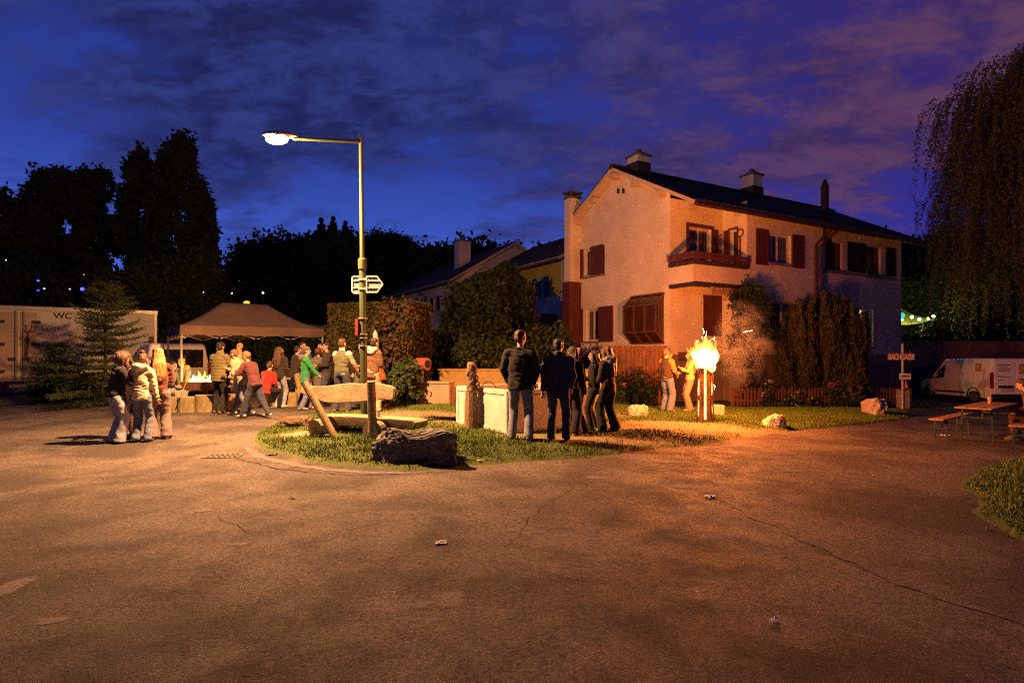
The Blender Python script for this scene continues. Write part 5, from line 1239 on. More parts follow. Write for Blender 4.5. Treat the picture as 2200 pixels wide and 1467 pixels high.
q = MB(); t = thing('wooden_gate', 'low brown wooden gate between the planter wall and the trough', 'gate', on(976, 17.2))
for i in range(6): q = MB(); a = pt(966 + i * 4.6, 866, 17.1); q.obox((a.x, 17.1, a.z), (.055, 0, 0), (0, .03, 0), (0, 0, pt(0, 832, 17.1).z - a.z)); build('board', q, M_PICK, t)
q = MB(); a, b = pt(966, 845, 17.15), pt(993, 845, 17.15); q.bar(a, b, .03, .07); build('rail', q, M_PICK, t)
lb = thing('letterbox', 'reddish rounded letterbox with a dark opening above the dark bush', 'letterbox', on(908, 17.6)); c = pt(907, 782, 17.6); m = mat('clay_red', (.38, .12, .07), .6)
q = MB(); q.tube([c + Vector((-.16, .1, 0)), c + Vector((.19, -.16, 0))], [(.17, .19)] * 2, 16, ref=(0, 0, 1), cap=True); build('box', q, m, lb, bevel=.02)
q = MB(); q.tube([c + Vector((.185, -.156, 0)), c + Vector((.195, -.164, 0))], [.12, .12], 14, ref=(0, 0, 1)); build('opening', q, M_DARKIN, lb)
q = MB(); q.box((c.x, c.y, (c.z - .15 + lb.location.z) / 2), (.09, .09, c.z - .15 - lb.location.z)); build('post', q, M_PICK, lb)

# ---------------------------------------------------------------- shrubs, hedge, flowers
def plant(name, label, cat, px, D, blobs, n, size, m, seed, stem=True, clump=.25, nclump=22, group=None, base=None, **k):
    g = on(px, D) if base is None else base; t = thing(name, label, cat, g, 0, group)
    bl = [(pt(cx, cy, D + dd).x, D + dd, pt(cx, cy, D + dd).z, rx / F * D, ry_, rz / F * D) for cx, cy, dd, rx, ry_, rz in blobs]
    foliage('foliage', bl, n, size, m, t, seed, clump, nclump, **k)
    if stem:
        q = MB(); r = random.Random(seed)
        for b in bl[:4]:
            p0 = g + Vector((r.uniform(-.1, .1), r.uniform(-.1, .1), -.05)); p1 = Vector(b[:3]); q.tube([p0, p0.lerp(p1, .5) + Vector((r.uniform(-.1, .1), 0, .05)), p1], [.045, .03, .012], 6)
        build('stem', q, M_BARK, t, smooth=True)
    return t
def hedge(label, x0, x1, y0, D0, D1, th, n, m, seed, size=.085):
    a, b = Vector((pt(x0, 0, D0).x, D0, 0)), Vector((pt(x1, 0, D1).x, D1, 0)); e = b - a; L_ = e.length; e.normalize(); nn = Vector((-e.y, e.x, 0)); zt = pt(x0, y0, (D0 + D1) / 2).z; g = float(G((a.x + b.x) / 2, D0)); r = np.random.default_rng(seed)
    t = thing('hedge', label, 'hedge', (a + b) / 2 + Zv * g)
    S_, T_, Z_ = r.random(n) * L_, r.random(n) * th, r.random(n) ** .8 * (zt - g); f = r.integers(0, 3, n)          # front, top, ends
    T_ = np.where(f == 0, np.abs(r.normal(0, .09, n)), T_); Z_ = np.where(f == 1, zt - g - np.abs(r.normal(0, .08, n)), Z_); S_ = np.where(f == 2, np.where(r.random(n) < .5, np.abs(r.normal(0, .1, n)), L_ - np.abs(r.normal(0, .1, n))), S_)
    bump = .16 * np.sin(S_ * 2.3 + Z_ * 1.1) * np.sin(Z_ * 2.7 + S_) + .07 * np.sin(S_ * 7 + Z_ * 5); T_ = T_ + bump * (f == 0) - .06; Z_ = Z_ + bump * .8 * (f == 1)
    corner = np.hypot(np.clip(.25 - T_, 0, .25), np.clip(Z_ - (zt - g - .25), 0, 1)); Z_ = Z_ - corner * .25
    P = np.outer(S_, e) + np.outer(T_, nn) + np.array(a) + np.outer(Z_ + g, (0, 0, 1))
    np_obj('foliage', leaf_quads(r, P, size), 4, m, t)
    q = MB(); q.obox(a + e * .25 + nn * .3 + Zv * g, e * (L_ - .5), nn * (th - .5), Zv * (zt - g - .4)); build('inner_twigs', q, M_BARK, t)
    return t
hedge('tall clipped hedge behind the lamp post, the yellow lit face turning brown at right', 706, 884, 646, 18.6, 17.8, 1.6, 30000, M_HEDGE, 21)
hedge('dark green hedge under the back of the brown tent', 505, 700, 700, 20.6, 19.6, 1.2, 16000, M_LEAF2, 22)
plant('bush', 'low dark bush in front of the brown end of the tall hedge', 'bush', 858, 16.6, [(845, 830, 0, 38, .5, 28), (872, 800, .3, 24, .4, 24), (828, 850, 0, 26, .4, 16), (880, 845, .1, 22, .4, 20)], 7000, .07, M_LEAF, 31)
plant('creeper', 'brown creeper tangled over the right end of the tall hedge', 'creeper', 850, 17.5, [(852, 700, 0, 34, .3, 48), (846, 752, 0, 26, .3, 34), (872, 690, .1, 16, .3, 34)], 5500, .08, M_BROWN, 32)
# tall feathery yew by the house
def yew():
    D = 21.2; g = on(1768, D); t = thing('yew_bush', 'huge feathery upright yew bush in front of the big house', 'bush', g); r = np.random.default_rng(8); s = D / F; P, A = [], []
    tips = []
    for k in range(330):
        px = 1767 + r.uniform(-1, 1) * 97; f = (px - 1767) / 99; top = 640 + 58 * abs(f) ** 2.1 + r.uniform(-14, 30); d = r.uniform(-1, 1) * 1.05 * math.sqrt(max(.05, 1 - f * f)); lower = r.random() < .62
        if lower: top += r.random() ** .7 * 150
        b = np.array(pt(1770 + (px - 1770) * .60, 868, D + d * .4)); b[2] = g.z + .1; e = np.array(pt(px, top, D + d)); L_ = np.linalg.norm(e - b); ax = (e - b) / L_; n = 210; u = r.random(n) ** .75; u = 1 - (1 - u) * min(1, 1.6 / L_) ; w = .17 * (1.05 - u) ** .6 + .02
        sag = np.sin(u * math.pi) * .25 * f; pos = b + np.outer(u * L_, ax); pos[:, 0] += sag; pos += r.normal(size=(n, 3)) * w[:, None] * .55; P.append(pos); A.append(np.tile(ax, (n, 1)))
    P, A = np.concatenate(P), np.concatenate(A); n = len(P); a = A * 1.0 + r.normal(size=(n, 3)) * .42; a /= np.linalg.norm(a, axis=1)[:, None]; b = np.cross(a, r.normal(size=(n, 3))); b /= np.linalg.norm(b, axis=1)[:, None]; sz = .05 * r.uniform(.6, 1.4, n)[:, None]
    np_obj('foliage', np.stack([P - a * sz * 1.5, P + b * sz * .45, P + a * sz * 1.5, P - b * sz * .45], 1).reshape(-1, 3), 4, mat('yew_leaf', (.095, .082, .026), .8, (.052, .05, .017), 1.8, spec=.2), t)
    q = MB()
    for k in range(14): a = k * .45; p1 = g + Vector((math.cos(a) * .9, math.sin(a) * .8, 2.4)); q.tube([g + Vector((math.cos(a) * .15, math.sin(a) * .15, -.05)), g + Vector((math.cos(a) * .5, math.sin(a) * .45, 1.2)), p1], [.07, .05, .02], 6)
    build('stem', q, M_BARK, t, smooth=True)
yew()
plant('rose_tree', 'tall loose leafy climbing plant against the house wall behind the flames', 'plant', 1612, 20.4, [(1612, 632, .1, 18, .25, 20), (1586, 648, 0, 14, .25, 14), (1636, 668, 0, 16, .2, 22), (1590, 690, 0, 18, .25, 14), (1648, 718, 0, 22, .2, 12), (1612, 712, -.1, 20, .25, 12), (1580, 730, 0, 14, .2, 12), (1604, 775, 0, 14, .2, 10), (1640, 645, 0, 8, .2, 10)], 3000, .085, M_LEAF2, 41, clump=.42, nclump=12)
for px, py, dd in ((1606, 868, 0),):
    t = thing('climbing_plant', 'two thin bare stems of the climbing plant in the flower bed', 'plant', on(1618, 20.0)); 
    for x0, x1 in ((1625, 1612), (1632, 1640)):
        q = MB(); a, b = pt(x0, 872, 20), pt(x1, 722, 20); q.tube([a, a.lerp(b, .5) + Vector((.06, 0, 0)), b], [.035, .028, .02], 7); build('stem', q, M_BARK, t, smooth=True)
# flowering plants along the fences
def flowers(label, x0, x1, y0, D, n, seed, cols, nf=26, group='flowering plants along the picket fences'):
    t = thing('flowering_plant', label, 'plant', on((x0 + x1) / 2, D), 0, group); r = random.Random(seed); rn = np.random.default_rng(seed); P, q, A = [], MB(), []; fl = [MB() for _ in cols]
    for i in range(nf):
        px = r.uniform(x0, x1); d = D + r.uniform(-.3, .3); b = on(px, d); e = pt(px + r.uniform(-5, 5), y0 + r.uniform(0, 42) ** 1.0, d); q.tube([b, b.lerp(e, .5) + Vector((r.uniform(-.05, .05), 0, 0)), e], [.009, .007, .004], 4)
        m_ = 24; u = rn.random(m_) * .92; pos = np.array(b) + np.outer(u, np.array(e - b)) + rn.normal(size=(m_, 3)) * .07; P.append(pos)
        if r.random() < .75:
            f = fl[r.randrange(len(cols))]
            for k in range(r.randint(3, 6)): f.ell(e + Vector((r.uniform(-.06, .06), r.uniform(-.06, .06), r.uniform(-.10, .03))), (.033, .033, .026), nu=6, nv=4)
    build('stem', q, M_LEAF2, t); np_obj('foliage', leaf_quads(rn, np.concatenate(P), .075, long=2.6), 4, M_LEAF2, t)
    for f, m in zip(fl, cols):
        if f.v: build('blossom', f, m, t)
MF_R, MF_P, MF_W, MF_Y = mat('blossom_red', (.32, .04, .025), .7), mat('blossom_pink', (.38, .10, .08), .7), mat('blossom_white', (.7, .66, .5), .7), mat('blossom_yellow', (.6, .4, .06), .7)
flowers('red flowering plants crowding the short fence beside the board fence', 1322, 1420, 785, 18.9, 60, 1, [MF_R, MF_P], 46)
flowers('dark red flowers over the long fence just right of the burning log', 1585, 1662, 812, 20.1, 60, 2, [MF_R, MF_P, MF_W], 34)
flowers('pale and white flowers at the foot of the yew bush', 1660, 1760, 835, 20.1, 40, 3, [MF_W, MF_Y], 24)
flowers('scarlet flowers spilling over the long fence at the right of the yew bush', 1778, 1850, 816, 19.7, 50, 4, [MF_R], 36)
flowers('leafy border plants at the low wall behind the trough', 1000, 1200, 772, 20.0, 50, 6, [MF_R, MF_P], 34, None)

# young spruce in front of the trailer
def spruce(label, px, py, D, ztop, half, seed, n_whorl=24, lean=0.):
    g = on(px, D); t = thing('spruce_tree', label, 'tree', g); H = ztop - g.z; r = random.Random(seed); rn = np.random.default_rng(seed)
    q = MB(); q.tube([g - Zv * .05, g + Zv * H * .5, g + Zv * H], [.06, .035, .008], 8); br = MB(); P, A = [], []
    for k in range(n_whorl):
        f = .05 + .95 * (k / n_whorl) ** .9; z = g.z + H * f; L_ = half * (1 - f) ** .72 * r.uniform(.85, 1.1) + .08
        for j in range(r.randint(5, 7)):
            a = r.uniform(0, 6.283); l = L_ * r.uniform(.7, 1.15); p0 = Vector((g.x, g.y, z)); pts = [p0 + Vector((math.cos(a) * l * u, math.sin(a) * l * u, l * (.22 * u * (1.6 * f + .1) - .30 * (1 - f) * u * u + .16 * u ** 3))) for u in (0, .25, .5, .75, 1)]
            br.tube(pts, [.014, .011, .008, .006, .003], 5)
            for u in np.linspace(.12, 1, max(4, int(l / .09))):
                i = min(3, int(u * 4)); c = pts[i].lerp(pts[i + 1], u * 4 - i); d = (pts[i + 1] - pts[i]).normalized(); side = Vector((-d.y, d.x, 0))
                for sg in (-1, 1):
                    tl = .34 * (1.15 - u) * l ** .4 + .07; e = (d * .75 + side * sg * .9 + Vector((0, 0, r.uniform(-.25, .05)))).normalized(); m_ = max(3, int(tl / .022))
                    for v in np.linspace(0, 1, m_): P.append(c + e * (tl * v)); A.append(e * .8 + Vector((r.uniform(-1, 1), r.uniform(-1, 1), r.uniform(-.7, 1))))
    build('trunk', q, M_BARK, t, smooth=True); build('branch', br, M_BARK, t, recalc=False)
    P, A = np.array([tuple(p) for p in P]), np.array([tuple(a) for a in A]); A /= np.linalg.norm(A, axis=1)[:, None]; n = len(P); b = np.cross(A, rn.normal(size=(n, 3))); b /= np.linalg.norm(b, axis=1)[:, None]; s = .048 * rn.uniform(.7, 1.3, n)[:, None]
    np_obj('needles', np.stack([P, P + A * s * .9 + b * s * .22, P + A * s * 2, P + A * s * .9 - b * s * .22], 1).reshape(-1, 3), 4, M_NEEDLE, t)
spruce('young spruce with spreading branches in front of the trailer', 226, 858, 17.0, pt(0, 604, 17).z, 1.75, 3, 18)
spruce('small broad spruce tucked beneath the taller one, before the trailer', 118, 852, 17.6, pt(0, 735, 17.6).z, .85, 8, 13)
plant('bush', 'dark bush at the foot of the young spruce behind the huddled girls', 'bush', 172, 17.0, [(150, 830, 0, 40, .5, 26), (192, 836, -.2, 28, .4, 22), (115, 832, .2, 24, .4, 24), (222, 835, .2, 26, .4, 24)], 6000, .07, M_LEAF, 33)

# garden trees and bushes before the row houses
def garden_tree(label, D, trunk_px, blobs, seed, n):
    g = on(trunk_px, D); t = thing('garden_tree', label, 'tree', g); bl = [(pt(cx, cy, D).x, D + dd, pt(cx, cy, D).z, rx / F * D, rx / F * D * .8, rz / F * D) for cx, cy, dd, rx, rz in blobs]
    zt = min(b[2] for b in bl); trunk(t, g - Zv * .1, Vector((g.x, g.y, zt + .8)), .15, .09, [(4 + i % 3, (b[0], b[1], b[2])) for i, b in enumerate(bl[:6])]); foliage('crown', bl, n, .13, M_LEAF2, t, seed, .24, 30)
garden_tree('rounded dark green garden tree in front of the white row house', 24, 1046, [(1010, 640, 0, 46, 30), (1000, 690, .3, 44, 34), (1040, 612, .2, 34, 24), (1035, 668, -.4, 44, 40), (985, 650, .3, 26, 24), (1050, 700, -.2, 34, 26), (1010, 715, 0, 40, 18)], 61, 15000)
garden_tree('taller dark green garden tree touching the yellow house', 25.5, 1088, [(1092, 612, 0, 30, 34), (1082, 590, 0, 20, 20), (1112, 640, -.3, 32, 30), (1098, 680, 0, 40, 34), (1075, 650, .3, 32, 34), (1122, 690, 0, 24, 26), (1090, 715, .2, 44, 18)], 62, 15000)
k = 0
for px, D, w, h, dd in ((925, 22, 55, 34, 0), (965, 23, 40, 48, 1), (1020, 21.5, 48, 34, 2), (1075, 22, 40, 30, 3), (1150, 22.5, 45, 52, 4), (1200, 22, 36, 46, 5), (905, 25, 40, 62, 6)):
    lab = ('dark leafy bush behind the letterbox', 'dark bush between the letterbox and the carved post', 'dark bush below the rounded garden tree', 'low dark bush at the trunk of the taller garden tree', 'dark bush behind the tall man in black', 'dark bush at the wood clad foot of the chimney', 'tall dark bush at the foot of the white row house')[dd]
    plant('bush', lab, 'bush', px, D, [(px, 760, 0, w, .8, h), (px - w * .5, 775, .2, w * .6, .6, h * .7), (px + w * .5, 772, -.2, w * .6, .6, h * .75)], 4200, .10, M_LEAF, 70 + dd, clump=.28)
# far trees
tree('broad dark tree at the left edge before the dusk sky', 20, 42, pt(0, 420, 42).z, 3.3, n=15000, size=.24, seed=3, zlow=4)
tree('broad dark tree with sky gleaming through its crown, left of the poplars', 118, 45, pt(0, 366, 45).z, 3.4, n=16000, size=.24, seed=4, zlow=5)
tree('dark tree crown between the broad left trees and the poplars', 205, 46, pt(0, 366, 46).z, 3.0, n=14000, size=.24, seed=5, zlow=5)
tree('left poplar of the tall dark pair at left', 300, 44, pt(0, 330, 44).z, 2.0, 'poplar', n=26000, size=.20, seed=6, zlow=2)
tree('tallest poplar standing against the sky at left', 386, 43, pt(0, 306, 43).z, 2.75, 'poplar', n=42000, size=.20, seed=7, zlow=1.5)
tree('low broad dark tree at the foot of the tallest poplar', 405, 36, pt(0, 535, 36).z, 2.9, n=16000, size=.2, seed=8, zlow=.8)
tree('slim ragged tree at the right flank of the tallest poplar', 452, 42, pt(0, 455, 42).z, .9, 'poplar', n=4500, size=.2, seed=9, zlow=2)
tree('dark tree low behind the trailer roof', 60, 38, pt(0, 560, 38).z, 3.6, n=12000, size=.24, seed=10, zlow=.5)
tree('dark tree behind the top of the young spruce', 190, 37, pt(0, 570, 37).z, 3.2, n=12000, size=.24, seed=11, zlow=.5)
tree('dark tree behind the brown tent at its left', 310, 33, pt(0, 575, 33).z, 2.8, n=12000, size=.2, seed=12, zlow=.5)
def conifer(label, px, D, ztop, half, seed):
    x = (px - HX) / F * D; zb = float(hill_z(x, D)) if D > 44 else float(G(x, D)); t = thing('fir_tree', label, 'tree', (x, D, zb)); r = np.random.default_rng(seed); H = ztop - zb
    trunk(t, (x, D, zb), (x, D, ztop - .2), .25, .04); n = 11000; u = r.random(n) ** 1.2; lay = np.round(u * 14) / 14; lay = .25 + .75 * lay; a = r.uniform(0, 6.28, n); rad = half * (1.03 - lay) ** .8 * r.random(n) ** .5; P = np.stack([x + np.cos(a) * rad, D + np.sin(a) * rad, zb + H * lay - rad * .25 + r.normal(0, .12, n)], -1)
    np_obj('crown', leaf_quads(r, P, .26), 4, M_LEAF, t)
conifer('left fir of the dark clump on the ridge left of the lamp post', 690, 80, pt(0, 474, 80).z, 3.2, 1); conifer('tallest fir of the dark clump on the ridge', 716, 82, pt(0, 470, 82).z, 2.6, 2); conifer('right fir of the dark clump, nearest the lamp post', 742, 80, pt(0, 480, 80).z, 2.4, 3)
tree('broad ridge tree right of the lamp post above the row house', 826, 78, pt(0, 496, 78).z, 5.2, n=22000, size=.2, seed=14, zlow=9, base_z=8)
tree('low ridge tree beside the roof of the white row house', 945, 74, pt(0, 535, 74).z, 3.6, n=15000, size=.2, seed=15, zlow=7, base_z=6)
# the wood on the hill: one mass
def wood():
    r = np.random.default_rng(77); bl = []
    for k in range(330):
        px = r.uniform(-250, 1250); D = r.uniform(56, 100); x = (px - HX) / F * D
        sky = np.interp(px, [-250, 0, 470, 500, 540, 620, 700, 760, 860, 930, 1000, 1250], [600, 600, 600, 545, 528, 520, 512, 516, 535, 540, 530, 560])
        q = r.uniform(1.8, 3.2); zt = pt(px, sky + r.uniform(0, 24), D).z - q * .6; z = zt if r.random() < .55 else r.uniform(float(hill_z(x, D)), max(zt, float(hill_z(x, D)) + 1)); bl.append((x, D, z, q, q, q * .9))
    for k in range(110):
        px = r.uniform(1890, 2500); D = r.uniform(70, 95); x = (px - HX) / F * D; q = r.uniform(2, 3.4); zt = pt(px, np.interp(px, [1890, 1930, 2060, 2500], [512, 500, 478, 440]), D).z - q; z = zt * r.random() ** .5; bl.append((x, D, z, q, q, q * .85))
    o = np_obj('wood', leaf_quads(r, cloud_pts(r, bl, 300000, .24, 24), .34), 4, M_LEAF); o['kind'] = 'stuff'; tag(o, 'dark wooded hillside behind the houses', 'wood')
wood()
# willow
def willow():
    D = 25.; cx = pt(2262, 0, D).x + 2.2; g = on(2262, D + 1.5); t = thing('willow_tree', 'tall weeping willow hanging over the white delivery van', 'tree', (cx, D + 1.5, g.z)); r = np.random.default_rng(12); P, A = [], []
    zt = pt(0, 20, D).z; lim = []
    for k in range(3600):
        a = r.uniform(0, 6.283); f = r.random() ** .6; R = 4.55; h = zt - 2.4 * f ** 3 - r.random() ** 1.3 * 8.5; lump = 1 + .16 * math.sin(a * 5 + h * .9) + .08 * math.sin(a * 11 - h * 1.7); p0 = np.array((cx + math.cos(a) * f * R * lump, D + 1.5 + math.sin(a) * f * R * lump, h)); L_ = r.uniform(1.5, 5.5) * (.35 + .65 * f); L_ = min(L_, h - 1.4 - 1.6 * r.random()); n = int(max(4, L_ * 20)); u = np.linspace(0, 1, n); out = np.array((math.cos(a), math.sin(a), 0)) * .55 * (.4 + f)
        pos = p0 + np.outer(np.sqrt(u) * .9, out) - np.outer(u * L_, (0, 0, 1)) + np.outer(np.exp(-u * 9) * -.25, (0, 0, 1)); sw = r.uniform(0, 6.28); pos[:, 0] += .12 * np.sin(u * 4 + sw); pos += r.normal(size=(n, 3)) * .055; P.append(pos)
        d = np.gradient(pos, axis=0); A.append(d / (np.linalg.norm(d, axis=1)[:, None] + 1e-6))
    P, A = np.concatenate(P), np.concatenate(A); n = len(P); a = A + r.normal(size=(n, 3)) * .45; a /= np.linalg.norm(a, axis=1)[:, None]; b = np.cross(a, r.normal(size=(n, 3))); b /= np.linalg.norm(b, axis=1)[:, None]; s = .095 * r.uniform(.6, 1.4, n)[:, None]
    np_obj('foliage', np.stack([P - a * s, P + b * s * .28, P + a * s, P - b * s * .28], 1).reshape(-1, 3), 4, M_WILLOW, t)
    trunk(t, (cx, D + 1.5, g.z - .1), (cx - .3, D + 1.5, zt - 3), .42, .10, [(2 + i % 4, (cx + 3 * math.cos(i * 1.3), D + 1.5 + 3 * math.sin(i * 1.3), zt - 3 - (i % 3))) for i in range(8)])
willow()

# ---------------------------------------------------------------- terrace at the right, signs
def terrace():
    D = 28.; t = thing('retaining_wall', 'long dark retaining wall with a blue gate under the lit garden terrace', 'wall', (pt(2010, 0, D).x, D, -.6)); zt = pt(0, 737, D).z; zb = -.7; m = mat('terrace_wall', (.26, .17, .12), .9, (.17, .11, .08), 1.2, .4, 12); x0, x1 = pt(1920, 0, D).x, pt(2300, 0, D).x; xd0, xd1 = pt(1957, 0, D).x, pt(2012, 0, D).x; zd = pt(0, 786, D).z
    q = MB(); P = lambda a, z: Vector((a, D, z)); wallface(q, P, x0, x1, zb, zt, [(xd0, xd1, zb, zd)], inward=Vector((0, 1, 0)), depth=.3); q.add([(x0, D, zt), (x1, D, zt), (x1, D + 1, zt), (x0, D + 1, zt)], [(0, 1, 2, 3)]); build('wall', q, m, t, recalc=False)
    q = MB(); q.obox((x0 - .1, D - .05, zt + .003), (x1 - x0, 0, 0), (0, .4, 0), (0, 0, .09)); build('coping', q, m, t)
    for k in range(5): q = MB(); w = (xd1 - xd0) / 5; q.obox((xd0 + k * w + .004, D + .15, zb), (w - .008, 0, 0), (0, .04, 0), (0, 0, zd - zb)); build('gate_board', q, mat('blue_gate', (.02, .07, .13), .6, (.015, .05, .10), 3), t, bevel=.008)
    f = MB(); f.obox((x0, D + 1, zt - .3), (x1 - x0, 0, 0), (0, 9, 0), (0, 0, .25)); o = build('terrace', f, M_GARD); o['kind'] = 'structure'
    c = thing('sun_canopy', 'bright yellow canopy lit from below on the terrace at right', 'canopy', (pt(1950, 0, 31).x, 31, zt)); q = MB(); a, b, e = pt(1915, 648, 31.5), pt(2010, 685, 30), pt(1915, 697, 29.8); vs = []
    for i in range(13):
        for j in range(13):
            u, v = i / 12, j / 12; p = a.lerp(b, u).lerp(e.lerp(b, u), v); p.z += -.22 * math.sin(math.pi * u) * (1 - .4 * v); vs.append(p)
    q.add(vs, [(i * 13 + j, i * 13 + j + 1, (i + 1) * 13 + j + 1, (i + 1) * 13 + j) for i in range(12) for j in range(12)]); build('cloth', q, mat('yellow_cloth', (.75, .60, .05), .9), c, smooth=True)
    q = MB(); p = pt(2010, 684, 30); q.tube([p, p + Vector((.1, .3, -.02))], .02, 6); q.tube([p + Vector((.1, .3, 0)), (p.x + .1, 30.3, zt - .1)], .03, 6); q.tube([a, (a.x, a.y, zt - .1)], .03, 6); build('pole', q, M_METAL, c)
    s = thing('string_lights', 'string of coloured bulbs hanging under the yellow canopy', 'lights', pt(1965, 690, 29.6)); q = MB(); pts = [pt(x, 684 + 8 * math.sin((x - 1925) / 85 * math.pi), 29.7) for x in range(1915, 2016, 10)]; q.tube(pts, .012, 5); build('cord', q, M_BLACKM, s)
    for px, py, col, st in ((1937, 687, (.05, 1, .45), 22), (1959, 681, (1, .75, .08), 26), (1975, 686, (.25, .28, 1), 20), (1994, 685, (.35, 1, .12), 24), (2006, 679, (.8, 1, .2), 14)):
        q = MB(); q.ell(pt(px, py, 29.6), .075, nu=10, nv=8); build('bulb', q, emis('bulb_%d' % px, col, st, sampled=True), s, smooth=True)
    light('canopy_light', pt(1945, 718, 30.6), 240, (1, .85, .25), .1, s)
    tl = thing('table_lantern', 'turquoise lantern hanging at the house corner under the canopy', 'lantern', pt(1934, 676, 29.9)); q = MB(); q.ell(pt(1934, 678, 29.9), (.22, .22, .16)); build('shade', q, emis('turquoise', (.02, .55, .40), 1.1, sampled=True), tl, smooth=True)
    plant('bush', 'bright green lit bush at the end of the terrace', 'bush', 2004, 29.4, [(2004, 715, 0, 22, .5, 18), (2022, 722, .2, 18, .4, 14)], 2600, .10, M_LEAF2, 91, base=Vector((pt(2004, 0, 29.4).x, 29.4, zt)))
    plant('planter_flowers', 'low flowers along the top of the terrace wall', 'plant', 1960, 29, [(1945, 727, 0, 14, .2, 8), (1965, 729, 0, 18, .2, 7), (1985, 729, 0, 14, .2, 7)], 1500, .07, M_LEAF2, 92, base=Vector((pt(1960, 0, 29).x, 29, zt)), stem=False)
    plant('bush', 'dark tall shrub behind the yellow canopy', 'bush', 1985, 36, [(1960, 630, 0, 40, 1, 34), (2000, 640, .5, 46, 1, 44), (2040, 670, 0, 44, 1, 52), (1990, 690, 1, 60, 1, 40), (2060, 620, 1, 40, 1, 40)], 9000, .15, M_LEAF, 93, base=Vector((pt(1985, 0, 36).x, 36, 1.)))
terrace()
def signs():
    b = on(1939, 20.4); D = b.y; t = thing('signpost', 'white post at the right end of the picket fence carrying the arrow signs', 'post', b); m = mat('white_post', (.6, .56, .52), .6); q = MB(); q.tube([b - Zv * .1, pt(1939, 738, D)], .035, 8); build('pole', q, m, t)
    s = thing('street_sign', 'red arrow sign reading BACHGASSE on the white post', 'sign', pt(1936, 767, D - .06)); X = lambda px: pt(px, 0, D - .06).x; Z = lambda py: pt(0, py, D - .06).z; y = D - .06
    q = MB(); q.prism([(x, y, z) for x, z in ((X(1907), Z(773)), (X(1954), Z(773)), (X(1954), Z(778)), (X(1965), Z(766)), (X(1954), Z(754)), (X(1954), Z(759)), (X(1907), Z(759)))], (0, .012, 0)); build('board', q, mat('sign_red', (.42, .06, .03), .5), s)
    text('lettering', 'BACHGASSE', .27, (X(1908.3), y - .004, Z(772.2)), (1, 0, 0), (0, 0, 1), mat('sign_white', (.8, .76, .7), .5), s, bold=.008, spacing=.92, xs=.66)
    s = thing('small_arrow_sign', 'small white arrow sign below the red street sign', 'sign', pt(1944, 808, D - .06)); q = MB(); q.box(((X(1932) + X(1957)) / 2, y, Z(808.5)), (X(1957) - X(1932), .012, Z(802) - Z(815))); build('board', q, mat('sign_white', (.8, .76, .7), .5), s)
    q = MB(); q.box(((X(1936) + X(1950)) / 2, y - .008, Z(808)), (X(1949) - X(1936), .003, .045)); q.prism([(X(1951), y - .008, Z(805)), (X(1955), y - .008, Z(808)), (X(1951), y - .008, Z(811))], (0, .003, 0)); build('print', q, mat('print_black', (.03, .02, .02), .6), s)
    c = thing('traffic_cone', 'orange traffic cone standing on the gate pillar under the small arrow sign', 'cone', pt(1945, 835, D + .1)); cb = pt(1945, 835, D + .1); q = MB(); q.tube([cb + Zv * .03, cb + Zv * .33], [.11, .025], 14); build('cone', q, mat('cone_orange', (.75, .20, .03), .5), c); q = MB(); q.box(cb + Zv * .015, (.27, .27, .03)); build('base', q, mat('cone_base', (.03, .03, .03), .7), c, bevel=.006)
    g = on(1948, D + .1); p = thing('gate_pillar', 'short pale pillar at the right end of the picket fence', 'pillar', g); q = MB(); q.obox((pt(1938, 0, D).x, D + .02, g.z - .1), (.30, 0, 0), (0, .3, 0), (0, 0, cb.z - g.z + .05)); build('pillar', q, M_PLINTH, p, bevel=.015); q = MB(); q.obox((pt(1938, 0, D).x - .03, D - .01, cb.z - .048), (.36, 0, 0), (0, .36, 0), (0, 0, .045)); build('coping', q, M_PICK, p, bevel=.01)
    q = MB(); q.tube([on(1941, 26), pt(1941, 735, 26)], .03, 6); k = thing('pipe_post', 'thin pale pipe at the house corner above the arrow sign', 'post', on(1941, 26)); build('pole', q, m, k)
signs()

# ---------------------------------------------------------------- beer tables
M_BEER = mat('beer_wood', (.42, .22, .07), .5, (.32, .16, .05), 2.2, .2, 20, stretch=(.4, 4, 4)); M_BGREEN = mat('green_steel', (.02, .045, .035), .5)
def beer_item(kind, label, c, ang, L_, wd, h, group=None):
    t = thing('beer_table' if kind == 'table' else 'beer_bench', label, 'table' if kind == 'table' else 'bench', c, ang, group); M = W[t.name]; R = M.to_3x3(); T_ = lambda x, y, z: M @ Vector((x, y, z))
    n = 3 if kind == 'table' else 2
    for k in range(n): q = MB(); w = wd / n; q.box(T_(0, -wd / 2 + w * (k + .5), h - .014), (L_, w - .005, .028), R); build('plank', q, M_BEER, t, bevel=.005)
    for s in (-1, 1):
        x = s * (L_ / 2 - .32); q = MB(); hw = wd * .44
        for y in (-hw, hw): q.bar(T_(x, y, 0), T_(x, y * .88, h - .03), .03, .03, up=R @ Vector((1, 0, 0)))
        for z, k in ((.02, 1), (h - .05, .88), (h - .22, .90)): q.bar(T_(x, -hw * k, z), T_(x, hw * k, z), .025, .025)
        q.bar(T_(x, -hw * .9, h - .22), T_(x, 0, h - .05), .016); q.bar(T_(x, hw * .9, h - .22), T_(x, 0, h - .05), .016)
        q.bar(T_(x, 0, h - .22), T_(x - s * .32, 0, h - .04), .018); build('leg_frame', q, M_BGREEN, t)
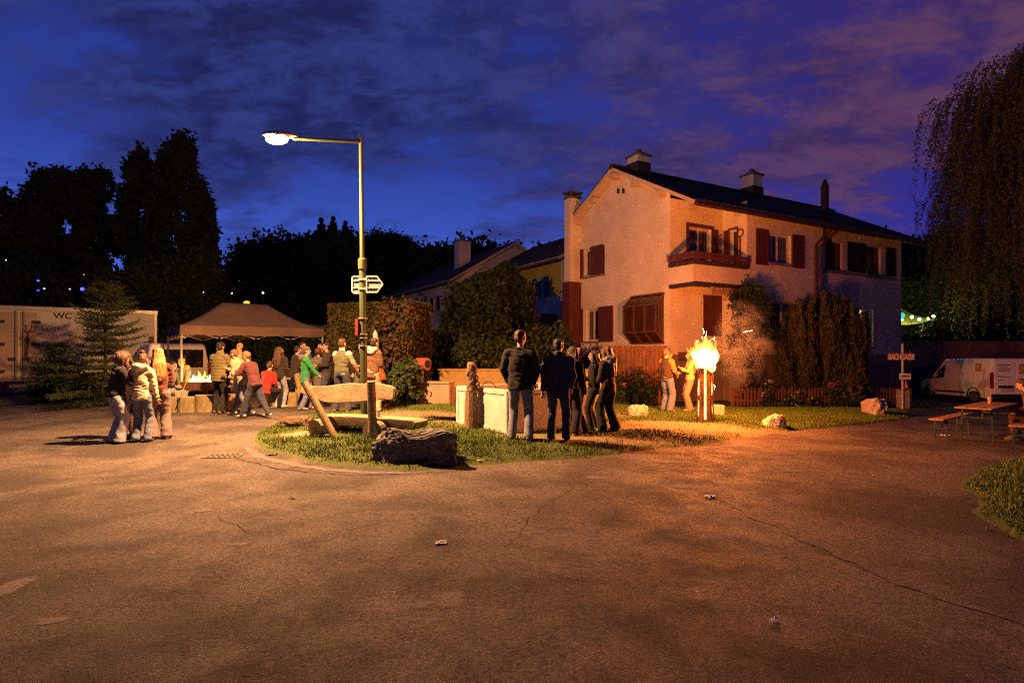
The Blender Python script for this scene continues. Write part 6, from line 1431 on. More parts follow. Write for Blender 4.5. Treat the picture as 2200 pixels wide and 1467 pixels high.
def beer_set():
    near = at(2092, 954); far_dir = Vector((.78, .62, 0)).normalized(); ang = math.atan2(far_dir.y, far_dir.x); c = near + far_dir * 1.0; c.z = float(G(c.x, c.y)); n = Vector((-far_dir.y, far_dir.x, 0))
    beer_item('table', 'folding beer table with a drinks cup on top at the right edge', c, ang, 2.2, .62, .76)
    p = c + n * .62 + far_dir * -.0; p.z = float(G(p.x, p.y)); beer_item('bench', 'folding beer bench on the house side of the beer table', p, ang, 2.2, .26, .47)
    p2 = c - n * .68 + far_dir * .05; p2.z = float(G(p2.x, p2.y)); beer_item('bench', 'folding beer bench nearest the grass at the right edge, with a person sitting on it', p2, ang, 2.2, .26, .47)
    cp = c + far_dir * .45 + n * .05 + Zv * .762; t = thing('drink_cup', 'orange brown drink cup standing on the beer table', 'cup', cp); q = MB(); q.lathe([(.032, 0), (.044, .12)], cp, 14); build('wall', q, mat('cup_orange', (.6, .26, .10), .6), t); q = MB(); q.lathe([(.047, .121), (.047, .135), (.04, .14)], cp, 14); build('lid', q, mat('cup_lid', (.7, .6, .5), .5), t)
    return c, far_dir, n, p2
BEER = beer_set()

# ---------------------------------------------------------------- small things on the ground
def drain():
    c = solve(480, 980, G); t = thing('drain_grate', 'small dark iron drain grate in the asphalt at left', 'drain', c); R = Matrix.Rotation(.12, 3, 'Z'); q = MB(); q.box(c + Zv * .006, (.56, .36, .012), R); build('frame', q, mat('cast_iron', (.085, .08, .075), .8), t, bevel=.004); q = MB()
    for i in range(6):
        for j in (-1, 1): q.box(c + R @ Vector((-.2 + .08 * i, j * .075, .0135)), (.046, .13, .003), R @ Matrix.Rotation(.35, 3, 'Z'))
    build('slot', q, M_DARKIN, t)
drain()
def litter(label, px, py, w, seed, name='paper_scrap', m=None):
    c = solve(px, py, Zg); r = random.Random(seed); q = MB(); n = 7; vs = []
    for i in range(n):
        for j in range(n): vs.append(c + Vector(((i / (n - 1) - .5) * w * r.uniform(.8, 1.2), (j / (n - 1) - .5) * w * .7 * r.uniform(.8, 1.2), .006 + .035 * abs(mnoise.noise((i * .6, j * .6, seed))) + .01 * r.random())))
    q.add(vs, [(i * n + j, i * n + j + 1, (i + 1) * n + j + 1, (i + 1) * n + j) for i in range(n - 1) for j in range(n - 1)]); o = build(name, q, m or mat('white_paper', (.75, .72, .66), .8), None); tag(o, label, 'litter')
litter('crumpled white tissue lying alone on the bare asphalt in the foreground', 948, 1168, .10, 1); litter('small white scrap on the asphalt in the torch glow', 1526, 1069, .12, 2); litter('tiny white scrap on the asphalt left of centre', 628, 1072, .06, 3); litter('tiny white scrap on the asphalt below the crumpled tissue, far right', 1662, 1338, .05, 4); litter('pale flattened paper beside the beer table legs', 2032, 937, .16, 5); litter('dark and white wrapper at the left tip of the grass', 584, 978, .16, 6, 'wrapper', mat('wrapper_dark', (.05, .05, .05), .5))
litter('small pale scrap near the painted of the road edge behind the kerb', 1030, 992, .05, 8)
# far lights among the trees
def far_light(label, px, py, D, col, st, r, name='far_lamp', g=None):
    p = pt(px, py, D); t = thing(name, label, 'light', p, 0, g); q = MB(); q.ell(p, (r * .7, r * .35, r * .5), nu=8, nv=6); build('globe', q, emis('%s_%d_%d' % (name, px, py), col, st), t, smooth=True)
    q = MB(); q.tube([p - Zv * 1.2, p - Zv * r], .02, 5); build('pole', q, M_BLACKM, t)
BL = (.06, .06, 1.)
for a in (('small blue light highest among the far trees at the left edge', 82, 603, 31, BL, 2.5, .11), ('pale violet light below the highest blue one at left', 95, 620, 31, (.55, .4, .9), 1.6, .09), ('deep blue light left of the pale violet one', 82, 624, 31, BL, 1.2, .12), ('faint pink light at the left of the broad blue glow', 150, 621, 31, (.5, .3, .6), 1.2, .09),
          ('broad blue glow above the trailer left of the young spruce', 177, 621, 31, BL, 3., .18), ('small white light right of the poplars', 498, 630, 30, (1, .9, .75), 5, .05), ('bright white light above the tent peak', 565, 629, 30, (1, .85, .65), 7, .08), ('faint warm light among trees above the trailer', 180, 590, 31, (.7, .4, .2), 1.0, .06), ('small white light beside the lamp of the tent peak, left', 437, 628, 30, (.6, .6, .8), 2, .05), ('tiny yellow light at the foot of the white row house', 903, 716, 21.0, (1, .85, .25), 6, .045), ('tiny light at the far left tree line', 13, 559, 31, (.9, .8, .4), 2.5, .05)): far_light(*a)
p = pt(530, 650, 19.9); t = thing('tent_lamp', 'dim yellow lamp behind the peak of the brown tent', 'lamp', p); q = MB(); q.ell(p, (.11, .08, .06)); build('globe', q, emis('tent_lamp', (.6, .45, .05), 1.2), t, smooth=True); q = MB(); q.tube([p - Zv * 3, p - Zv * .05], .03, 6); build('pole', q, M_BLACKM, t)
# folded pale parasol behind the lamp post
b = on(806, 16.9); t = thing('folded_parasol', 'pale folded parasol standing upright behind the man in the red brown jacket', 'parasol', b); zz = lambda y: pt(0, y, 16.9).z; x = b.x
q = MB(); q.tube([b, (x, 16.9, zz(708))], .022, 8); build('pole', q, M_METAL, t); q = MB(); q.tube([(x, 16.9, zz(752)), (x + .02, 16.9, zz(735)), (x, 16.9, zz(718)), (x, 16.9, zz(709))], [.09, .085, .07, .012], 10); build('cloth', q, mat('parasol_cloth', (.62, .50, .40), .9, (.5, .4, .3), 5), t)
# ---------------------------------------------------------------- smoke drifting right from the burning log
def smoke():
    c = pt(1592, 752, 15.6); m = bpy.data.materials.new('wood_smoke'); m.use_nodes = True; nt = m.node_tree; N = nt.nodes; L = nt.links; N.remove(N['Principled BSDF'])
    v = N.new('ShaderNodeVolumePrincipled'); v.inputs['Color'].default_value = (.75, .72, .68, 1); v.inputs['Anisotropy'].default_value = .3; L.new(v.outputs[0], N['Material Output'].inputs['Volume'])
    tc = N.new('ShaderNodeTexCoord'); nz = N.new('ShaderNodeTexNoise'); L.new(tc.outputs['Object'], nz.inputs[0]); nz.inputs['Scale'].default_value = 2.6; nz.inputs['Detail'].default_value = 5; nz.inputs['Roughness'].default_value = .6; nz.inputs['Distortion'].default_value = .9
    mr = N.new('ShaderNodeMapRange'); L.new(nz.outputs[0], mr.inputs[0]); mr.inputs[1].default_value = .46; mr.inputs[2].default_value = .72
    ln = N.new('ShaderNodeVectorMath'); ln.operation = 'LENGTH'; mp = N.new('ShaderNodeMapping'); L.new(tc.outputs['Object'], mp.inputs[0]); mp.inputs['Location'].default_value = (0, 0, -.15); mp.inputs['Scale'].default_value = (1.25, 1.7, .82); L.new(mp.outputs[0], ln.inputs[0])
    fo = N.new('ShaderNodeMapRange'); L.new(ln.outputs['Value'], fo.inputs[0]); fo.inputs[1].default_value = .35; fo.inputs[2].default_value = 1.; fo.inputs[3].default_value = 1; fo.inputs[4].default_value = 0
    mu = N.new('ShaderNodeMath'); mu.operation = 'MULTIPLY'; L.new(mr.outputs[0], mu.inputs[0]); L.new(fo.outputs[0], mu.inputs[1]); m2 = N.new('ShaderNodeMath'); m2.operation = 'MULTIPLY'; L.new(mu.outputs[0], m2.inputs[0]); m2.inputs[1].default_value = SMOKE; L.new(m2.outputs[0], v.inputs['Density'])
    q = MB(); q.ell(c + Vector((0, 0, .15)), (.85, .62, 1.25), nu=20, nv=14); o = build('smoke', q, m, None, origin=c); tag(o, 'grey smoke drifting to the right of the burning log', 'smoke', None, 'stuff')
smoke()
# ---------------------------------------------------------------- people
SKIN = [mat('skin_fair', (.52, .32, .23), .55, (.46, .27, .19), 14, spec=.35), mat('skin_tan', (.42, .25, .17), .55, (.36, .20, .14), 14, spec=.35)]
M_EYE = mat('eye_dark', (.03, .02, .02), .3); M_LIP = mat('lip', (.36, .14, .11), .5)
def cloth(name, col, rough=.9): return mat('cloth_' + name, col, rough, tuple(c * .72 for c in col), 16, .25, 120, spec=.25, sheen=.1)
def hairm(name, col): return mat('hair_' + name, col, .55, tuple(c * .45 for c in col), 18, .5, 60, stretch=(3, 3, .35), spec=.5)
HB, HK, HBL, HBR = hairm('brown', (.075, .035, .018)), hairm('black', (.018, .013, .011)), hairm('blond', (.33, .20, .065)), hairm('light_brown', (.18, .085, .035))
BLACK, NAVY, DENIM, LDENIM, DKDENIM, CREAM, OLIVE, TAN = cloth('black', (.014, .014, .015)), cloth('navy', (.022, .034, .065)), cloth('denim', (.13, .16, .25)), cloth('light_denim', (.27, .31, .40)), cloth('dark_denim', (.035, .045, .075)), cloth('cream', (.58, .48, .34)), cloth('olive', (.15, .13, .055)), cloth('tan', (.36, .25, .11))
MAROON, GREEN, BLUE, GREYC, RUST, WHITEC, BROWN = cloth('maroon', (.10, .022, .022)), cloth('green', (.02, .22, .055)), cloth('blue', (.03, .11, .48)), cloth('grey', (.11, .11, .115)), cloth('rust', (.24, .07, .03)), cloth('off_white', (.60, .55, .47)), cloth('brown', (.10, .055, .035))
RED, YELLOW, ORANGE, BEIGE, VEST, MUSTARD, PALEGREY = cloth('red', (.45, .03, .025)), cloth('pale_yellow', (.66, .54, .22)), cloth('orange', (.48, .17, .05)), cloth('beige', (.42, .32, .20)), cloth('vest_green', (.085, .095, .055)), cloth('mustard', (.40, .25, .04)), cloth('pale_grey', (.34, .32, .32))
SHOE_W, SHOE_K, SHOE_B, SOLE = cloth('shoe_white', (.55, .51, .46)), cloth('shoe_black', (.02, .02, .02)), cloth('shoe_brown', (.22, .14, .06)), mat('sole_white', (.55, .52, .48), .7)

def two_bone(a, b, l1, l2, hint):
    d = b - a; L_ = min(d.length, (l1 + l2) * .999); d = d.normalized(); x = (l1 * l1 - l2 * l2 + L_ * L_) / (2 * L_); h = math.sqrt(max(0, l1 * l1 - x * x)); hp = hint - d * hint.dot(d); hp.normalize(); return a + d * x + hp * h, a + d * L_
ARMS = {'down': (.27, .03, .80), 'pocket': (.20, .10, .90), 'front': (.07, .27, 1.12), 'hold': (.12, .33, 1.12), 'high': (.09, .30, 1.28), 'face': (.06, .20, 1.46), 'cross': (-.08, .19, 1.14), 'hug': (.10, .34, 1.36), 'back': (.22, -.22, .90), 'fwd': (.22, .34, .98), 'lap': (.10, .34, 1.02), 'low': (.12, .25, .95)}
def person(label, loc, H, yaw, top, bot, hair, arms=('down', 'down'), feet=((.10, .0), (.10, .0)), lean=0., sit=None, tk='jacket', bk='straight', shoe=SHOE_K, hat=None, hood=None, head=(0, 0), skin=0, slim=1., length=.80, vest=None, vox=.017, roll=0., elbow=(.55, -.8, -.35), lift=(0, 0), group=None, sleeve=None, bald=False):
    loc = Vector(loc); k = H / 1.75; M = Matrix.Translation(loc) @ Matrix.Rotation(math.radians(yaw), 4, 'Z') @ Matrix.Scale(k, 4)
    Mi = np.array(M); pz = .93 if sit is None else sit / k + .09; piv = Vector((0, 0, pz)); dz = pz - .93
    RL = Matrix.Rotation(math.radians(-lean), 3, 'X') @ Matrix.Rotation(math.radians(roll), 3, 'Y'); RH = RL @ Matrix.Rotation(math.radians(head[0]), 3, 'Z') @ Matrix.Rotation(math.radians(-head[1]), 3, 'X')
    U_ = lambda x, y, z: piv + RL @ (Vector((x, y, z + dz)) - piv)
    nb = U_(0, 0, 1.50)
    Hd = lambda x, y, z: nb + RH @ Vector((x, y, z - 1.50))
    refy = RL @ Vector((0, 1, 0)); sw = slim
    # joints
    J = {}
    for i, s in enumerate((-1, 1)):
        sh = U_(s * .180 * sw, -.005, 1.405); a = ARMS[arms[i]] if isinstance(arms[i], str) else arms[i]; tgt = U_(s * a[0], a[1], a[2]); el, wr = two_bone(sh, tgt, .285, .265, RL @ Vector((s * elbow[0], elbow[1], elbow[2])))
        hip = Vector((s * .092, 0, pz - .03)); fx, fy = feet[i]; zl = lift[i]
        if sit is None: ank = Vector((s * fx, fy, .085 + zl)); kn, ank = two_bone(hip, ank, .43, .42, Vector((s * .1, 1, 0)))
        else: ank = Vector((s * fx, fy, .085)); kn, ank = two_bone(hip, ank, .44, .42, Vector((s * .25, 1, .9)))
        J[s] = (sh, el, wr, hip, kn, ank)
    # body: one continuous skin, head, hands, limbs
    q = MB(); T = [(.86, .145, .10), (.95, .15, .105), (1.08, .125, .09), (1.22, .14, .10), (1.36, .15, .095), (1.43, .11, .07), (1.475, .055, .055)]
    q.tube([U_(0, 0, z) for z, _, _ in T], [(a * sw, b) for _, a, b in T], 14, ref=refy)
    q.tube([U_(0, -.01, 1.42), nb, Hd(0, .012, 1.59)], [.058, .053, .052], 10, ref=refy)
    q.ell(Hd(0, .008, 1.668), (.075, .094, .084), RH, 14, 10); q.ell(Hd(0, .042, 1.612), (.060, .062, .076), RH, 12, 8); q.ell(Hd(0, .072, 1.560), (.032, .030, .026), RH, 8, 6)
    for s in (-1, 1):
        sh, el, wr, hip, kn, ank = J[s]; q.tube([sh, sh.lerp(el, .5), el, el.lerp(wr, .4), wr], [.050, .046, .038, .038, .027], 10); d = (wr - el).normalized(); q.ell(wr + d * .045, .036, None, 8, 6); q.tube([wr - d * .01, wr + d * .04, wr + d * .085], [(.022, .026), (.022, .040), (.016, .038)], 8, ref=refy)
        q.tube([hip, hip.lerp(kn, .5), kn, kn.lerp(ank, .35), ank], [.082, .072, .052, .054, .036], 10); q.ell(ank + Vector((0, .05, -.045)), (.035, .09, .035), None, 8, 6)
    Vv, Nn, Fc = remesh(q, vox * .92, 3); B = MB(); B.add(Vv, Fc)
    B.ell(Hd(0, .108, 1.628), (.014, .022, .024), RH, 8, 6); B.ell(Hd(0, .100, 1.655), (.012, .016, .026), RH, 8, 6)
    for s in (-1, 1):
        B.ell(Hd(s * .076, .006, 1.635), (.012, .026, .034), RH, 8, 6); B.ell(Hd(s * .032, .094, 1.652), (.015, .012, .008), RH, 8, 6, 1); B.ell(Hd(s * .033, .094, 1.672), (.022, .012, .005), RH, 8, 6, 1)
        sh, el, wr, hip, kn, ank = J[s]; d = (wr - el).normalized(); sd = refy.cross(d); sd = sd.normalized() if sd.length > .2 else RL @ Vector((1, 0, 0)); up = d.cross(sd).normalized(); curl = up * (1 if up.dot(RL @ Vector((-s, .5, 0))) > 0 else -1); sp = d.cross(curl).normalized()
        for f, (o, l) in enumerate(((-.028, .066), (-.010, .078), (.010, .074), (.027, .056))):
            b0 = wr + d * .075 + sp * o; B.tube([b0, b0 + d * l * .5 + curl * .008, b0 + d * l * .8 + curl * .030, b0 + d * l * .85 + curl * .052], [.010, .009, .008, .006], 6)
        b0 = wr + d * .03 + sp * .03; B.tube([b0, b0 + sp * .022 + d * .028 + curl * .012, b0 + sp * .02 + d * .058 + curl * .024], [.012, .010, .008], 6)
    B.ell(Hd(0, .100, 1.585), (.024, .009, .006), RH, 8, 6, 2)
    def world(b): b.v = [tuple(p) for p in (np.array(b.v) @ Mi[:3, :3].T + Mi[:3, 3])]; return b
    P = build('person', world(B), [SKIN[skin], M_EYE, M_LIP], None, smooth=True, origin=loc, recalc=False); tag(P, label, 'person', group)
    def finish(name, b, m, wr_amp=.006, puff=0., fr=9., vx=vox, sm=4, cut=None):
        Vv, Nn, Fc = remesh(b, vx, sm); sd = hash(label) % 97
        for i in range(len(Vv)):
            v = Vv[i]; d = wr_amp * mnoise.noise((v[0] * fr * 2.5 + sd, v[1] * fr * 2.5, v[2] * fr * .35)) if name == 'hair' else wr_amp * (mnoise.noise((v[0] * fr + sd, v[1] * fr, v[2] * fr * .6)) + 1.5 * (.35 - abs(mnoise.noise((v[0] * fr * .8 + v[2] * 5, v[1] * fr * .8 + sd, v[2] * fr * (.9 if name == 'trousers' else 1.7))))))
            if puff: ph = (v[2] / .075) % 1.0 - .5; d -= puff * math.exp(-(ph / .13) ** 2)
            Vv[i] = v + Nn[i] * d
        o = MB(); o.add(Vv, Fc); return build(name, world(o), m, P, smooth=True, recalc=False)
    # trousers / skirt
    q = MB(); R = {'slim': (.098, .070, .056, .054), 'straight': (.100, .080, .074, .076), 'wide': (.104, .094, .096, .108), 'skirt': None}[bk]
    if R:
        q.tube([(0, 0, pz + .09), (0, 0, pz + .02), (0, -.004, pz - .07)], [(.145 * sw, .112), (.165 * sw, .128), (.150 * sw, .112)], 14)
        for s in (-1, 1):
            sh, el, wr, hip, kn, ank = J[s]; e = ank + (ank - kn).normalized() * (.045 if bk != 'wide' else .06); q.tube([hip + Vector((0, 0, .02)), hip.lerp(kn, .5), kn, kn.lerp(e, .5), e], [R[0], (R[0] + R[1]) / 2, R[1], R[2], R[3]], 12)
        finish('trousers', q, bot, .010, fr=8)
    else:
        q.tube([(0, 0, pz + .09), (0, 0, pz), (0, 0, pz - .18), (0, 0, pz - .42)], [(.145, .112), (.170, .13), (.185, .15), (.20, .17)], 14); finish('skirt', q, bot, .008)
    # top
    q = MB(); L0 = length; body = {'jacket': 1., 'puffer': 1.10, 'sweater': .96, 'coat': 1.05, 'shirt': .90}[tk]
    T = [(L0, .172, .128), (max(L0 + .06, .95), .176, .132), (1.08, .164, .122), (1.22, .176, .130), (1.36, .182, .122), (1.435, .135, .092), (1.49, .080, .082)]
    q.tube([U_(0, 0, z) for z, _, _ in T], [(a * sw * body, b * body) for _, a, b in T], 16, ref=refy)
    def sleeves(q, kk=1.):
        for s in (-1, 1):
            sh, el, wr, *_ = J[s]; q.ell(sh + Vector((-s * .02, 0, -.01)), .082 * body * kk, None, 10, 8); q.tube([sh, sh.lerp(el, .5), el, el.lerp(wr, .5), wr - (wr - el).normalized() * .005], [.076 * body * kk, .070 * body * kk, .064 * body * kk, .058 * body * kk, .048 * body * kk], 10)
    if tk == 'puffer': q.tube([U_(0, 0, 1.45), Hd(0, .0, 1.56)], [.095, .088], 12, ref=refy)
    if vest is None: sleeves(q)
    if hood is True: q.ell(U_(0, -.10, 1.47), (.125, .085, .075), RL, 12, 8); q.tube([U_(.11, .03, 1.46), U_(.12, -.08, 1.49), U_(0, -.15, 1.50), U_(-.12, -.08, 1.49), U_(-.11, .03, 1.46)], [.035, .05, .055, .05, .035], 8)
    finish('vest' if vest is not None else {'puffer': 'puffer_jacket'}.get(tk, tk), q, top, .016 if tk != 'puffer' else .007, .014 if tk == 'puffer' else (.006 if vest is not None else 0.))
    if vest is not None:
        q = MB(); q.tube([U_(0, 0, z) for z, _, _ in T[1:]], [(a * sw * .9, b * .9) for _, a, b in T[1:]], 16, ref=refy); q.tube([U_(0, 0, L0 - .05), U_(0, 0, L0 + .1)], [(.168, .126), (.165, .122)], 14, ref=refy); q.tube([U_(0, 0, 1.46), Hd(0, -.005, 1.55)], [.075, .066], 12, ref=refy); sleeves(q, .92); finish('sweater', q, vest, .010)
    if sleeve is not None:
        q = MB(); body *= 1.06; sleeves(q); finish('sleeves', q, sleeve, .010)
    if hood is not None and hood is not True:
        q = MB(); q.ell(U_(0, -.115, 1.45), (.145, .085, .10), RL, 12, 8); q.tube([U_(.13, .05, 1.45), U_(.14, -.08, 1.49), U_(0, -.17, 1.50), U_(-.14, -.08, 1.49), U_(-.13, .05, 1.45)], [.035, .05, .055, .05, .035], 8); finish('hood', q, hood, .012)
    # shoes
    for s in (-1, 1):
        ank = J[s][5]; b = MB(); g = ank.z - .085; pr = [(-.085, .030, .030, .035), (-.05, .040, .048, .05), (.02, .043, .052, .052), (.09, .046, .038, .038), (.15, .040, .028, .028), (.185, .022, .018, .020)]
        b.tube([Vector((ank.x + s * .012 * (y > 0), ank.y + y, g + zc)) for y, w, h, zc in pr], [(w, h) for _, w, h, _ in pr], 10, ref=(0, 0, 1)); b.v = [(x, y, max(z, g + .004)) for x, y, z in b.v]; build('shoe', world(b), shoe, P, smooth=True)
    # hair
    style, hm = hair
    if style != 'bald':
        q = MB(); q.ell(Hd(0, -.016, 1.690), (.086, .102, .086), RH, 14, 10); q.ell(Hd(0, -.040, 1.640), (.081, .072, .085), RH, 12, 8)
        if style == 'long':
            ln = .34; q.tube([Hd(0, -.055, 1.70), Hd(0, -.075, 1.58), U_(0, -.135, 1.44), U_(0, -.145, 1.48 - ln * .75), U_(0, -.14, 1.46 - ln)], [(.085, .05), (.10, .06), (.125, .05), (.11, .042), (.06, .02)], 12, ref=refy)
            for s in (-1, 1): q.tube([Hd(s * .070, .025, 1.70), Hd(s * .084, .02, 1.60), U_(s * .10, .03, 1.46), U_(s * .11, .05, 1.33)], [.024, .028, .032, .014], 8)
        elif style == 'bob' or style == 'curly':
            rr = 1.25 if style == 'curly' else 1.; q.ell(Hd(0, -.03, 1.655), (.105 * rr, .105 * rr, .105 * rr), RH, 14, 10)
            for s in (-1, 1): q.ell(Hd(s * .078, -.005, 1.60), (.035 * rr, .06, .085), RH, 8, 8)
        elif style == 'pony':
            q.tube([Hd(0, -.10, 1.70), Hd(0, -.16, 1.69), Hd(0, -.18, 1.58), Hd(0, -.16, 1.46)], [.03, .04, .035, .01], 8)
        elif style == 'bun': q.ell(Hd(0, -.085, 1.765), .045, None, 10, 8)
        finish('hair', q, hm, .022 if style in ('curly',) else .012, fr=16, vx=.012, sm=2)
    if hat is not None:
        kind, m = hat; q = MB(); q.ell(Hd(0, -.006, 1.712), (.088, .108, .070), RH, 14, 10)
        if kind == 'beanie': q.tube([Hd(0, -.004, 1.685), Hd(0, -.004, 1.72)], [(.092, .111), (.091, .109)], 14, ref=RH @ Vector((0, 1, 0)))
        if kind == 'brim': q.tube([Hd(0, 0, 1.70), Hd(0, 0, 1.712)], [(.135, .15), (.125, .14)], 16, ref=RH @ Vector((0, 1, 0)))
        if kind == 'cap': q.ell(Hd(0, .10, 1.702), (.065, .07, .012), RH, 12, 6)
        finish('hat', q, m, .003, vx=.012, sm=2)
    return P, {s: M @ (J[s][2] + (J[s][2] - J[s][1]).normalized() * .08) for s in (-1, 1)}

def held(name, label, cat, p, fn):
    t = thing(name, label, cat, p); fn(t, p); return t
def cup_fn(m):
    def f(t, p):
        q = MB(); q.lathe([(.028, -.05), (.040, .06)], p, 12); build('wall', q, m, t)
    return f
# ---- huddle at the left
G1 = 'girls huddled on the asphalt'
person('person with curly dark hair in a black jacket and wide pale jeans, back turned', at(246, 952), 1.66, -38, BLACK, LDENIM, ('curly', HB), ((.02, .30, 1.22), (.12, .38, 1.25)), ((.11, .02), (.12, .05)), 10, bk='wide', shoe=SHOE_K, slim=.98, length=.86)
person('person in a black skirt with bare calves, half hidden in the middle of the huddle', at(276, 940), 1.66, 165, BLACK, BLACK, ('long', HB), ('front', 'front'), ((.08, 0), (.09, .04)), 8, bk='skirt', slim=.9, length=.9)
person('person in a cream puffer jacket with its hood down and dark jeans', at(303, 950), 1.64, 6, CREAM, DENIM, ('bun', HB), ('down', (.26, .10, .84)), ((.10, .0), (.11, .02)), 3, tk='jacket', hood=True, slim=.95, length=.84, head=(20, 20))
person('person with long straight blond hair, dark maroon jacket and flared brownish jeans', at(341, 943), 1.72, 38, MAROON, cloth('mauve_denim', (.17, .125, .13)), ('long', HBL), ('low', 'front'), ((.10, .04), (.13, -.04)), 2, bk='wide', shoe=SHOE_W, slim=.9, length=.92)
# ---- at the fire trough
person('seated person in an orange hat and mustard scarf facing the flames', on(398, 17.0), 1.76, 172, GREYC, BLACK, ('short', HB), ('lap', 'lap'), ((.14, .40), (.14, .42)), 12, sit=.45, hat=('beanie', ORANGE), hood=MUSTARD)
person('seated person with dark hair and pale trousers beside the log stools', at(358, 882), 1.70, -95, BLACK, PALEGREY, ('short', HK), ('lap', 'front'), ((.12, .36), (.13, .44)), 14, sit=.45, shoe=SHOE_W, bk='wide')
person('person in an olive padded jacket and black cap standing over the fire', at(470, 888), 1.82, -12, OLIVE, BLACK, ('short', HK), ('front', 'hold'), ((.12, .05), (.13, -.08)), 5, tk='puffer', hat=('cap', BLACK), bk='straight', shoe=SHOE_B, length=.78, slim=1.12)
person('bald person in a beige jacket facing the camera behind the walking pair', on(516, 16.6), 1.82, 165, BEIGE, BLACK, ('bald', HK), ('front', 'pocket'), skin=1, bk='straight')
person('walking person bent forward in a burgundy jacket with blond hair', at(548, 898), 1.66, 72, cloth('burgundy', (.085, .026, .03)), DKDENIM, ('bob', hairm('dark_blond', (.20, .115, .04))), ('hug', 'front'), ((.10, .30), (.10, -.34)), 24, bk='straight', shoe=SHOE_W, slim=.98, lift=(0, .05), length=.80)
person('walking person in a pale brown top on the far side of the burgundy jacket', at(522, 893), 1.68, 84, BEIGE, DENIM, ('short', HBR), ('low', 'hug'), ((.10, -.30), (.10, .32)), 20, bk='straight', shoe=SHOE_W, lift=(.05, 0), length=.80)
person('seated person in a bright red jacket behind the walking pair', on(570, 16.0), 1.68, -20, RED, BLACK, ('short', HB), ('lap', 'lap'), ((.12, .38), (.12, .42)), 16, sit=.45)
person('person with long dark hair, black puffer jacket and tight blue jeans under the tent', at(601, 876), 1.70, -14, cloth('black_brown', (.03, .022, .022)), LDENIM, ('long', HB), ('front', 'pocket'), ((.09, 0), (.11, .03)), 2, tk='puffer', bk='slim', shoe=SHOE_W, slim=.92, length=.84, head=(-28, -8))
person('person in a black jacket and tan trousers beside the dark puffer jacket', at(634, 869), 1.72, -48, cloth('charcoal', (.035, .028, .028)), TAN, ('short', HK), ('front', 'front'), ((.11, .05), (.11, -.05)), 6, bk='straight', shoe=SHOE_K)
person('person in a bright green hooded jacket and grey beanie turned to the right', at(656, 880), 1.70, -70, GREEN, DENIM, ('short', HB), ('pocket', 'fwd'), ((.13, .12), (.13, -.10)), 2, hat=('beanie', GREYC), hood=OLIVE, slim=1.06, bk='straight', shoe=cloth('shoe_grey', (.28, .28, .3)), length=.76)
person('person in a royal blue jacket behind the green hooded one', on(651, 17.8), 1.82, -130, BLUE, BLACK, ('short', HB), ('front', 'pocket'))
person('person in a long grey coat with its back turned behind the green jacket', on(684, 16.9), 1.66, -10, GREYC, GREYC, ('bob', HB), ('pocket', 'pocket'), tk='coat', length=.50, slim=1.0)
person('person in a dark top facing the camera, left of two heads near the tent leg', on(690, 17.3), 1.80, 150, BLACK, DKDENIM, ('short', HK), ('pocket', 'front'), skin=1)
person('person in a black shirt looking left, right of two heads near the tent leg', on(702, 16.8), 1.82, 120, cloth('soft_black', (.03, .024, .022)), DKDENIM, ('short', HK), ('front', 'front'), skin=1)
pv, hv = person('person in a quilted green vest over a cream sweater with its back turned', at(734, 886), 1.86, -14, VEST, DKDENIM, ('short', HB), ('fwd', 'fwd'), ((.17, .02), (.17, .02)), 3, vest=CREAM, bk='straight', shoe=SHOE_B, length=.95, slim=1.06, head=(-14, 0))
person('pale faced person in a black jacket partly hidden by the lamp post', on(776, 16.9), 1.80, 175, BLACK, GREYC, ('short', HB), ('front', 'pocket'))
person('person with dark hair in a red brown jacket right of the lamp post', at(800, 884), 1.80, -30, BROWN, BEIGE, ('short', HK), ('front', 'front'), ((.12, 0), (.13, .05)), 6, hood=PALEGREY, shoe=SHOE_B)
person('person in a rusty orange jacket bending behind the red brown one', on(818, 16.3), 1.62, 60, RUST, ORANGE, ('short', HB), ('hug', 'front'), ((.12, .1), (.12, -.1)), 22)
held('bread_roll', 'bread roll in the left hand of the person in the quilted vest', 'bread', hv[-1] + Vector((-.02, -.02, .02)), lambda t, p: build('crust', MB().ell(p, (.085, .05, .04)), mat('bread', (.55, .32, .10), .8), t, smooth=True))
# ---- by the trough
person('tall person in a black jacket and grey blue jeans, hands in pockets, back turned', at(1117, 945), 1.93, -12, BLACK, cloth('grey_denim', (.17, .20, .27)), ('short', HB), ('pocket', 'pocket'), ((.13, .0), (.15, -.03)), 2, shoe=SHOE_B, bk='straight', length=.80, slim=1.10, head=(-24, 4), elbow=(.9, -.5, -.2))
person('person in a dark navy jacket and dark jeans, back turned, second from the left', at(1199, 947), 1.80, -10, NAVY, DKDENIM, ('short', HK), ('down', 'pocket'), ((.12, 0), (.14, .02)), 2, hood=True, bk='straight', shoe=SHOE_K, length=.74, slim=1.14, head=(-18, 6))
person('person with long hair in a dark jacket with pale striped sleeves beside the navy jacket', at(1227, 934), 1.66, -25, BLACK, BLACK, ('long', HB), ('front', 'front'), ((.10, .06), (.10, -.06)), 4, bk='wide', shoe=SHOE_W, slim=.9, head=(60, 0))
person('person with shoulder length blond hair in a black jacket, looking left', at(1246, 931), 1.64, 75, BLACK, cloth('faded_black', (.06, .045, .045)), ('bob', HBL), ('cross', 'front'), ((.11, .04), (.12, -.06)), 3, bk='wide', shoe=SHOE_W, slim=.95)
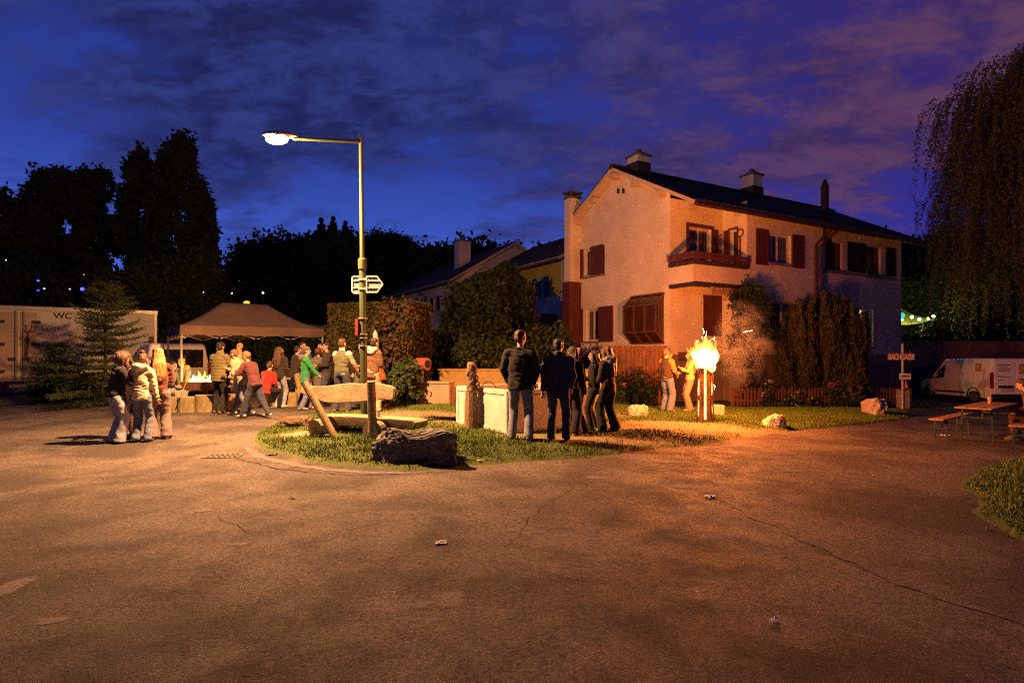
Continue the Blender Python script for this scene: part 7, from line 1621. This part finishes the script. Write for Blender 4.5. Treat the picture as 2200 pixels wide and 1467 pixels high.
person('person in all black with dark brown hair seen in profile facing left', at(1276, 924), 1.60, 82, BLACK, BLACK, ('long', HB), ('cross', 'cross'), ((.10, .06), (.11, -.04)), 0, bk='straight', shoe=SHOE_W, slim=.92)
pw, hw = person('person in a dark jacket with a grey hood and wide black trousers holding a cup', at(1308, 926), 1.70, 48, cloth('plum_black', (.045, .026, .028)), BLACK, ('long', HBR), ('low', 'front'), ((.16, .06), (.13, -.08)), 4, bk='wide', shoe=SHOE_W, hood=cloth('grey_hood', (.30, .27, .27)), slim=.96)
held('white_cup', 'white cup held low by the person with the grey hood', 'cup', hw[-1], cup_fn(mat('white_paper', (.75, .72, .66), .8)))
# ---- by the burning log
person('person in a dark vest with orange sleeves and faded jeans looking at the burning log', on(1433, 16.0), 1.74, -52, cloth('vest_dark', (.05, .03, .028)), DENIM, ('short', HBR), ('face', (.14, .26, 1.02)), ((.13, .05), (.15, -.06)), -3, bk='wide', shoe=SHOE_W, sleeve=ORANGE, slim=.96, length=.90)
py_, hy = person('person with long blond hair in a pale yellow sweater and pale trousers facing left', on(1482, 16.4), 1.66, 88, YELLOW, cloth('pale_trousers', (.34, .28, .25)), ('long', HBL), ('high', 'hold'), ((.09, .02), (.10, -.02)), 0, tk='sweater', bk='wide', shoe=SHOE_W, slim=.92, length=.92)
held('phone', 'small phone held up by the person in the yellow sweater', 'phone', hy[-1] + Vector((-.02, 0, .03)), lambda t, p: build('case', MB().box(p, (.02, .07, .13)), M_BLACKM, t, bevel=.008))
# ---- on the beer bench
bc, bfar, bn, bb = BEER
sp = bb + bfar * .02; sp = sp + Vector((.10, .0, 0)); sp.z = float(G(sp.x, sp.y))
person('person in a dark red brown jacket hunched at the beer table', sp + bfar * .55, 1.74, math.degrees(math.atan2(bn.y, bn.x)) - 90, cloth('dark_rust', (.11, .04, .03)), BROWN, ('short', HB), ('hold', 'hold'), ((.13, .38), (.13, .42)), 24, sit=.47, shoe=SHOE_B, slim=1.1)
bpy.data.scenes.remove(_tmp)
